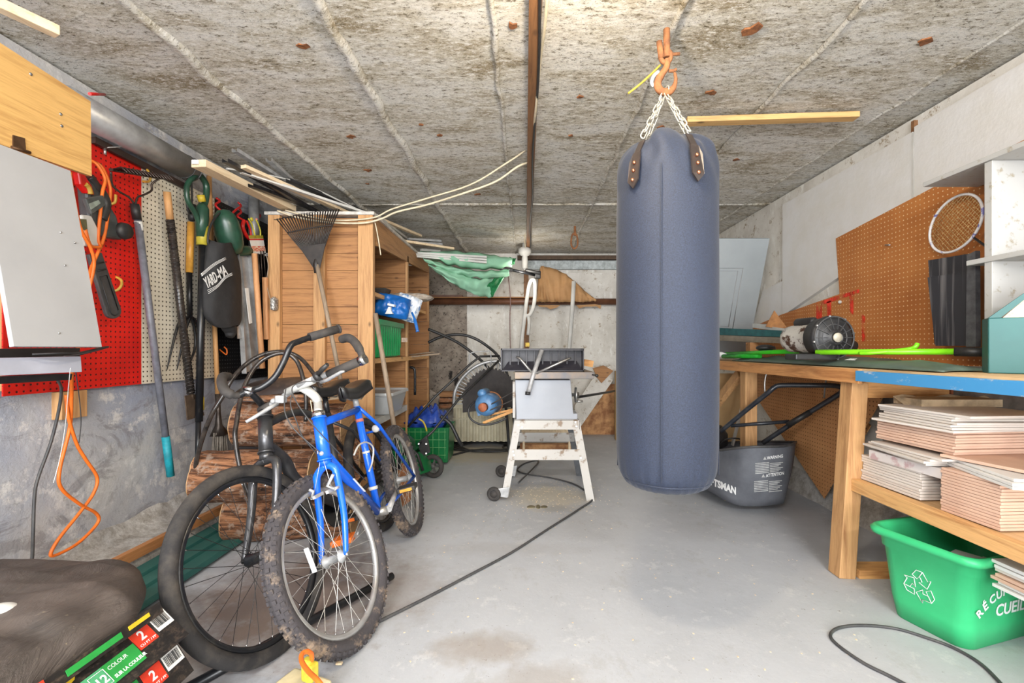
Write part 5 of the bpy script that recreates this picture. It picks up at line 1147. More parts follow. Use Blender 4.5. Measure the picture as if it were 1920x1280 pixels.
# black plastic tray with tube arms on the saw (infeed stand)
tr = thing('plastic_scoop', 'black ribbed plastic snow scoop head with steel tube arms standing on the table saw', 'scoop', tuple(P(1016, 697, 3.08)))
Y = 3.16; l_, r_, t_, b_ = 939, 1095, 653, 696
m = MB(); m.bb((P(l_, 0, Y).x, Y+.09, P(0, b_, Y).z), (P(r_, 0, Y).x, Y+.10, P(0, t_, Y).z))
m.prism([P(l_, t_, Y), P(r_, t_+2, Y), P(r_, t_+4, Y), P(l_, t_+3, Y)], (0, .1, 0)); m.bb((P(l_, 0, Y).x, Y, P(0, b_, Y).z), (P(l_+2, 0, Y).x, Y+.1, P(0, t_, Y).z)); m.bb((P(r_-2, 0, Y).x, Y, P(0, b_, Y).z), (P(r_, 0, Y).x, Y+.1, P(0, t_, Y).z))
m.bb((P(l_, 0, Y).x, Y, P(0, b_, Y).z), (P(r_, 0, Y).x, Y+.1, P(0, b_-2, Y).z))
for k in range(9): x = P(955+k*15.5, 0, Y).x; m.bb((x, Y+.055, P(0, b_-4, Y).z), (x+.008, Y+.095, P(0, t_, Y).z))
m.prism([P(l_+3, b_-2, Y+.01), P(r_-3, b_-2, Y+.01), P(r_-14, b_-20, Y+.08), P(l_+14, b_-18, Y+.08)], (0, .004, 0))
m.build('scoop', plain('scoop_black', (44, 42, 50), .45, c2=(64, 62, 66), scale=20), tr)
m2 = MB()
for k in range(9): m2.ball(P(955+k*16, 689, Y+.005), .0035, 8, 5)
ctr = P(1000, 700, Y-.04)
MB().tube([P(1016, 656, Y-.02), P(1000, 702, Y-.06), P(990, 738, Y-.1)], .0155, 12).build('tube_arm', M['alu'], tr, 'main steel tube')
MB().tube([P(990, 734, Y-.1), P(989.5, 740, Y-.1)], .018, 12).build('tube_cap', M['black'], tr)
MB().tube([P(968, 669, Y-.01), P(975, 672, Y-.02), P(997, 698, Y-.06)], [.007, .009, .009], 8).build('brace_arm', M['steel'], tr)
MB().tube([P(1070, 671, Y-.01), P(1062, 674, Y-.02), P(1005, 700, Y-.06)], [.007, .009, .009], 8).build('brace_arm', M['steel'], tr)
MB().beam(P(1094, 679, 3.5), P(1111, 682, 3.5), .08, .05).build('wood_block', M['pineX'], None, 'small wood block on the saw table right of the black scoop', 'block')
MB().prism([P(962, 700, 3.3), P(966, 693, 3.3), P(983, 690, 3.3), P(1000, 693, 3.3), P(996, 700, 3.3)], (0, .1, 0)).build('wood_scrap', M['paleY'], None, 'wood scrap under the left end of the black scoop on the saw', 'scrap', bevel=.004)
# motor behind the saw
mo = thing('electric_motor', 'round blue electric motor with a rusty pulley hanging off the back of the saw', 'motor', tuple(P(917, 760, 3.55)))
M['mblue'] = plain('worn_blue_enamel', (86, 132, 176), .4, c2=(60, 96, 136), scale=20)
c = P(916, 757, 3.6)
MB().lathe([(0, -.11), (.05, -.108), (.08, -.09), (.088, -.06), (.088, .07), (.07, .1), (0, .11)], c, (.25, 1, .0), 28).build('housing', M['mblue'], mo)
MB().lathe([(0, -.08), (.03, -.075), (.034, -.05), (.034, .05), (0, .06)], P(908, 736, 3.6), (.25, 1, 0), 18).build('capacitor', M['mblue'], mo)
MB().ring(c+V((.02, .03, 0)), (.25, 1, 0), .092, .006).build('end_band', M['rust'], mo)
MB().lathe([(0, -.02), (.034, -.02), (.028, 0), (.034, .02), (0, .02)], c+V((-.03, -.13, -.01)), (.25, 1, 0), 20).build('pulley', plain('orange_rust_pulley', (190, 112, 76), .7), mo)
MB().prism([P(890, 762, 3.6), P(899, 760, 3.6), P(903, 778, 3.6), P(896, 780, 3.6)], (0, .06, 0)).build('foot', M['mblue'], mo, bevel=.003)
MB().beam(P(908, 792, 3.6), P(968, 768, 3.5), .05, .02).beam(P(925, 776, 3.6), P(967, 766, 3.5), .05, .015).build('mount_board', M['pineX'], mo)
m = MB()
for a, b in ((P(917, 760, 3.5), P(970, 730, 3.4)), (P(916, 770, 3.5), P(970, 746, 3.4))): m.beam(a, b, .012, .008)
m.build('drive_belt', M['rubber'], mo)
MB().tube(spl([P(890, 752, 3.55), P(879, 766, 3.5), P(882, 784, 3.5), P(900, 795, 3.5), P(925, 794, 3.5), P(950, 784, 3.5)], 6), .008, 8).build('power_lead', M['black'], mo)
# dark toothed screen and curved rack behind the motor
sc = thing('chain_blade_wheel', 'dark half-round panel with a toothed rim behind the blue motor', 'wheel', tuple(P(918, 790, 4.15)))
c = P(921, 757, 4.15); R_ = .32; pts = []
for k in range(91):
    a = pi*k/90; rr = R_*(1+.03*(1 if (k % 4) < 2 else -.6)); pts.append(c+V((math.cos(a)*rr*.82, 0, math.sin(a)*rr-.0)))
MB().prism(pts, (0, .02, 0)).prism([c+V((-.26, 0, .0)), c+V((.26, 0, .0)), c+V((.26, 0, -.02)), c+V((-.26, 0, -.08))], (0, .02, 0)).build('panel', plain('dark_brown_screen', (50, 44, 42), .7, c2=(30, 26, 26)), sc)
rk2 = thing('curved_rack', 'grey curved rack with short rungs arching over the dark toothed panel', 'rack', tuple(P(860, 760, 4.2)))
arc = [P(851, 760, 4.2), P(853, 735, 4.2), P(864, 712, 4.2), P(884, 692, 4.2), P(908, 680, 4.2), P(932, 677, 4.2), P(940, 684, 4.2)]
A_ = spl(arc, 8); MB().tube(A_, .016, 8).build('rim', M['galv'], rk2)
cc = P(925, 752, 4.2)
for k in range(2, len(A_)-2, 4):
    d = (cc-A_[k]).normalized(); s_ = V((0, 1, 0)).cross(d).normalized()
    MB().tube([A_[k]-s_*.02, A_[k]-s_*.02+d*.09, A_[k]+s_*.01+d*.10, A_[k]+s_*.01], .005, 6).build('rung', M['alu'], rk2)
MB().tube(spl([P(881, 680, 4.1), P(880, 665, 4.1), P(890, 660, 4.1), P(915, 658, 4.1), P(920, 662, 4.1), P(921, 685, 4.1)], 5), .005, 6).build('wire_loop', M['galv'], rk2)
wire([P(803, 617, 4.4), P(830, 628, 4.4), P(860, 643, 4.38), P(890, 665, 4.35), P(920, 695, 4.3), P(945, 740, 4.3), V((-.15, 4.35, .01))], .014, M['black'], 'bent_rod', 'black rod crossing down from the crate to the curved rack', 6, 8)
wire([P(803, 642, 4.5), P(825, 632, 4.5), P(855, 627, 4.5), P(882, 631, 4.5), P(910, 646, 4.5), P(937, 672, 4.45), P(955, 720, 4.45), V((-.08, 4.5, .01))], .014, M['black'], 'bent_rod', 'black rod arching above the curved rack in front of the back wall', 6, 8)
# ---- green reel mower
lm = thing('lawn_mower', 'small green lawn mower with a tall black folded handle in front of the crate end', 'lawn mower', (-.98, 3.75, 0))
M['mgreen'] = plain('mower_green', (22, 116, 62), .3, c2=(16, 90, 48), scale=6)
rows = []
for i in range(13):
    u = -1+2*i/12; row = []
    for k in range(17):
        an = 2*pi*k/16; row.append(V((-.98+math.cos(an)*.2*(1 if abs(u) < .9 else .9), 3.75+math.sin(an)*.22, .10+(i/12)*.17)) if False else V((-1.0+math.cos(an)*(.24-.10*(i/12)**2), 3.72+math.sin(an)*(.22-.10*(i/12)**2), .07+(i/12)*.15)))
    rows.append(row)
MB().grid(rows, True).prism([V((-1.1, 3.62, .22)), V((-.9, 3.62, .22)), V((-.9, 3.82, .22)), V((-1.1, 3.82, .22))], (0, 0, .02)).build('deck', M['mgreen'], lm)
MB().lathe([(.11, 0), (.12, .02), (.11, .10), (.07, .14), (0, .15)], V((-1.02, 3.74, .2)), (0, 0, 1), 20).build('motor_cover', plain('mower_dark_green', (30, 84, 52), .45), lm)
MB().tube([P(745, 852, 3.55), P(778, 847, 3.55), P(783, 852, 3.55), P(793, 882, 3.55)], .012, 8).build('guard_bar', M['black'], lm)
for i, (c, ax) in enumerate(((P(812, 868, 3.72), (.35, 1, 0)), (V((-1.18, 3.5, .095)), (.35, 1, 0)))):
    c.z = .097
    wh = MB().ring(c, ax, .077, .02, 36, 10).build('wheel', M['rubber'], lm)
    m = MB().ring(c, ax, .062, .006).lathe([(0, -.02), (.018, -.02), (.018, .02), (0, .02)], c, ax, 14); Rm = frame(ax)
    for k in range(5): a = 2*pi*k/5; m.beam(c, c+Rm@V((math.cos(a)*.06, math.sin(a)*.06, 0)), .014, .012, ax)
    m.build('spoked_hub', plain('hub_grey', (84, 82, 80), .5), wh)
MB().prism([P(783, 830, 3.7), P(800, 815, 3.7), P(806, 848, 3.7), P(790, 858, 3.7)], (0, .03, 0)).build('handle_bracket', M['black'], lm, bevel=.003)
up_ = [P(786, 832, 3.7), P(812, 808, 3.75), P(860, 748, 3.9), P(935, 676, 4.15)]
MB().tube(up_, .011, 8).build('handle_tube', M['black'], lm)
MB().tube([P(765, 800, 3.9), P(815, 744, 4.0), P(880, 684, 4.1), P(900, 668, 4.15), P(937, 667, 4.18)], .011, 8).build('handle_tube', M['black'], lm)
m = MB()
for px, py in ((785, 832), (799, 832), (785, 851), (799, 850)): m.cyl(P(px, py, 3.68), P(px, py, 3.70), .007, 8)
m.build('bolts', M['steel'], lm)
MB().tube(spl([P(826, 780, 3.9), P(840, 790, 3.9), P(848, 800, 3.9), P(860, 825, 3.9), P(866, 834, 3.95)], 5), .016, 8).build('extension_plug', M['black'], lm)
# ---- green milk crate box with blue tarp
gb = thing('green_box', 'green gridded plastic box behind the green lawn mower', 'box', tuple(P(805, 838, 4.2)))
m = MB(); cb_ = V((-.92, 4.32, .0)); taper(m, (cb_.x, cb_.y), (.42, .34), (cb_.x, cb_.y), (.46, .38), .02, .34, rad=.015)
m.build('body', M['mgreen'], gb)
m = MB()
for k in range(8): x = cb_.x-.19+k*.054; m.bb((x, 4.126, .06), (x+.003, 4.132, .33))
for k in range(4): m.bb((cb_.x-.21, 4.124, .09+k*.07), (cb_.x+.2, 4.13, .093+k*.07))
m.build('grid_lines', plain('light_green_line', (120, 190, 120), .5), gb)
pillow((-.93, 4.3, .38), .38, .34, .22, None, wr=.06, seed=3, p=2).build('blue_tarp', plain('blue_tarp', (28, 60, 150), .3, c2=(60, 90, 170), scale=16, bump=.6, bscale=30), None, 'crumpled blue tarp stuffed in the green box', 'tarp')
wire([P(785, 785, 4.0), P(793, 790, 4.0), P(798, 800, 4.0), P(800, 808, 4.0)], .008, M['yellow'], 'yellow_hose_end', 'short yellow hose end hanging over the green box')
MB().beam(P(782, 772, 4.4), P(806, 755, 4.4), .05, .02).build('wood_scrap', M['pineX'], None, 'pine scrap leaning between the crate end and the blue tarp', 'scrap')
MB().prism([P(806, 730, 5.2), P(824, 741, 5.2), P(822, 827, 5.2), P(806, 827, 5.2)], (0, .02, 0)).build('grey_panel_scrap', M['mould'], None, 'grey corner of a panel leaning beside the crate end', 'panel')
for i, (a, b, l2) in enumerate((((824, 738), (862, 738), 'top one of the brown boards stacked on the beige planter by the wall'), ((820, 748), (860, 748), 'middle brown board on the pile behind the mower handle'), ((818, 760), (866, 758), 'bottom brown board on the pile behind the mower handle'))):
    MB().beam(P(*a, 5.3), P(*b, 5.3), .2, .05).build('brown_board', M['boxX'] if i == 0 else M['bark'], None, l2, 'board')
# beige corrugated planter
M['beige'] = plain('beige_resin', (206, 198, 172), .6, c2=(170, 160, 134), scale=6)
pn = thing('planter_trough', 'long beige fluted planter box against the back wall behind the saw', 'planter', tuple(P(905, 822, 4.9)))
x0_, x1_ = P(850, 0, 4.9).x, P(962, 0, 4.9).x
m = MB(); n = 90; rows = []
for z_, sc_ in ((.06, .97), (.42, 1.0)):
    rows.append([V((x0_+(x1_-x0_)*k/n, 4.9+.012*math.cos(k/n*2*pi*10), z_)) for k in range(n+1)])
m.grid(rows, True); m.bb((x0_, 4.92, .06), (x1_, 5.2, .42)); m.bb((x0_-.01, 4.885, .42), (x1_+.01, 5.21, .5)); m.build('body', M['beige'], pn)
MB().bb((x0_-.005, 4.88, .3), (x1_+.005, 4.90, .31)).build('seam', M['beige'], pn)
# boards and OSB at the back right of the saw
t = NT('osb'); vo = t.n('ShaderNodeTexVoronoi'); vo.inputs['Scale'].default_value = 22; t.l(t.map((1, 1, 1.8)), vo.inputs[0]); t.color(t.mix(t.mask(t.noise(9, None, 6), .4, .6), (196, 148, 100), (140, 94, 60))); M['osb'] = t.set(.8)
MB().prism([P(1085, 815, 5.62), P(1085, 775, 5.62), P(1145, 720, 5.62), P(1160, 720, 5.62), P(1160, 815, 5.62)], (0, .012, 0)).build('osb_panel', M['osb'], None, 'rough brown particle panel standing on the floor right of the saw', 'panel')
MB().prism([P(1076, 818, 5.5), P(1078, 760, 5.5), P(1118, 700, 5.5), P(1150, 682, 5.5), P(1150, 712, 5.5)], (0, .012, 0)).build('triangular_board', M['wallwhite'], None, 'white triangular board leaning in front of the particle panel', 'panel')
MB().prism([P(1120, 708, 5.46), P(1112, 690, 5.46), P(1132, 685, 5.46), P(1150, 695, 5.46), P(1128, 718, 5.46)], (0, .035, 0)).build('cracked_board', M['boxX'], None, 'cracked tan piece of wood behind the right end of the saw table', 'board')
MB().beam(V((1.09, 5.3, 0)), V((1.09, 5.3, .80)), .09, .07, (0, 1, 0)).build('wood_post', wood('greenish_post', (156, 128, 84), (110, 86, 52), 2), None, 'short greenish wood post left of the punching bag', 'post', bevel=.003)
wire([P(1078, 745, 3.9), P(1110, 740, 4.2), P(1152, 733, 5.25)], .012, M['black'], 'black_rod', 'black rod between the saw and the wood post', 4, 8)
MB().bb((P(975, 0, 4.6).x, 4.6, .0), (P(1080, 0, 4.6).x, 4.68, .09)).build('wood_sill', M['osb'], None, 'low dusty board lying on the floor behind the saw stand', 'board')
MB().bb((P(978, 0, 4.4).x, 4.4, P(0, 824, 4.4).z), (P(1072, 0, 4.4).x, 4.45, P(0, 806, 4.4).z)).bb((P(980, 0, 4.4).x, 4.41, .0), (P(984, 0, 4.4).x, 4.44, P(0, 815, 4.4).z)).bb((P(1066, 0, 4.4).x, 4.41, .0), (P(1070, 0, 4.4).x, 4.44, P(0, 815, 4.4).z)).build('pale_board', M['paleY'], None, 'pale board standing behind the saw stand, seen between its rails', 'board')
# black cables coiled on the floor
r = random.Random(11); q = []
for k in range(40):
    a = k*.9; q.append(PZ(905+math.cos(a)*(60+r.uniform(-25, 15)), 836+math.sin(a)*(9+r.uniform(-3, 3)), .012+.003*(k % 3)))
MB().tube(spl(q, 5), .009, 7).build('cable_coil', M['black'], None, 'tangled black cable lying on the floor between mower and saw', 'cable')
wire([PZ(830, 853, .01), PZ(850, 852, .01), PZ(880, 845, .01), PZ(910, 842, .01), PZ(950, 842, .01), PZ(985, 834, .01)], .010, M['black'], 'black_hose', 'black hose lying along the floor in front of the coiled cable')
r = random.Random(12); q = []
for k in range(16): a = k*1.3; q.append(PZ(1052+math.cos(a)*18, 836+math.sin(a)*4, .012))
MB().tube(spl(q, 5), .006, 6).build('cable_coil', M['black'], None, 'small coil of black cable on the floor behind the saw stand', 'cable')
# floor fitting
MB().ball(PZ(996, 950, .0)+V((0, 0, .0)), (.03, .028, .006)).ball(PZ(1009, 950, .0), (.015, .04, .008)).ball(PZ(1020, 950, .0), (.025, .025, .006)).build('floor_drain', plain('tarnished_brass', (150, 140, 112), .5, .5), None, 'small tarnished floor fitting in the dust in front of the saw', 'fitting')
# white frames against the back wall (old step ladder or walker)
wf = thing('walking_frame', 'white metal frame with an oval top standing behind the table saw', 'frame', tuple(P(985, 650, 5.2)))
Y = 5.2
MB().tube(spl([V((-.12, 5.3, 0)), P(977, 655, Y), P(983, 600, Y), P(988, 560, Y), P(993, 532, Y), P(999, 525, Y), P(1003, 532, Y), P(1002, 565, Y), P(996, 586, Y), P(989, 592, Y), P(983, 588, Y)], 6), .022, 10, flat=.5).build('oval', M['white'], wf)
MB().tube(spl([P(990, 590, Y), P(992, 605, Y), P(990, 628, Y)], 4), .02, 8, flat=.5).build('tail', M['white'], wf)
MB().tube([V((.30, 5.3, .0)), P(1067, 655, 5.3), P(1073, 580, Y), P(1076, 527, Y)], .024, 8, flat=.6).build('white_upright', M['white'], None, 'straight white metal upright standing behind the right half of the scoop', 'upright')
MB().beam(V((.02, 5.72, .02)), V((.01, 5.72, 2.04)), .06, .03, (0, 1, 0)).build('back_batten', M['batten'], None, 'dark brown vertical batten on the back wall below the bulb holder', 'batten')
MB().box(P(989, 646, 5.69), (.05, .03, .05)).build('brass_latch', plain('brass', (190, 160, 70), .4, .6), None, 'small brass latch at the foot of the brown batten', 'latch')
wire([P(953, 518, 5.6), P(957, 560, 5.55), P(956, 600, 5.6), P(957, 655, 5.6)], .006, plain('dusky_pink_ribbon', (160, 130, 124), .7), 'pink_ribbon', 'dusky pink ribbon hanging down the back wall left of the oval frame')
# brown paper over the rail
M['kraft'] = plain('brown_kraft_paper', (190, 146, 98), .75, c2=(160, 118, 76), scale=4, bump=.35, bscale=14)
m = sheet3([P(1005, 565, 5.5), P(1012, 505, 5.5), P(1022, 500, 5.5), P(1050, 508, 5.5), P(1075, 525, 5.5), P(1100, 548, 5.5), P(1116, 560, 5.5)], [P(1005, 566, 5.48), P(1015, 566, 5.48), P(1035, 566, 5.48), P(1055, 566, 5.48), P(1080, 566, 5.48), P(1100, 566, 5.48), P(1118, 564, 5.48)], .03, amp=.03, seed=12)
kp = thing('kraft_paper', 'brown paper sheet draped behind the wall rail right of the oval frame', 'paper', tuple(P(1060, 566, 5.5))); m.build('sheet', M['kraft'], kp, solid=.002)
for q in ([(1008, 572), (1050, 572), (1045, 576), (1032, 580), (1026, 576), (1012, 575)], [(1080, 572), (1116, 570), (1127, 572), (1126, 579), (1118, 574), (1095, 575), (1086, 578)]):
    MB().prism([P(a, b, 5.60) for a, b in q], (0, .003, 0)).build('torn_edge', M['kraft'], kp)
# ================================================================ punching bag
BX, BY = .526, 1.70
pb = thing('punching_bag', 'large blue-grey canvas punching bag hanging on chains from a rusty ceiling hook', 'punching bag', (BX, BY, .538))
prof = [(0, .545), (.06, .538), (.11, .542), (.142, .556), (.162, .585), (.172, .62), (.177, .70), (.179, .9), (.179, 1.2), (.178, 1.5), (.176, 1.62), (.172, 1.69), (.160, 1.75), (.138, 1.79), (.10, 1.82), (.05, 1.835), (0, 1.838)]
P2 = spl([V((r_, 0, z_)) for r_, z_ in prof], 5); rows = []
for q in P2:
    z_ = q.z; r_ = max(q.x, 0); row = []
    top_ = max(0, (z_-1.60)/.24); bot = max(0, (.68-z_)/.14)
    for k in range(96):
        a = 2*pi*k/96
        f = 1+.018*math.cos(2*a+.6)+min(top_*1.3, 1)*(.05*math.cos(4*(a+.35))+.10*noise.noise(V((math.cos(a)*3.5, math.sin(a)*3.5, z_*12)))+.03*math.sin(a*13+z_*30))+max(0, .4-abs(top_-.75))*.05*math.sin(a*9+z_*25)+min(bot, 1)*.022*math.sin(a*26+2*math.sin(a*5))*(1 if r_ > .1 else .3)+.008*math.cos(a*2+1)+.006*max(0, 1-abs(z_-.75)/.2)*math.sin(a*7)+.006*noise.noise(V((math.cos(a)*3, math.sin(a)*3, z_*5)))
        zz = z_+top_*.018*math.cos(4*(a+.35))*min(1, r_/.12)
        row.append(V((BX+math.cos(a)*r_*f, BY+math.sin(a)*r_*f, zz)))
    rows.append(row)
t = NT('blue_grey_canvas'); n1 = t.noise(260, None, 4); n2 = t.noise(2.5, None, 6)
t.color(t.mix(t.mask(n1, .3, .75), t.mix(t.mask(n2, .35, .65), (22, 28, 42), (28, 35, 51)), (42, 52, 74))); t.bump(n1, .35, .002); M['canvas'] = t.set(.7, 0, Sheen_Weight=.1)
bg = MB().grid(rows, True, True).build('canvas', M['canvas'], pb)
for a in (math.radians(-112), math.radians(-22), math.radians(68), math.radians(158)):
    m = MB(); m.tube([V((BX+math.cos(a)*.181, BY+math.sin(a)*.181, z_)) for z_ in (.60, .7, 1.0, 1.3, 1.6, 1.68)], .0018, 5); m.build('seam', M['canvas'], bg)
m = MB().ring((BX, BY, .578), (0, 0, 1), .160, .0025, 72, 6); m.build('drawcord_seam', M['canvas'], bg)
M['strap'] = plain('dark_leather_strap', (44, 38, 36), .35, c2=(62, 52, 48)); M['rivet'] = plain('copper_rivet', (226, 150, 112), .25, .9)
hook_p = V((BX-.005, BY-.0, 2.01))
M['chain'] = plain('pale_chain', (226, 222, 208), .35, .5)
for i, a in enumerate((math.radians(-75), math.radians(-142), math.radians(20), math.radians(118))):
    def cp(z_, off=.006, da=0):
        r_ = [p.x for p in P2 if abs(p.z-z_) == min(abs(w_.z-z_) for w_ in P2)][0]
        f = 1+.018*math.cos(2*(a+da)+.6)+max(0, (z_-1.60)/.24)*.05*math.cos(4*(a+da+.35)); return V((BX+math.cos(a+da)*(r_*f+off), BY+math.sin(a+da)*(r_*f+off), z_))
    zt, zb = 1.74, 1.61
    w_ = .022; s_ = V((-math.sin(a), math.cos(a), 0)); pts = []
    out = V((math.cos(a), math.sin(a), 0))
    A, B_ = cp(zt, .008), cp(zb, .012)
    st = MB().prism([A-s_*w_*.7, A+s_*w_*.7, A.lerp(B_, .25)+out*.008+s_*w_, A.lerp(B_, .8)+out*.006+s_*w_, B_, A.lerp(B_, .8)+out*.006-s_*w_, A.lerp(B_, .25)+out*.008-s_*w_], out*.006).prism([A-s_*.012, A+s_*.012, cp(1.79, .004)+s_*.012, cp(1.79, .004)-s_*.012], out*.005)
    sp_ = st.build('strap', M['strap'], pb)
    for k in (.3, .52, .78): MB().ball(A.lerp(B_, k)+out*.013, (.006, .006, .007)).build('rivet', M['rivet'], sp_)
    # chain links
    a0 = cp(1.79, .008)+V((0, 0, .012)); b0 = hook_p+V((math.cos(a)*.008, math.sin(a)*.008, -.01)); L = (b0-a0).length; n = max(3, int(round(L/.034))); d = (b0-a0).normalized(); m = MB()
    for k in range(n):
        c = a0+(b0-a0)*((k+.5)/n); Rm = frame(d, V((math.cos(k*pi/2+.4), math.sin(k*pi/2+.4), 0))); hl, hw = L/n*.62, .0085
        m.tube([c+Rm@V((hw*math.cos(t_), 0, (hl-hw)*(1 if math.sin(t_) > 0 else -1)+hw*math.sin(t_))) for t_ in [2*pi*(j+.5)/12 for j in range(12)]], .0026, 6, True)
    m.build('chain', M['chain'], pb)
hk = thing('ceiling_hook', 'rusty iron hook and shackle in the concrete ceiling holding the punching bag', 'hook', (BX, BY, 2.02))
def h3(px, py, dy=0): return P(px, py, BY+dy)
MB().cyl(h3(1250, 55), h3(1250, 108), .0125, 12).build('eye_bolt', M['rust'], hk)
MB().cyl(h3(1236, 78), h3(1240, 110), .011, 12).cyl(h3(1236, 104), h3(1274, 101), .006, 10).tube(spl([h3(1238, 100), h3(1240, 112), h3(1248, 118), h3(1256, 112), h3(1257, 100), h3(1250, 95)], 5), .009, 10).build('shackle', M['rust'], hk)
q = [h3(1250, 112), h3(1250, 125), h3(1242, 138), h3(1234, 152), h3(1234, 164), h3(1242, 172), h3(1254, 172), h3(1263, 164), h3(1267, 150), h3(1265, 136)]
MB().tube(spl(q, 6), [.012]*14+[.014]*24+[.013, .0125, .012, .0115, .011, .010, .009, .008, .008, .007, .007, .007, .006, .006, .006, .005, .005][:17], 12).build('hook', M['rust'], hk)
MB().tube(spl([h3(1254, 133), h3(1262, 133), h3(1268, 130)], 3), .006, 8).build('latch', M['rust'], hk)
MB().ring(h3(1251, 168), (1, .2, 0), .012, .003, 20, 6).build('ring', M['chain'], pb)
MB().tube(spl([h3(1238, 122), h3(1222, 138), h3(1200, 158), h3(1178, 175)], 5), .004, 6).build('yellow_strap', plain('yellow_twine', (196, 172, 60), .7), None, 'yellow twine tied to the ceiling hook', 'twine')
MB().tube(spl([h3(1236, 133, .02), h3(1226, 142, .02), h3(1222, 154, .02), h3(1226, 162, .02)], 5), .007, 8, flat=.3).build('white_tag', M['white'], None, 'white tag hanging behind the ceiling hook', 'tag')
# ---- panel door leaning at the right
dn = thing('leaning_door', 'pale grey panelled door slab leaning behind the punching bag at the right', 'door', tuple(P(1390, 640, 4.4)))
tl, tr_, br_, bl2 = P(1288, 447, 3.63), P(1443, 447, 3.63), P(1410, 622, 3.91), P(1240, 622, 3.91)
tl = tr_+(bl2-br_)*1.0
M['doorgrey'] = plain('pale_grey_door', (150, 156, 158), .55, scale=3, dirt=.08)
nn_ = (tl-tr_).cross(br_-tr_).normalized()
if nn_.y > 0: nn_ = -nn_
e = (br_-tr_)*1.27
MB().prism([tl, tr_, tr_+e, tl+e], -nn_*.035).build('slab', M['doorgrey'], dn)
def dp(u, v): return tr_+(tl-tr_)*u+(br_-tr_)*v+nn_*.002
for ins, r_ in ((0, .003), (.05, .0022)):
    q = [dp(.22+ins, .30+ins*.6), dp(.55-ins, .30+ins*.6), dp(.55-ins, .97-ins*.6), dp(.22+ins, .97-ins*.6)]
    MB().tube(q, r_, 4, True).build('panel_moulding', M['greypaint'], dn)
# ================================================================ right side: wall cladding, pegboards
M['foam'] = plain('white_wall_sheet', (214, 212, 210), .75, c2=(206, 202, 194), scale=5, bump=.35, bscale=30)
xs = XR-.03
def rsheet(px, x, th, name, mat, label, cat='panel'):
    return MB().prism([PX(a, b, x) for a, b in px], (th, 0, 0)).build(name, mat, None, label, cat)
rsheet([(1467, 384), (1711, 247), (1711, 470), (1600, 500), (1467, 592)], xs, .03, 'wall_sheet', M['foam'], 'white sheet on the right wall, from the back corner to the seam')
rsheet([(1714, 238), (1990, 75), (1990, 300), (1714, 440)], xs, .03, 'wall_sheet', M['foam'], 'white sheet on the right wall nearer the camera above the shelves')
rsheet([(1411, 612), (1430, 545), (1470, 525), (1470, 620)], xs+.005, .02, 'wall_sheet', M['foam'], 'small white wall patch behind the brown triangle on the bench')
M['pegbrown'] = peg('brown_pegboard', (190, 122, 62), (1, 2), (226, 190, 140), (166, 98, 44), r=.13, rough=.6)
M['pegbrown2'] = peg('brown_pegboard_low', (206, 150, 98), (1, 2), (110, 66, 34), (184, 128, 78), r=.14, rough=.7)
t = NT('brown_pegboard_red_marks')
pgb = rsheet([(1567, 447), (1744, 354), (1990, 225), (1990, 700), (1420, 690), (1412, 612), (1464, 590), (1574, 551)], xs-.003, .002, 'pegboard', M['pegbrown'], 'large brown pegboard on the right wall above the bench with red paint marks', 'pegboard')
t = NT('red_spray'); n1 = t.noise(14, t.map((1, 1, .4)), 7, .7); t.color((236, 66, 44)); t.l(t.mask(n1, .42, .6), t.b.inputs['Alpha']); M['spray'] = t.set(.6)
m = MB()
for q in ([(1531, 568), (1541, 566), (1541, 600), (1530, 600)], [(1550, 566), (1558, 563), (1558, 600), (1552, 600)], [(1592, 548), (1600, 546), (1600, 590), (1594, 585)], [(1535, 566), (1610, 542), (1612, 548), (1540, 572)], [(1615, 590), (1622, 592), (1622, 640), (1616, 640)]):
    m.prism([PX(a, b, xs-.0055) for a, b in q], (.0006, 0, 0))
m.build('red_marks', M['spray'], pgb)
MB().cyl(PX(1660, 459, xs-.004), PX(1668, 459, xs-.03), .004, 8).build('screw', M['steel'], pgb)
MB().ball(PX(1575, 566, xs-.01), .011).build('white_knob', M['white'], pgb)
# vertical seam strip
MB().prism([PX(1709, 250, xs-.001), PX(1713, 248, xs-.001), PX(1713, 372, xs-.001), PX(1709, 374, xs-.001)], (.02, 0, 0)).build('seam_strip', M['white'], None, 'thin white strip covering the seam between the wall sheets', 'strip')
MB().prism([PX(1708, 228, xs+.01), PX(1714, 225, xs+.01), PX(1714, 250, xs+.01), PX(1708, 252, xs+.01)], (.02, 0, 0)).build('brown_stub', M['batten'], None, 'short brown stub at the top of the wall seam', 'stub')
# ---- white shelf unit on the bench
su = thing('shelf_unit', 'white open shelf unit standing on the bench at the right edge', 'shelf unit', (1.9, 1.75, .965))
M['shelfw'] = plain('speckled_white_laminate', (178, 177, 174), .5, c2=(150, 140, 122), scale=34, lo=.58, hi=.7)
MB().bb((1.775, 1.73, .965), (2.01, 1.76, 1.77)).build('divider', M['shelfw'], su, bevel=.002)
MB().bb((1.765, .8, 1.7705), (2.01, 2.02, 1.79)).build('top_board', M['shelfw'], su, bevel=.002)
MB().bb((1.768, .8, 1.385), (2.008, 1.825, 1.405)).build('shelf', M['shelfw'], su, bevel=.002)
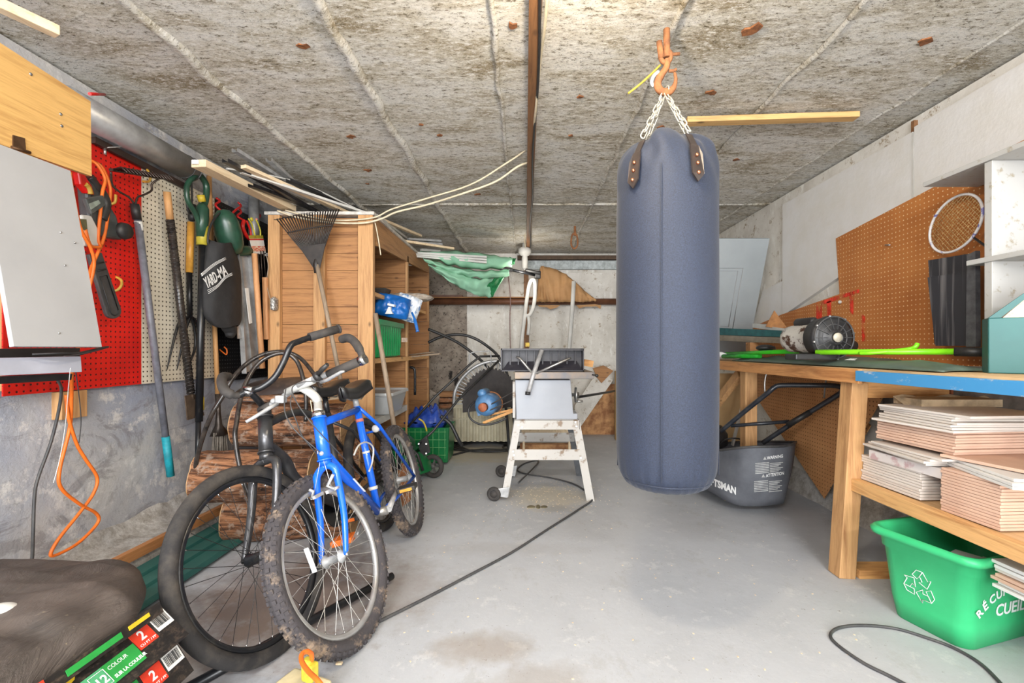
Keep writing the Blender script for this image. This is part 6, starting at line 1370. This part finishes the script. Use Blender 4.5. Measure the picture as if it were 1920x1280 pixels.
# ---- badminton racket hanging
rc = thing('badminton_racket', 'white-framed racket hanging on the brown pegboard beside the white shelf', 'racket', tuple(PX(1790, 470, 1.98)))
x = 1.96; c = PX(1790, 420, x); rows = []
el = [PX(1790+a, 420+b, x) for a, b in [(56*math.cos(t_)*math.cos(.45)-56*math.sin(t_)*math.sin(.45)*1.0, 0) for t_ in [0]]]
a_, b_ = .115, .135
def el_(t_, k=1.0): 
    u = V((0, -math.sin(.9), math.cos(.9))); v = V((0, math.cos(.9), math.sin(.9))); return c+u*math.cos(t_)*b_*k+v*math.sin(t_)*a_*k
MB().tube([el_(2*pi*k/60) for k in range(60)], .006, 8, True).build('frame', plain('white_racket_frame', (232, 230, 232), .3, c2=(120, 120, 190), scale=25, lo=.58, hi=.62), rc)
m = MB(); u = V((0, -math.sin(.9), math.cos(.9))); v = V((0, math.cos(.9), math.sin(.9)))
for k in range(-8, 9):
    s_ = k/9; h_ = math.sqrt(1-s_*s_); m.tube([c+u*b_*s_-v*a_*h_, c+u*b_*s_+v*a_*h_], .0009, 4); m.tube([c+v*a_*s_-u*b_*h_, c+v*a_*s_+u*b_*h_], .0009, 4)
m.build('strings', plain('pale_gold_string', (216, 190, 130), .4), rc)
MB().tube([c+V((0, -.09, -.085)), c+V((0, -.19, -.18))], .005, 8).build('shaft', M['black'], rc)
# ---- black boards beside the shelf unit
M['blackwood'] = plain('black_stained_wood', (46, 46, 52), .6, c2=(112, 110, 112), scale=3, sc=(12, 12, .35), lo=.48, hi=.62)
def y_at(px, x): return x*F/(px-CX)
MB().prism([PX(1748, 488, 1.93), PX(1835, 474, 1.93), PX(1838, 645, 1.93), PX(1760, 645, 1.93)], (-.02, 0, 0)).build('black_board', M['blackwood'], None, 'taller black-stained board leaning on the pegboard behind the other', 'board')
MB().prism([PX(1747, 520, 1.88), PX(1838, 506, 1.88), PX(1838, 648, 1.88), PX(1762, 648, 1.88)], (-.02, 0, 0)).build('black_board', M['blackwood'], None, 'shorter black-stained board in front leaning beside the shelf unit', 'board')
MB().prism([PX(1822, 478, 1.83), PX(1838, 470, 1.83), PX(1839, 650, 1.83), PX(1820, 650, 1.83)], (-.02, 0, 0)).build('grey_strip', plain('scuffed_grey_metal', (110, 110, 114), .4, .5, c2=(70, 70, 74)), None, 'narrow scuffed grey strip against the shelf unit divider', 'strip')
# ---- workbench
wb = thing('workbench', 'wooden workbench along the right wall with a blue-painted front edge', 'workbench', (1.75, 2.4, 0))
ZT = .965
M['benchtop'] = wood('bench_top', (212, 176, 130), (170, 128, 84), 1)
MB().bb((1.48, .6, ZT-.02), (2.02, 3.95, ZT)).build('top', M['benchtop'], wb, bevel=.001)
MB().bb((1.462, 2.0, ZT-.065), (1.482, 3.95, ZT-.002)).build('front_edge', wood('knotty_edge', (204, 146, 90), (148, 90, 48), 1), wb, bevel=.002)
t = NT('worn_blue_paint'); t.color(t.mix(t.mask(t.noise(16, t.map((1, .5, 1)), 8, .75), .56, .66), (66, 142, 196), (206, 196, 180))); M['wblue'] = t.set(.55)
MB().bb((1.45, .6, ZT-.053), (1.482, 2.0, ZT-.008)).build('blue_edge', M['wblue'], wb, 'chipped blue front edge', bevel=.002)
lt, lb = V((1.535, 2.12, .90)), V((1.463, 2.12, 0))
m = MB(); lt, lb = P(1602, 705, 2.12), P(1578, 1070, 2.12); lb.z = 0; lt.z = ZT-.066
m.beam(lb, lt, .075, .08, (0, 1, 0)); m.build('leg', M['pineZ'], wb, bevel=.003)
MB().bb((P(1610, 0, 2.14).x, 2.12, P(0, 745, 2.14).z), (P(1773, 0, 2.14).x, 2.16, P(0, 702, 2.14).z)).build('cross_rail', M['pineX'], wb, bevel=.002)
MB().bb((P(1773, 0, 2.2).x, 2.17, P(0, 738, 2.2).z), (P(1860, 0, 2.2).x, 2.22, P(0, 700, 2.2).z)).build('cross_rail', wood('dark_pine', (150, 84, 48), (96, 48, 26), 0), wb, 'dark reddish rail piece', bevel=.002)
MB().bb((P(1855, 0, 2.2).x, 2.14, P(0, 735, 2.2).z), (P(1893, 0, 2.2).x, 2.18, P(0, 706, 2.2).z)).build('rail_block', M['pineX'], wb, bevel=.002)
MB().bb((P(1600, 0, 2.12).x, 2.08, 0), (2.0, 2.17, .04)).build('foot_rail', M['pineX'], wb, bevel=.002)
MB().bb((1.49, .7, .405), (1.53, 2.08, .46)).build('shelf_edge', M['pineY'], wb, bevel=.002)
MB().bb((1.53, .7, .435), (2.02, 2.08, .455)).build('shelf', M['benchtop'], wb)
MB().bb((1.5, 3.1, 0), (1.58, 3.18, ZT-.03)).build('leg', M['pineZ'], wb, bevel=.002)
MB().beam(P(1334, 768, 3.6), P(1388, 700, 3.3), .04, .08, (0, 1, 0)).build('brace', M['pineZ'], wb, bevel=.002)
MB().bb((1.5, 3.86, 0), (1.57, 3.93, ZT-.02)).build('leg', M['pineZ'], wb, bevel=.002)
MB().prism([P(1325, 700, 3.75), P(1400, 700, 3.75), P(1398, 832, 3.75), P(1325, 832, 3.75)], (0, .015, 0)).build('tan_panel', plain('tan_hardboard', (200, 166, 118), .7, c2=(180, 146, 100), scale=4), None, 'tan hardboard sheet standing under the far end of the workbench', 'panel')
MB().beam(P(1373, 835, 3.5), P(1397, 740, 3.5), .012, .03, (0, 1, 0)).build('white_strip', M['white'], None, 'thin white strip leaning in front of the tan hardboard sheet', 'strip')
x = 1.93
MB().prism([PX(1418, 690, x), PX(1420, 748, x), PX(1545, 934, x), PX(1660, 735, x), PX(1660, 700, x)], (.006, 0, 0)).build('pegboard', M['pegbrown2'], None, 'brown pegboard standing on its corner against the wall under the bench', 'pegboard')
MB().prism([PX(1900, 690, x+.03), PX(1895, 735, x+.03), PX(1990, 700, x+.03)], (.006, 0, 0)).build('pegboard_scrap', M['pegbrown2'], None, 'brown pegboard corner under the bench at the right edge', 'pegboard')
MB().prism([PX(1622, 787, 1.97), PX(1632, 798, 1.97), PX(1622, 815, 1.97)], (.006, 0, 0)).build('pegboard_scrap', M['pegbrown2'], None, 'small pegboard corner peeking out right of the bench leg', 'pegboard')
m = MB().grid([[V((XR-.06-.02*noise.noise(V((y*6, 0, 0))), y, 0)) for y in [i*.08 for i in range(72)]], [V((XR-.03, y, .10+.03*noise.noise(V((y*5, 3, 0))))) for y in [i*.08 for i in range(72)]], [V((XR, y, .16)) for y in [i*.08 for i in range(72)]]], False)
struct(m, 'baseboard_right', M['render'])
MB().bb((XR-.008, 1.0, .18), (XR-.002, 2.6, .92)).build('dark_sheet', plain('dusty_grey_board', (140, 132, 124), .85, c2=(110, 102, 94)), None, 'dusty grey board on the wall behind the tile stacks', 'board')
# ---- things on the bench
m = MB().prism([P(1300, 613, 3.9), P(1478, 620, 2.9), P(1478, 632, 2.9), P(1300, 626, 3.9)], (.2, .1, 0))
bd = thing('board_stack', 'dark teal painted shelf board on the far end of the bench', 'board', tuple(P(1400, 632, 2.9)))
m.build('teal_board', plain('dark_teal_paint', (46, 98, 100), .5), bd)
MB().prism([P(1300, 626, 3.9), P(1474, 633, 2.92), P(1470, 644, 2.92), P(1300, 636, 3.9)], (.2, .1, 0)).build('worn_core', plain('worn_grey_wood', (134, 124, 108), .8, c2=(100, 90, 76), scale=12), bd)
MB().bb((1.58, 3.2, ZT), (1.64, 3.26, 1.1)).build('wood_block', M['boxX'], None, 'small wood block propping up the teal board', 'block')
MB().prism([P(1411, 606, 3.4), P(1480, 618, 3.0), P(1480, 623, 3.0), P(1411, 614, 3.4)], (.15, .1, 0)).build('white_board_edge', M['white'], None, 'white board lying on the teal board under the brown triangle', 'board')
MB().prism([P(1436, 612, 3.2), P(1452, 582, 3.2), P(1480, 620, 3.1)], (0, .006, 0)).build('hardboard_triangle', plain('brown_hardboard', (172, 118, 68), .7), None, 'brown hardboard triangle standing on the bench left of the pump', 'triangle')
MB().ball(P(1435, 652, 3.0), (.06, .05, .022)).tube(spl([P(1440, 650, 2.95), P(1452, 650, 2.9), P(1454, 657, 2.88)], 4), .003, 5).build('black_gadget', M['black'], None, 'small black gadget on the bench left of the pump', 'gadget')
# pool pump
pu = thing('pool_pump', 'worn pool pump with a black round volute and a stained metal motor on the bench', 'pump', tuple(P(1535, 655, 2.55)))
ax = V((.1, -1, .0)).normalized(); c = P(1556, 633, 2.28)
t = NT('stained_motor_shell'); t.color(t.mix(t.mask(t.noise(14, None, 7, .7), .5, .56), (206, 200, 190), (84, 56, 42))); M['stain'] = t.set(.35, .2)
MB().lathe([(0, 0), (.05, .0), (.072, .02), (.075, .05), (.075, .22), (.07, .24), (0, .24)], c-ax*.30, ax, 30).build('motor', M['stain'], pu)
MB().lathe([(0, 0), (.02, .0), (.026, .01), (.026, .13), (.02, .14), (0, .14)], c-ax*.24+V((0, .0, .085)), ax, 18).build('capacitor_cover', M['black'], pu)
MB().lathe([(.085, -.07), (.1, -.06), (.1, -.02), (.11, 0), (.11, .02), (.085, .03), (.04, .032), (.036, .05), (.026, .05), (.024, -.01), (0, -.01)], c, ax, 32).build('volute', M['black'], pu)
m = MB(); Rm = frame(ax)
for k in range(14): a = 2*pi*k/14; m.beam(c+Rm@V((math.cos(a)*.04, math.sin(a)*.04, .034)), c+Rm@V((math.cos(a)*.102, math.sin(a)*.102, .026)), .003, .012, ax)
m.ring(c+ax*.03, ax, .066, .003).ring(c+ax*.03, ax, .104, .004); m.build('ribs', M['cable'], pu)
m = MB()
for k in range(8): a = 2*pi*k/8+.2; m.ball(c+Rm@V((math.cos(a)*.107, math.sin(a)*.107, .026)), .007)
m.build('bolt_heads', M['steel'], pu)
MB().lathe([(0, -.005), (.023, -.005), (.023, .004), (0, .004)], c+ax*.05, ax, 20).build('inlet', plain('pale_inlet', (206, 196, 176), .5), pu)
MB().cyl(c+V((.03, 0, -.02)), c+V((.13, .02, -.045)), .03, 14).build('outlet', M['black'], pu)
MB().bb(tuple(c+V((-.2, -.05, -.11))), tuple(c+V((.0, .05, -.08)))).build('foot', M['black'], pu, bevel=.006)
# hockey sticks / green wrapped sticks
M['lime'] = plain('lime_green_wrap', (136, 224, 30), .35, c2=(112, 200, 24), scale=20)
M['vgreen'] = plain('vivid_green', (62, 202, 34), .35, c2=(44, 176, 30), scale=20)
hs = thing('wrapped_stick', 'thick lime green wrapped stick with a black grip lying along the bench', 'stick', tuple(P(1700, 665, 1.9)))
MB().cyl(P(1530, 660, 2.25), P(1790, 659, 1.86), .013, 14).build('shaft', M['lime'], hs)
MB().cyl(P(1790, 659, 1.86), P(1856, 660, 1.78), .019, 14).build('grip', M['black'], hs)
hs = thing('wrapped_stick', 'bright green stick lying on the far half of the bench with a grey joint', 'stick', tuple(P(1420, 662, 2.6)))
MB().cyl(P(1362, 663, 3.45), P(1502, 658, 2.55), .013, 14).build('shaft', M['vgreen'], hs)
MB().cyl(P(1502, 658, 2.55), P(1534, 660, 2.35), .015, 14).build('joint', M['cable'], hs)
hs = thing('wrapped_stick', 'short darker green stick with a white strapped end at the far bench end', 'stick', tuple(P(1400, 666, 2.5)))
MB().cyl(P(1356, 668, 3.42), P(1425, 667, 3.0), .016, 12).build('shaft', plain('leaf_green', (40, 180, 50), .4), hs)
MB().tube([P(1341, 664, 3.55), P(1352, 665, 3.48), P(1360, 667, 3.42)], [.018, .024, .018], 10).build('white_strap', M['print'], hs)
MB().tube(spl([P(1345, 665, 3.5), P(1342, 672, 3.48), P(1341, 682, 3.47), P(1342, 692, 3.47)], 4), .003, 6).build('cord_end', M['print'], hs)
MB().tube(spl([P(1612, 662, 2.1), P(1640, 661, 2.05), P(1700, 655, 2.0), P(1716, 650, 1.98), P(1720, 644, 1.98)], 5), .009, 8).build('green_fork_stick', M['lime'], None, 'thin lime green stick with an upturned tip behind the thick one', 'stick')
M['cover'] = plain('grey_green_vinyl', (92, 108, 96), .5, c2=(70, 84, 76), scale=8, bump=.3, bscale=12)
rows = []
for i in range(41):
    v = i/40; y = 3.3-v*1.65; row = []
    for k in range(9): u = k/8; row.append(V((1.50+u*.26, y+.06*math.sin(u*3+v*6), ZT+.006+.034*math.sin(pi*u)**.6*math.sin(pi*v)**.4*(1+.8*noise.noise(V((u*3, v*9, 2)))))))
    rows.append(row)
cv = MB().grid(rows, True).build('vinyl_cover', M['cover'], None, 'grey-green vinyl cover lying crumpled along the front of the bench', 'cover', solid=.004)
text('EL', 'lettering', M['print'], cv, P(1583, 681, 2.12)+V((0, 0, .016)), V((.3, -1, 0)), V((1, .3, .2)), .05, bold=.001)
MB().bb((1.8, 1.82, ZT), (1.98, 2.0, ZT+.012)).build('white_lath', M['shelfw'], None, 'white board lying on the bench below the black boards', 'board')
# teal tool tote
tt = thing('tool_tote', 'dark teal wooden tool tote with a gabled end at the right edge of the bench', 'tool box', tuple(P(1900, 690, 1.6)))
M['teal'] = plain('teal_paint', (40, 100, 98), .45, scale=5, dirt=.1); Z0 = ZT+.001
TA = P(1853, 690, 1.62); TA.z = Z0; wd = V((.8, -.6, 0)); dd = V((.6, .8, 0)); zt_ = P(1853, 596, 1.62).z; zg = P(1903, 536, 1.58).z
def tq(u, v, z): return V((TA.x, TA.y, 0))+wd*u+dd*v+V((0, 0, z))
def tbox(m, u0, u1, v0, v1, z0, z1): return m.prism([tq(u0, v0, z0), tq(u1, v0, z0), tq(u1, v1, z0), tq(u0, v1, z0)], (0, 0, z1-z0))
tbox(MB(), 0, .36, 0, .014, Z0, zt_).build('side', M['teal'], tt, bevel=.003)
tbox(MB(), 0, .36, .10, .112, Z0, zt_).build('side', M['teal'], tt, bevel=.003)
tbox(MB(), 0, .012, .014, .10, Z0, zt_).build('end', M['teal'], tt)
m = MB()
def gq(u, z): return tq(u, -.004, z)
m.prism([gq(0, zt_), gq(.115, zg), gq(.135, zg), gq(.03, zt_)], dd*.018).prism([gq(.115, zg), gq(.25, zg), gq(.25, zg-.018), gq(.11, zg-.018)], dd*.018).prism([gq(.36, zt_), gq(.25, zg), gq(.23, zg), gq(.33, zt_)], dd*.018)
m.build('gable_frame', M['teal'], tt)
MB().prism([tq(.02, .006, zt_-.02), tq(.125, .006, zg-.006), tq(.24, .006, zg-.006), tq(.34, .006, zt_-.02)], dd*.008).build('gable', M['paleY'], tt, 'bare wood gable')
# ================================================================ black lawn mower with bag under the bench
cm_ = thing('bagged_mower', 'black rear-bag lawn mower parked under the workbench', 'lawn mower', (1.4, 3.3, 0))
M['bagcloth'] = plain('dusty_black_mesh', (100, 102, 108), .8, c2=(72, 74, 80), scale=6, bump=.4, bscale=300)
def bagrow(y_top, y_bot): pass
rim = [P(1298, 841, 3.4), P(1335, 845, 3.1), P(1400, 838, 2.82), P(1470, 836, 2.82), P(1491, 829, 2.95), P(1480, 828, 3.3), P(1400, 828, 3.5), P(1340, 832, 3.5)]
bot = [P(1290, 898, 3.4), P(1330, 921, 3.1), P(1385, 947, 2.9), P(1460, 945, 2.88), P(1470, 935, 3.0), P(1466, 905, 3.3), P(1390, 905, 3.5), P(1330, 905, 3.5)]
T_, B2 = spl(rim, 6, True), spl(bot, 6, True)
for q in B2: q.z = max(q.z, .02)
rows = []
for j in range(9):
    v = j/8; rows.append([T_[i].lerp(B2[i], v)+V((.0, -.02*math.sin(pi*v), 0)) for i in range(len(T_))])
bgm = MB().grid(rows, True, True); bb3 = len(bgm.v); c = sum(B2, V())/len(B2); bgm.add(B2+[c], [(i, (i+1) % len(B2), len(B2)) for i in range(len(B2))])
bag = bgm.build('grass_bag', M['bagcloth'], cm_, 'dusty grey-black fabric grass bag')
MB().tube([p+V((0, 0, 0)) for p in T_], .008, 8, True).build('bag_rim', M['cable'], cm_)
# lettering on the bag front: map text on the cloth between rim and floor
def onbag(px, py, lift=.006):
    best = None
    for i in range(len(T_)):
        for j in range(8):
            a, b, d = rows[j][i], rows[j+1][i], rows[j][(i+1) % len(T_)]; n_ = (b-a).cross(d-a)
            if n_.length < 1e-9: continue
            n_.normalize(); q = PP(px, py, a, n_); e1, e2 = b-a, d-a; w2 = q-a
            d11, d12, d22, d1w, d2w = e1.dot(e1), e1.dot(e2), e2.dot(e2), e1.dot(w2), e2.dot(w2); dn_ = d11*d22-d12*d12
            if abs(dn_) < 1e-12: continue
            s1, s2 = (d22*d1w-d12*d2w)/dn_, (d11*d2w-d12*d1w)/dn_
            if -.05 <= s1 <= 1.05 and -.05 <= s2 <= 1.05 and (best is None or q.y < best.y): best = q
    if best is None: best = P(px, py, 2.9)
    return best-V((px-CX, F, 0)).normalized()*lift*1.0
def bagtext(s, px, py, px2, py2, hpx, name='lettering', bold=.0):
    def wrap(v): return onbag(px+(px2-px)*v.x, py+(py2-py)*v.x-v.y*hpx*1.38, .005+v.z)
    return text(s, name, M['print'], bag, (0, 0, 0), (1, 0, 0), (0, 1, 0), 1.0, width=1.0, bold=bold, thick=.002, wrap=wrap)
bagtext('CRAFTSMAN', 1306, 897, 1380, 926, 13, bold=.05)
bagtext('WARNING', 1438, 861, 1468, 857, 6, bold=.02)
bagtext('ATTENTION', 1436, 894, 1470, 889, 6, bold=.02)
m = MB()
for px, py in ((1434, 861), (1431, 894)):
    a = onbag(px, py); k = .018; m.prism([a+V((-k*.6, 0, 0)), a+V((k*.6, 0, 0)), a+V((0, 0, k*1.1))], (0, -.002, 0))
for y0_ in (867, 901):
    for k in range(7):
        for (xa, xb_) in ((1416, 1442), (1443.5, 1468-(k % 3)*4)):
            ya = y0_+k*3.1; a, b = onbag(xa+(y0_ > 880)*-2, ya+1.5), onbag(xb_+(y0_ > 880)*-2, ya-.8); m.beam(a, b, .0016, .0048)
m.build('fine_print', plain('faded_print', (190, 190, 188), .6), bag)
M['htube'] = plain('black_gloss_tube', (34, 38, 46), .3, c2=(60, 62, 66))
MB().tube(spl([P(1352, 808, 3.2), P(1400, 768, 3.05), P(1440, 736, 2.92), P(1452, 726, 2.9), P(1466, 722, 2.88), P(1520, 722, 2.8), P(1566, 723, 2.74), P(1580, 728, 2.74), P(1580, 732, 2.76), P(1568, 742, 2.8), P(1500, 784, 2.95), P(1430, 830, 3.1)], 4), .0155, 12).build('handle', M['htube'], cm_)
MB().cyl(P(1370, 798, 3.14), P(1480, 790, 2.99), .012, 10).build('cross_bar', M['htube'], cm_)
MB().cyl(P(1476, 797, 2.97), P(1520, 772, 2.9), .019, 10).build('handle_sleeve', M['black'], cm_)
MB().tube(spl([P(1434, 735, 2.9), P(1434, 715, 2.9), P(1438, 698, 2.9), P(1446, 695, 2.9), P(1540, 696, 2.75), P(1550, 698, 2.75), P(1547, 725, 2.78), P(1545, 745, 2.82)], 4), .005, 8).build('bail_wire', M['steel'], cm_)
m = MB().lathe([(.12, 0), (.15, .02), (.15, .10), (.11, .16), (0, .18)], P(1340, 850, 3.55)+V((-.06, 0, .06)), (0, 0, 1), 24); m.build('engine', M['black'], cm_)
MB().tube(spl([P(1345, 840, 3.4), P(1355, 828, 3.35), P(1368, 822, 3.3), P(1388, 823, 3.3), P(1386, 832, 3.3)], 4), .006, 6).build('bag_handle', M['black'], cm_)
MB().bb((1.02, 3.35, .08), (1.42, 3.7, .2)).build('deck', M['blackm'], cm_, bevel=.03)
c = P(1287, 908, 3.45); c.z = .095
wh = MB().ring(c, (.55, 1, 0), .072, .024, 36, 10).build('wheel', M['rubber'], cm_); MB().lathe([(0, -.014), (.052, -.014), (.056, 0), (.052, .014), (0, .014)], c, (.55, 1, 0), 24).build('wheel_disc', M['white'], wh)
# ================================================================ ceramic tiles
M['tile'] = plain('pale_ceramic_tile', (218, 210, 202), .55, c2=(204, 194, 184), scale=3)
M['tileedge'] = plain('pinkish_tile', (214, 180, 158), .7, c2=(198, 160, 138), scale=8)
M['tilewhite'] = plain('white_tile', (232, 230, 226), .5, scale=4, dirt=.06)
protos = {}
def tileproto(kind, mat, s, th):
    o = MB().box((0, 0, 0), (s, s, th)).build('ceramic_tile', mat, None, 'x', 'tile', bevel=.0012); return o
def tilestack(z, n, cx_, cy_, s, th, mat, rz, jit, label, group, seed, shifts=None):
    r = random.Random(seed); first = None
    for k in range(n):
        x_, y_ = cx_+r.uniform(-jit, jit), cy_+r.uniform(-jit, jit); a = rz+r.uniform(-jit, jit)*2
        if shifts and k in shifts: dx, dy, da = shifts[k]; x_ += dx; y_ += dy; a += da
        loc = V((x_, y_, z+th*(k+.5)+.0008*k))
        if first is None:
            o = tileproto(0, mat, s, th-.0004); first = o
        else: o = first.copy(); COL.objects.link(o)
        o.location = loc; o.rotation_euler = (0, 0, a); o['label'] = label if isinstance(label, str) else label[k]; o['group'] = group
    return z+n*(th+.0008)
ZS = .4555
z = tilestack(ZS, 10, 1.69, 1.93, .30, .0105, M['tile'], .03, .004, 'thin pale tile in the low pile nearest the bench leg, under the paper carton', 'pale tiles in the low pile by the bench leg', 1)
MB().box((1.69, 1.86, z+.02), (.32, .33, .038), Matrix.Rotation(.06, 3, 'Z')).build('tile_carton', plain('white_carton', (214, 206, 202), .7, c2=(190, 160, 160), scale=14, lo=.55, hi=.62), None, 'torn white paper carton of tiles lying on the low tile pile', 'carton', bevel=.003)
z = tilestack(z+.04, 4, 1.68, 1.85, .34, .009, M['tile'], -.08, .012, 'pale tile lying askew on top of the white carton', 'tiles on top of the white carton', 2, {3: (.0, -.03, .1)})
z2 = tilestack(ZS, 15, 1.635, 1.58, .20, .0098, M['tileedge'], .06, .002, 'pink-backed tile in the tall tight stack at the right of the bench shelf', 'pink-backed tiles in the tight shelf stack', 3)
tilestack(ZS, 15, 1.85, 1.57, .205, .0098, M['tilewhite'], .03, .002, 'white-faced tile in the stack right behind the pink-backed one, next to the wall', 'white tiles in the shelf stack by the wall', 13)
z2 = tilestack(z2, 3, 1.70, 1.52, .33, .010, M['tilewhite'], -.25, .01, 'white tile lying across the pink-backed stack', 'white tiles across the pink-backed stack', 4)
zb_ = max(z, z2)
tilestack(zb_+.001, 1, 1.74, 1.56, .34, .011, M['tileedge'], .25, 0, 'large pinkish tile lying diagonally across the two lower tile piles', 'diagonal tile', 5)
zb_ += .013
zb_ = tilestack(zb_, 8, 1.705, 1.83, .33, .0098, M['tileedge'], .09, .006, 'pinkish tile in the middle of the upper pile', 'pinkish tiles in the upper pile', 6)
zb_ = tilestack(zb_, 6, 1.705, 1.80, .33, .009, M['tile'], .03, .014, 'pale tile in the top third of the upper pile', 'pale tiles at the top of the upper pile', 7, {0: (-.03, .02, .1)})
tilestack(zb_, 1, 1.71, 1.78, .37, .009, M['tile'], .1, 0, 'large grey-white tile topmost on the upper pile', 'topmost tile', 8)
rows = [[V((1.60+.40*k/10, 1.92+(j*.06), zb_+.012+j*.03+.008*math.sin(k*1.3))) for k in range(11)] for j in range(2)]
MB().grid(rows, False).bb((1.62, 1.86, zb_+.011), (1.95, 2.0, zb_+.04)).build('cardboard', plain('cardboard', (196, 172, 138), .8), None, 'flat torn cardboard piece on top of the tile piles', 'cardboard', solid=.003)
# ---- recycling bin
rb = thing('recycling_bin', 'green recycling bin with a white recycling symbol half under the bench shelf', 'recycling bin', (1.62, 1.6, 0))
M['bin'] = plain('recycling_green', (60, 188, 122), .42, c2=(48, 172, 108), scale=5)
# floor corners from the photo
cA, cB, cC = PZ(1670, 1148), PZ(1800, 1216), PZ(1990, 1205)
e1 = (cB-cA); e1n = e1.normalized(); L1 = e1.length
e2n = V((-e1n.y, e1n.x, 0));
if e2n.x < 0: e2n = -e2n
W_ = .48; L1 = .25
o_ = cA
def binring(s, z, inset=0, rad=.05, n=6):
    L_, Wd = L1+s*2-inset*2, W_+s*2-inset*2; c = o_+e1n*L1/2+e2n*W_/2; out = []
    for q, (sx, sy) in enumerate(((1, 1), (-1, 1), (-1, -1), (1, -1))):
        for k in range(n+1):
            a = pi/2*(q+k/n); lx = sx*(L_/2-rad)+rad*math.cos(a); ly = sy*(Wd/2-rad)+rad*math.sin(a); p = c+e1n*lx+e2n*ly; out.append(V((p.x, p.y, z)))
    return out
Hb = .335
rows = [binring(0, .001), binring(.012, .08), binring(.028, .27), binring(.034, .272), binring(.038, Hb-.02), binring(.058, Hb-.018), binring(.062, Hb), binring(.052, Hb+.012), binring(.040, Hb+.008), binring(.032, Hb-.01), binring(.022, .26), binring(-.006, .01)]
m = MB().grid(rows, True, True); k = len(rows[0]); b = len(m.v); m.f.append([b-k+i for i in range(k)]); m.sm.append(False); m.f.append([i for i in range(k)][::-1]); m.sm.append(False)
body = m.build('bin', M['bin'], rb)
# symbol on the long left face; lettering on the near face
def face_pt(base, d1, outn, u, z):    # point on the slanted wall: u along, z height
    s = .012+(z-.08)/(.27-.08)*.016 if z > .08 else z/.08*.012
    return base+d1*u+outn*(s+.0025)+V((0, 0, z))
nl = -e2n
def arrow(m, ang, cu, cz, s):
    """one bent arrow of the recycling triangle as an outline"""
    sh1 = [(-.42, .62), (-.12, 1.02), (.28, 1.02), (.58, .55), (.78, .66), (.52, .05), (-.0, .26), (.22, .38), (.06, .68), (-.1, .44)]
    out = []
    for x, y in sh1:
        x2, y2 = x*math.cos(ang)-y*math.sin(ang), x*math.sin(ang)+y*math.cos(ang); out.append(face_pt(o_, e1n, nl, cu+x2*s*.9, cz+y2*s))
    m.tube(out, .0014, 5, True); m.tube([out[2], out[8]], .0014, 5)
for k in range(3):
    m = MB(); arrow(m, 2*pi*k/3, .115, .165, .058); m.build('recycling_arrow', M['print'], body)
base = o_+e1n*L1
def bint(s, u, z, rot, size, name='lettering'):
    a = face_pt(base, e2n, e1n, u, z); sl = V((0, 0, 1))+e1n*.084; sl.normalize()
    xd = e2n*math.cos(rot)+sl*math.sin(rot); yd = -e2n*math.sin(rot)+sl*math.cos(rot)
    return text(s, name, M['print'], body, a, xd, yd, size, bold=.0012)
u, z_, rot = .03, .12, .75
for ch in 'RÉCUPÉREZ':
    bint(ch, u, z_, rot, .045); u += .031*math.cos(rot)+.002; z_ += .034*math.sin(rot); rot = max(0, rot-.16)
bint('CUEILLETTE', .115, .115, .0, .06)
# tiles standing in the bin and stacked beside/over its near side
r = random.Random(9)
for k, (u, v, z_) in enumerate(((.11, .12, .24), (.2, .17, .255), (.27, .24, .24))):
    c = o_+e1n*u+e2n*v; MB().box((c.x, c.y, z_), (.16, .2, .012), Matrix.Rotation(.3+k*.2, 3, 'Z')@Matrix.Rotation(.08*(k-1), 3, 'X')).build('ceramic_tile', M['tilewhite'] if k else M['tile'], None, ('greyish tile inside the recycling bin at its far end', 'broad white tile inside the middle of the recycling bin', 'white tile inside the recycling bin nearest its front rim')[k], 'tile', 'tiles inside the recycling bin', bevel=.002)
t0 = P(1925, 1098, 1.22)
for k in range(7):
    mt = (M['tilewhite'], M['tilewhite'], M['tileedge'], M['tileedge'], M['tile'], M['tilewhite'], M['tilewhite'])[k]
    zt_ = .262+k*.0135
    MB().box((1.735+.008*math.sin(k*2), 1.37+.006*math.cos(k*3), zt_), (.32, .32, .011), Matrix.Rotation(.05+.02*math.sin(k*5), 3, 'Z')).build('ceramic_tile', mt, None, 'tile in the short stack below the bench shelf, beside the bin lettering', 'tile', 'tiles stacked in front of the bin', bevel=.0012)
bs = thing('green_tub', 'green tub carrying the short stack of tiles at the right picture edge', 'tub', (1.82, 1.34, 0))
taper(MB(), (1.82, 1.34), (.2, .2), (1.82, 1.34), (.24, .24), .0, .256, rad=.02).build('tub', M['bin'], bs)
# ---- cable loop on the floor, lower right
wire([PZ(1885, 1290, .006), PZ(1840, 1245, .006), PZ(1790, 1215, .006), PZ(1740, 1196, .006), PZ(1680, 1178, .006), PZ(1620, 1172, .006), PZ(1575, 1176, .006), PZ(1557, 1190, .006), PZ(1572, 1210, .006), PZ(1620, 1243, .006), PZ(1670, 1268, .006), PZ(1730, 1300, .006)], .0055, M['cable'], 'floor_cable', 'grey cable lying in an open loop on the floor in front of the bin', 8, 8)
# sawdust and litter on the floor
m = MB(); r = random.Random(21)
for k in range(420):
    if k < 260: p = V((r.gauss(.15, .22), r.gauss(3.3, .22), .0005))
    else: p = V((r.uniform(-.5, 1.4), r.uniform(1.2, 3.6), .0005))
    s_ = r.uniform(.002, .005); m.box(p, (s_*1.6, s_, .0015), Matrix.Rotation(r.uniform(0, 3), 3, 'Z'))
m.build('sawdust', M['paleY'], None, 'pale sawdust and chips scattered on the floor around the saw', 'sawdust', kind='stuff')
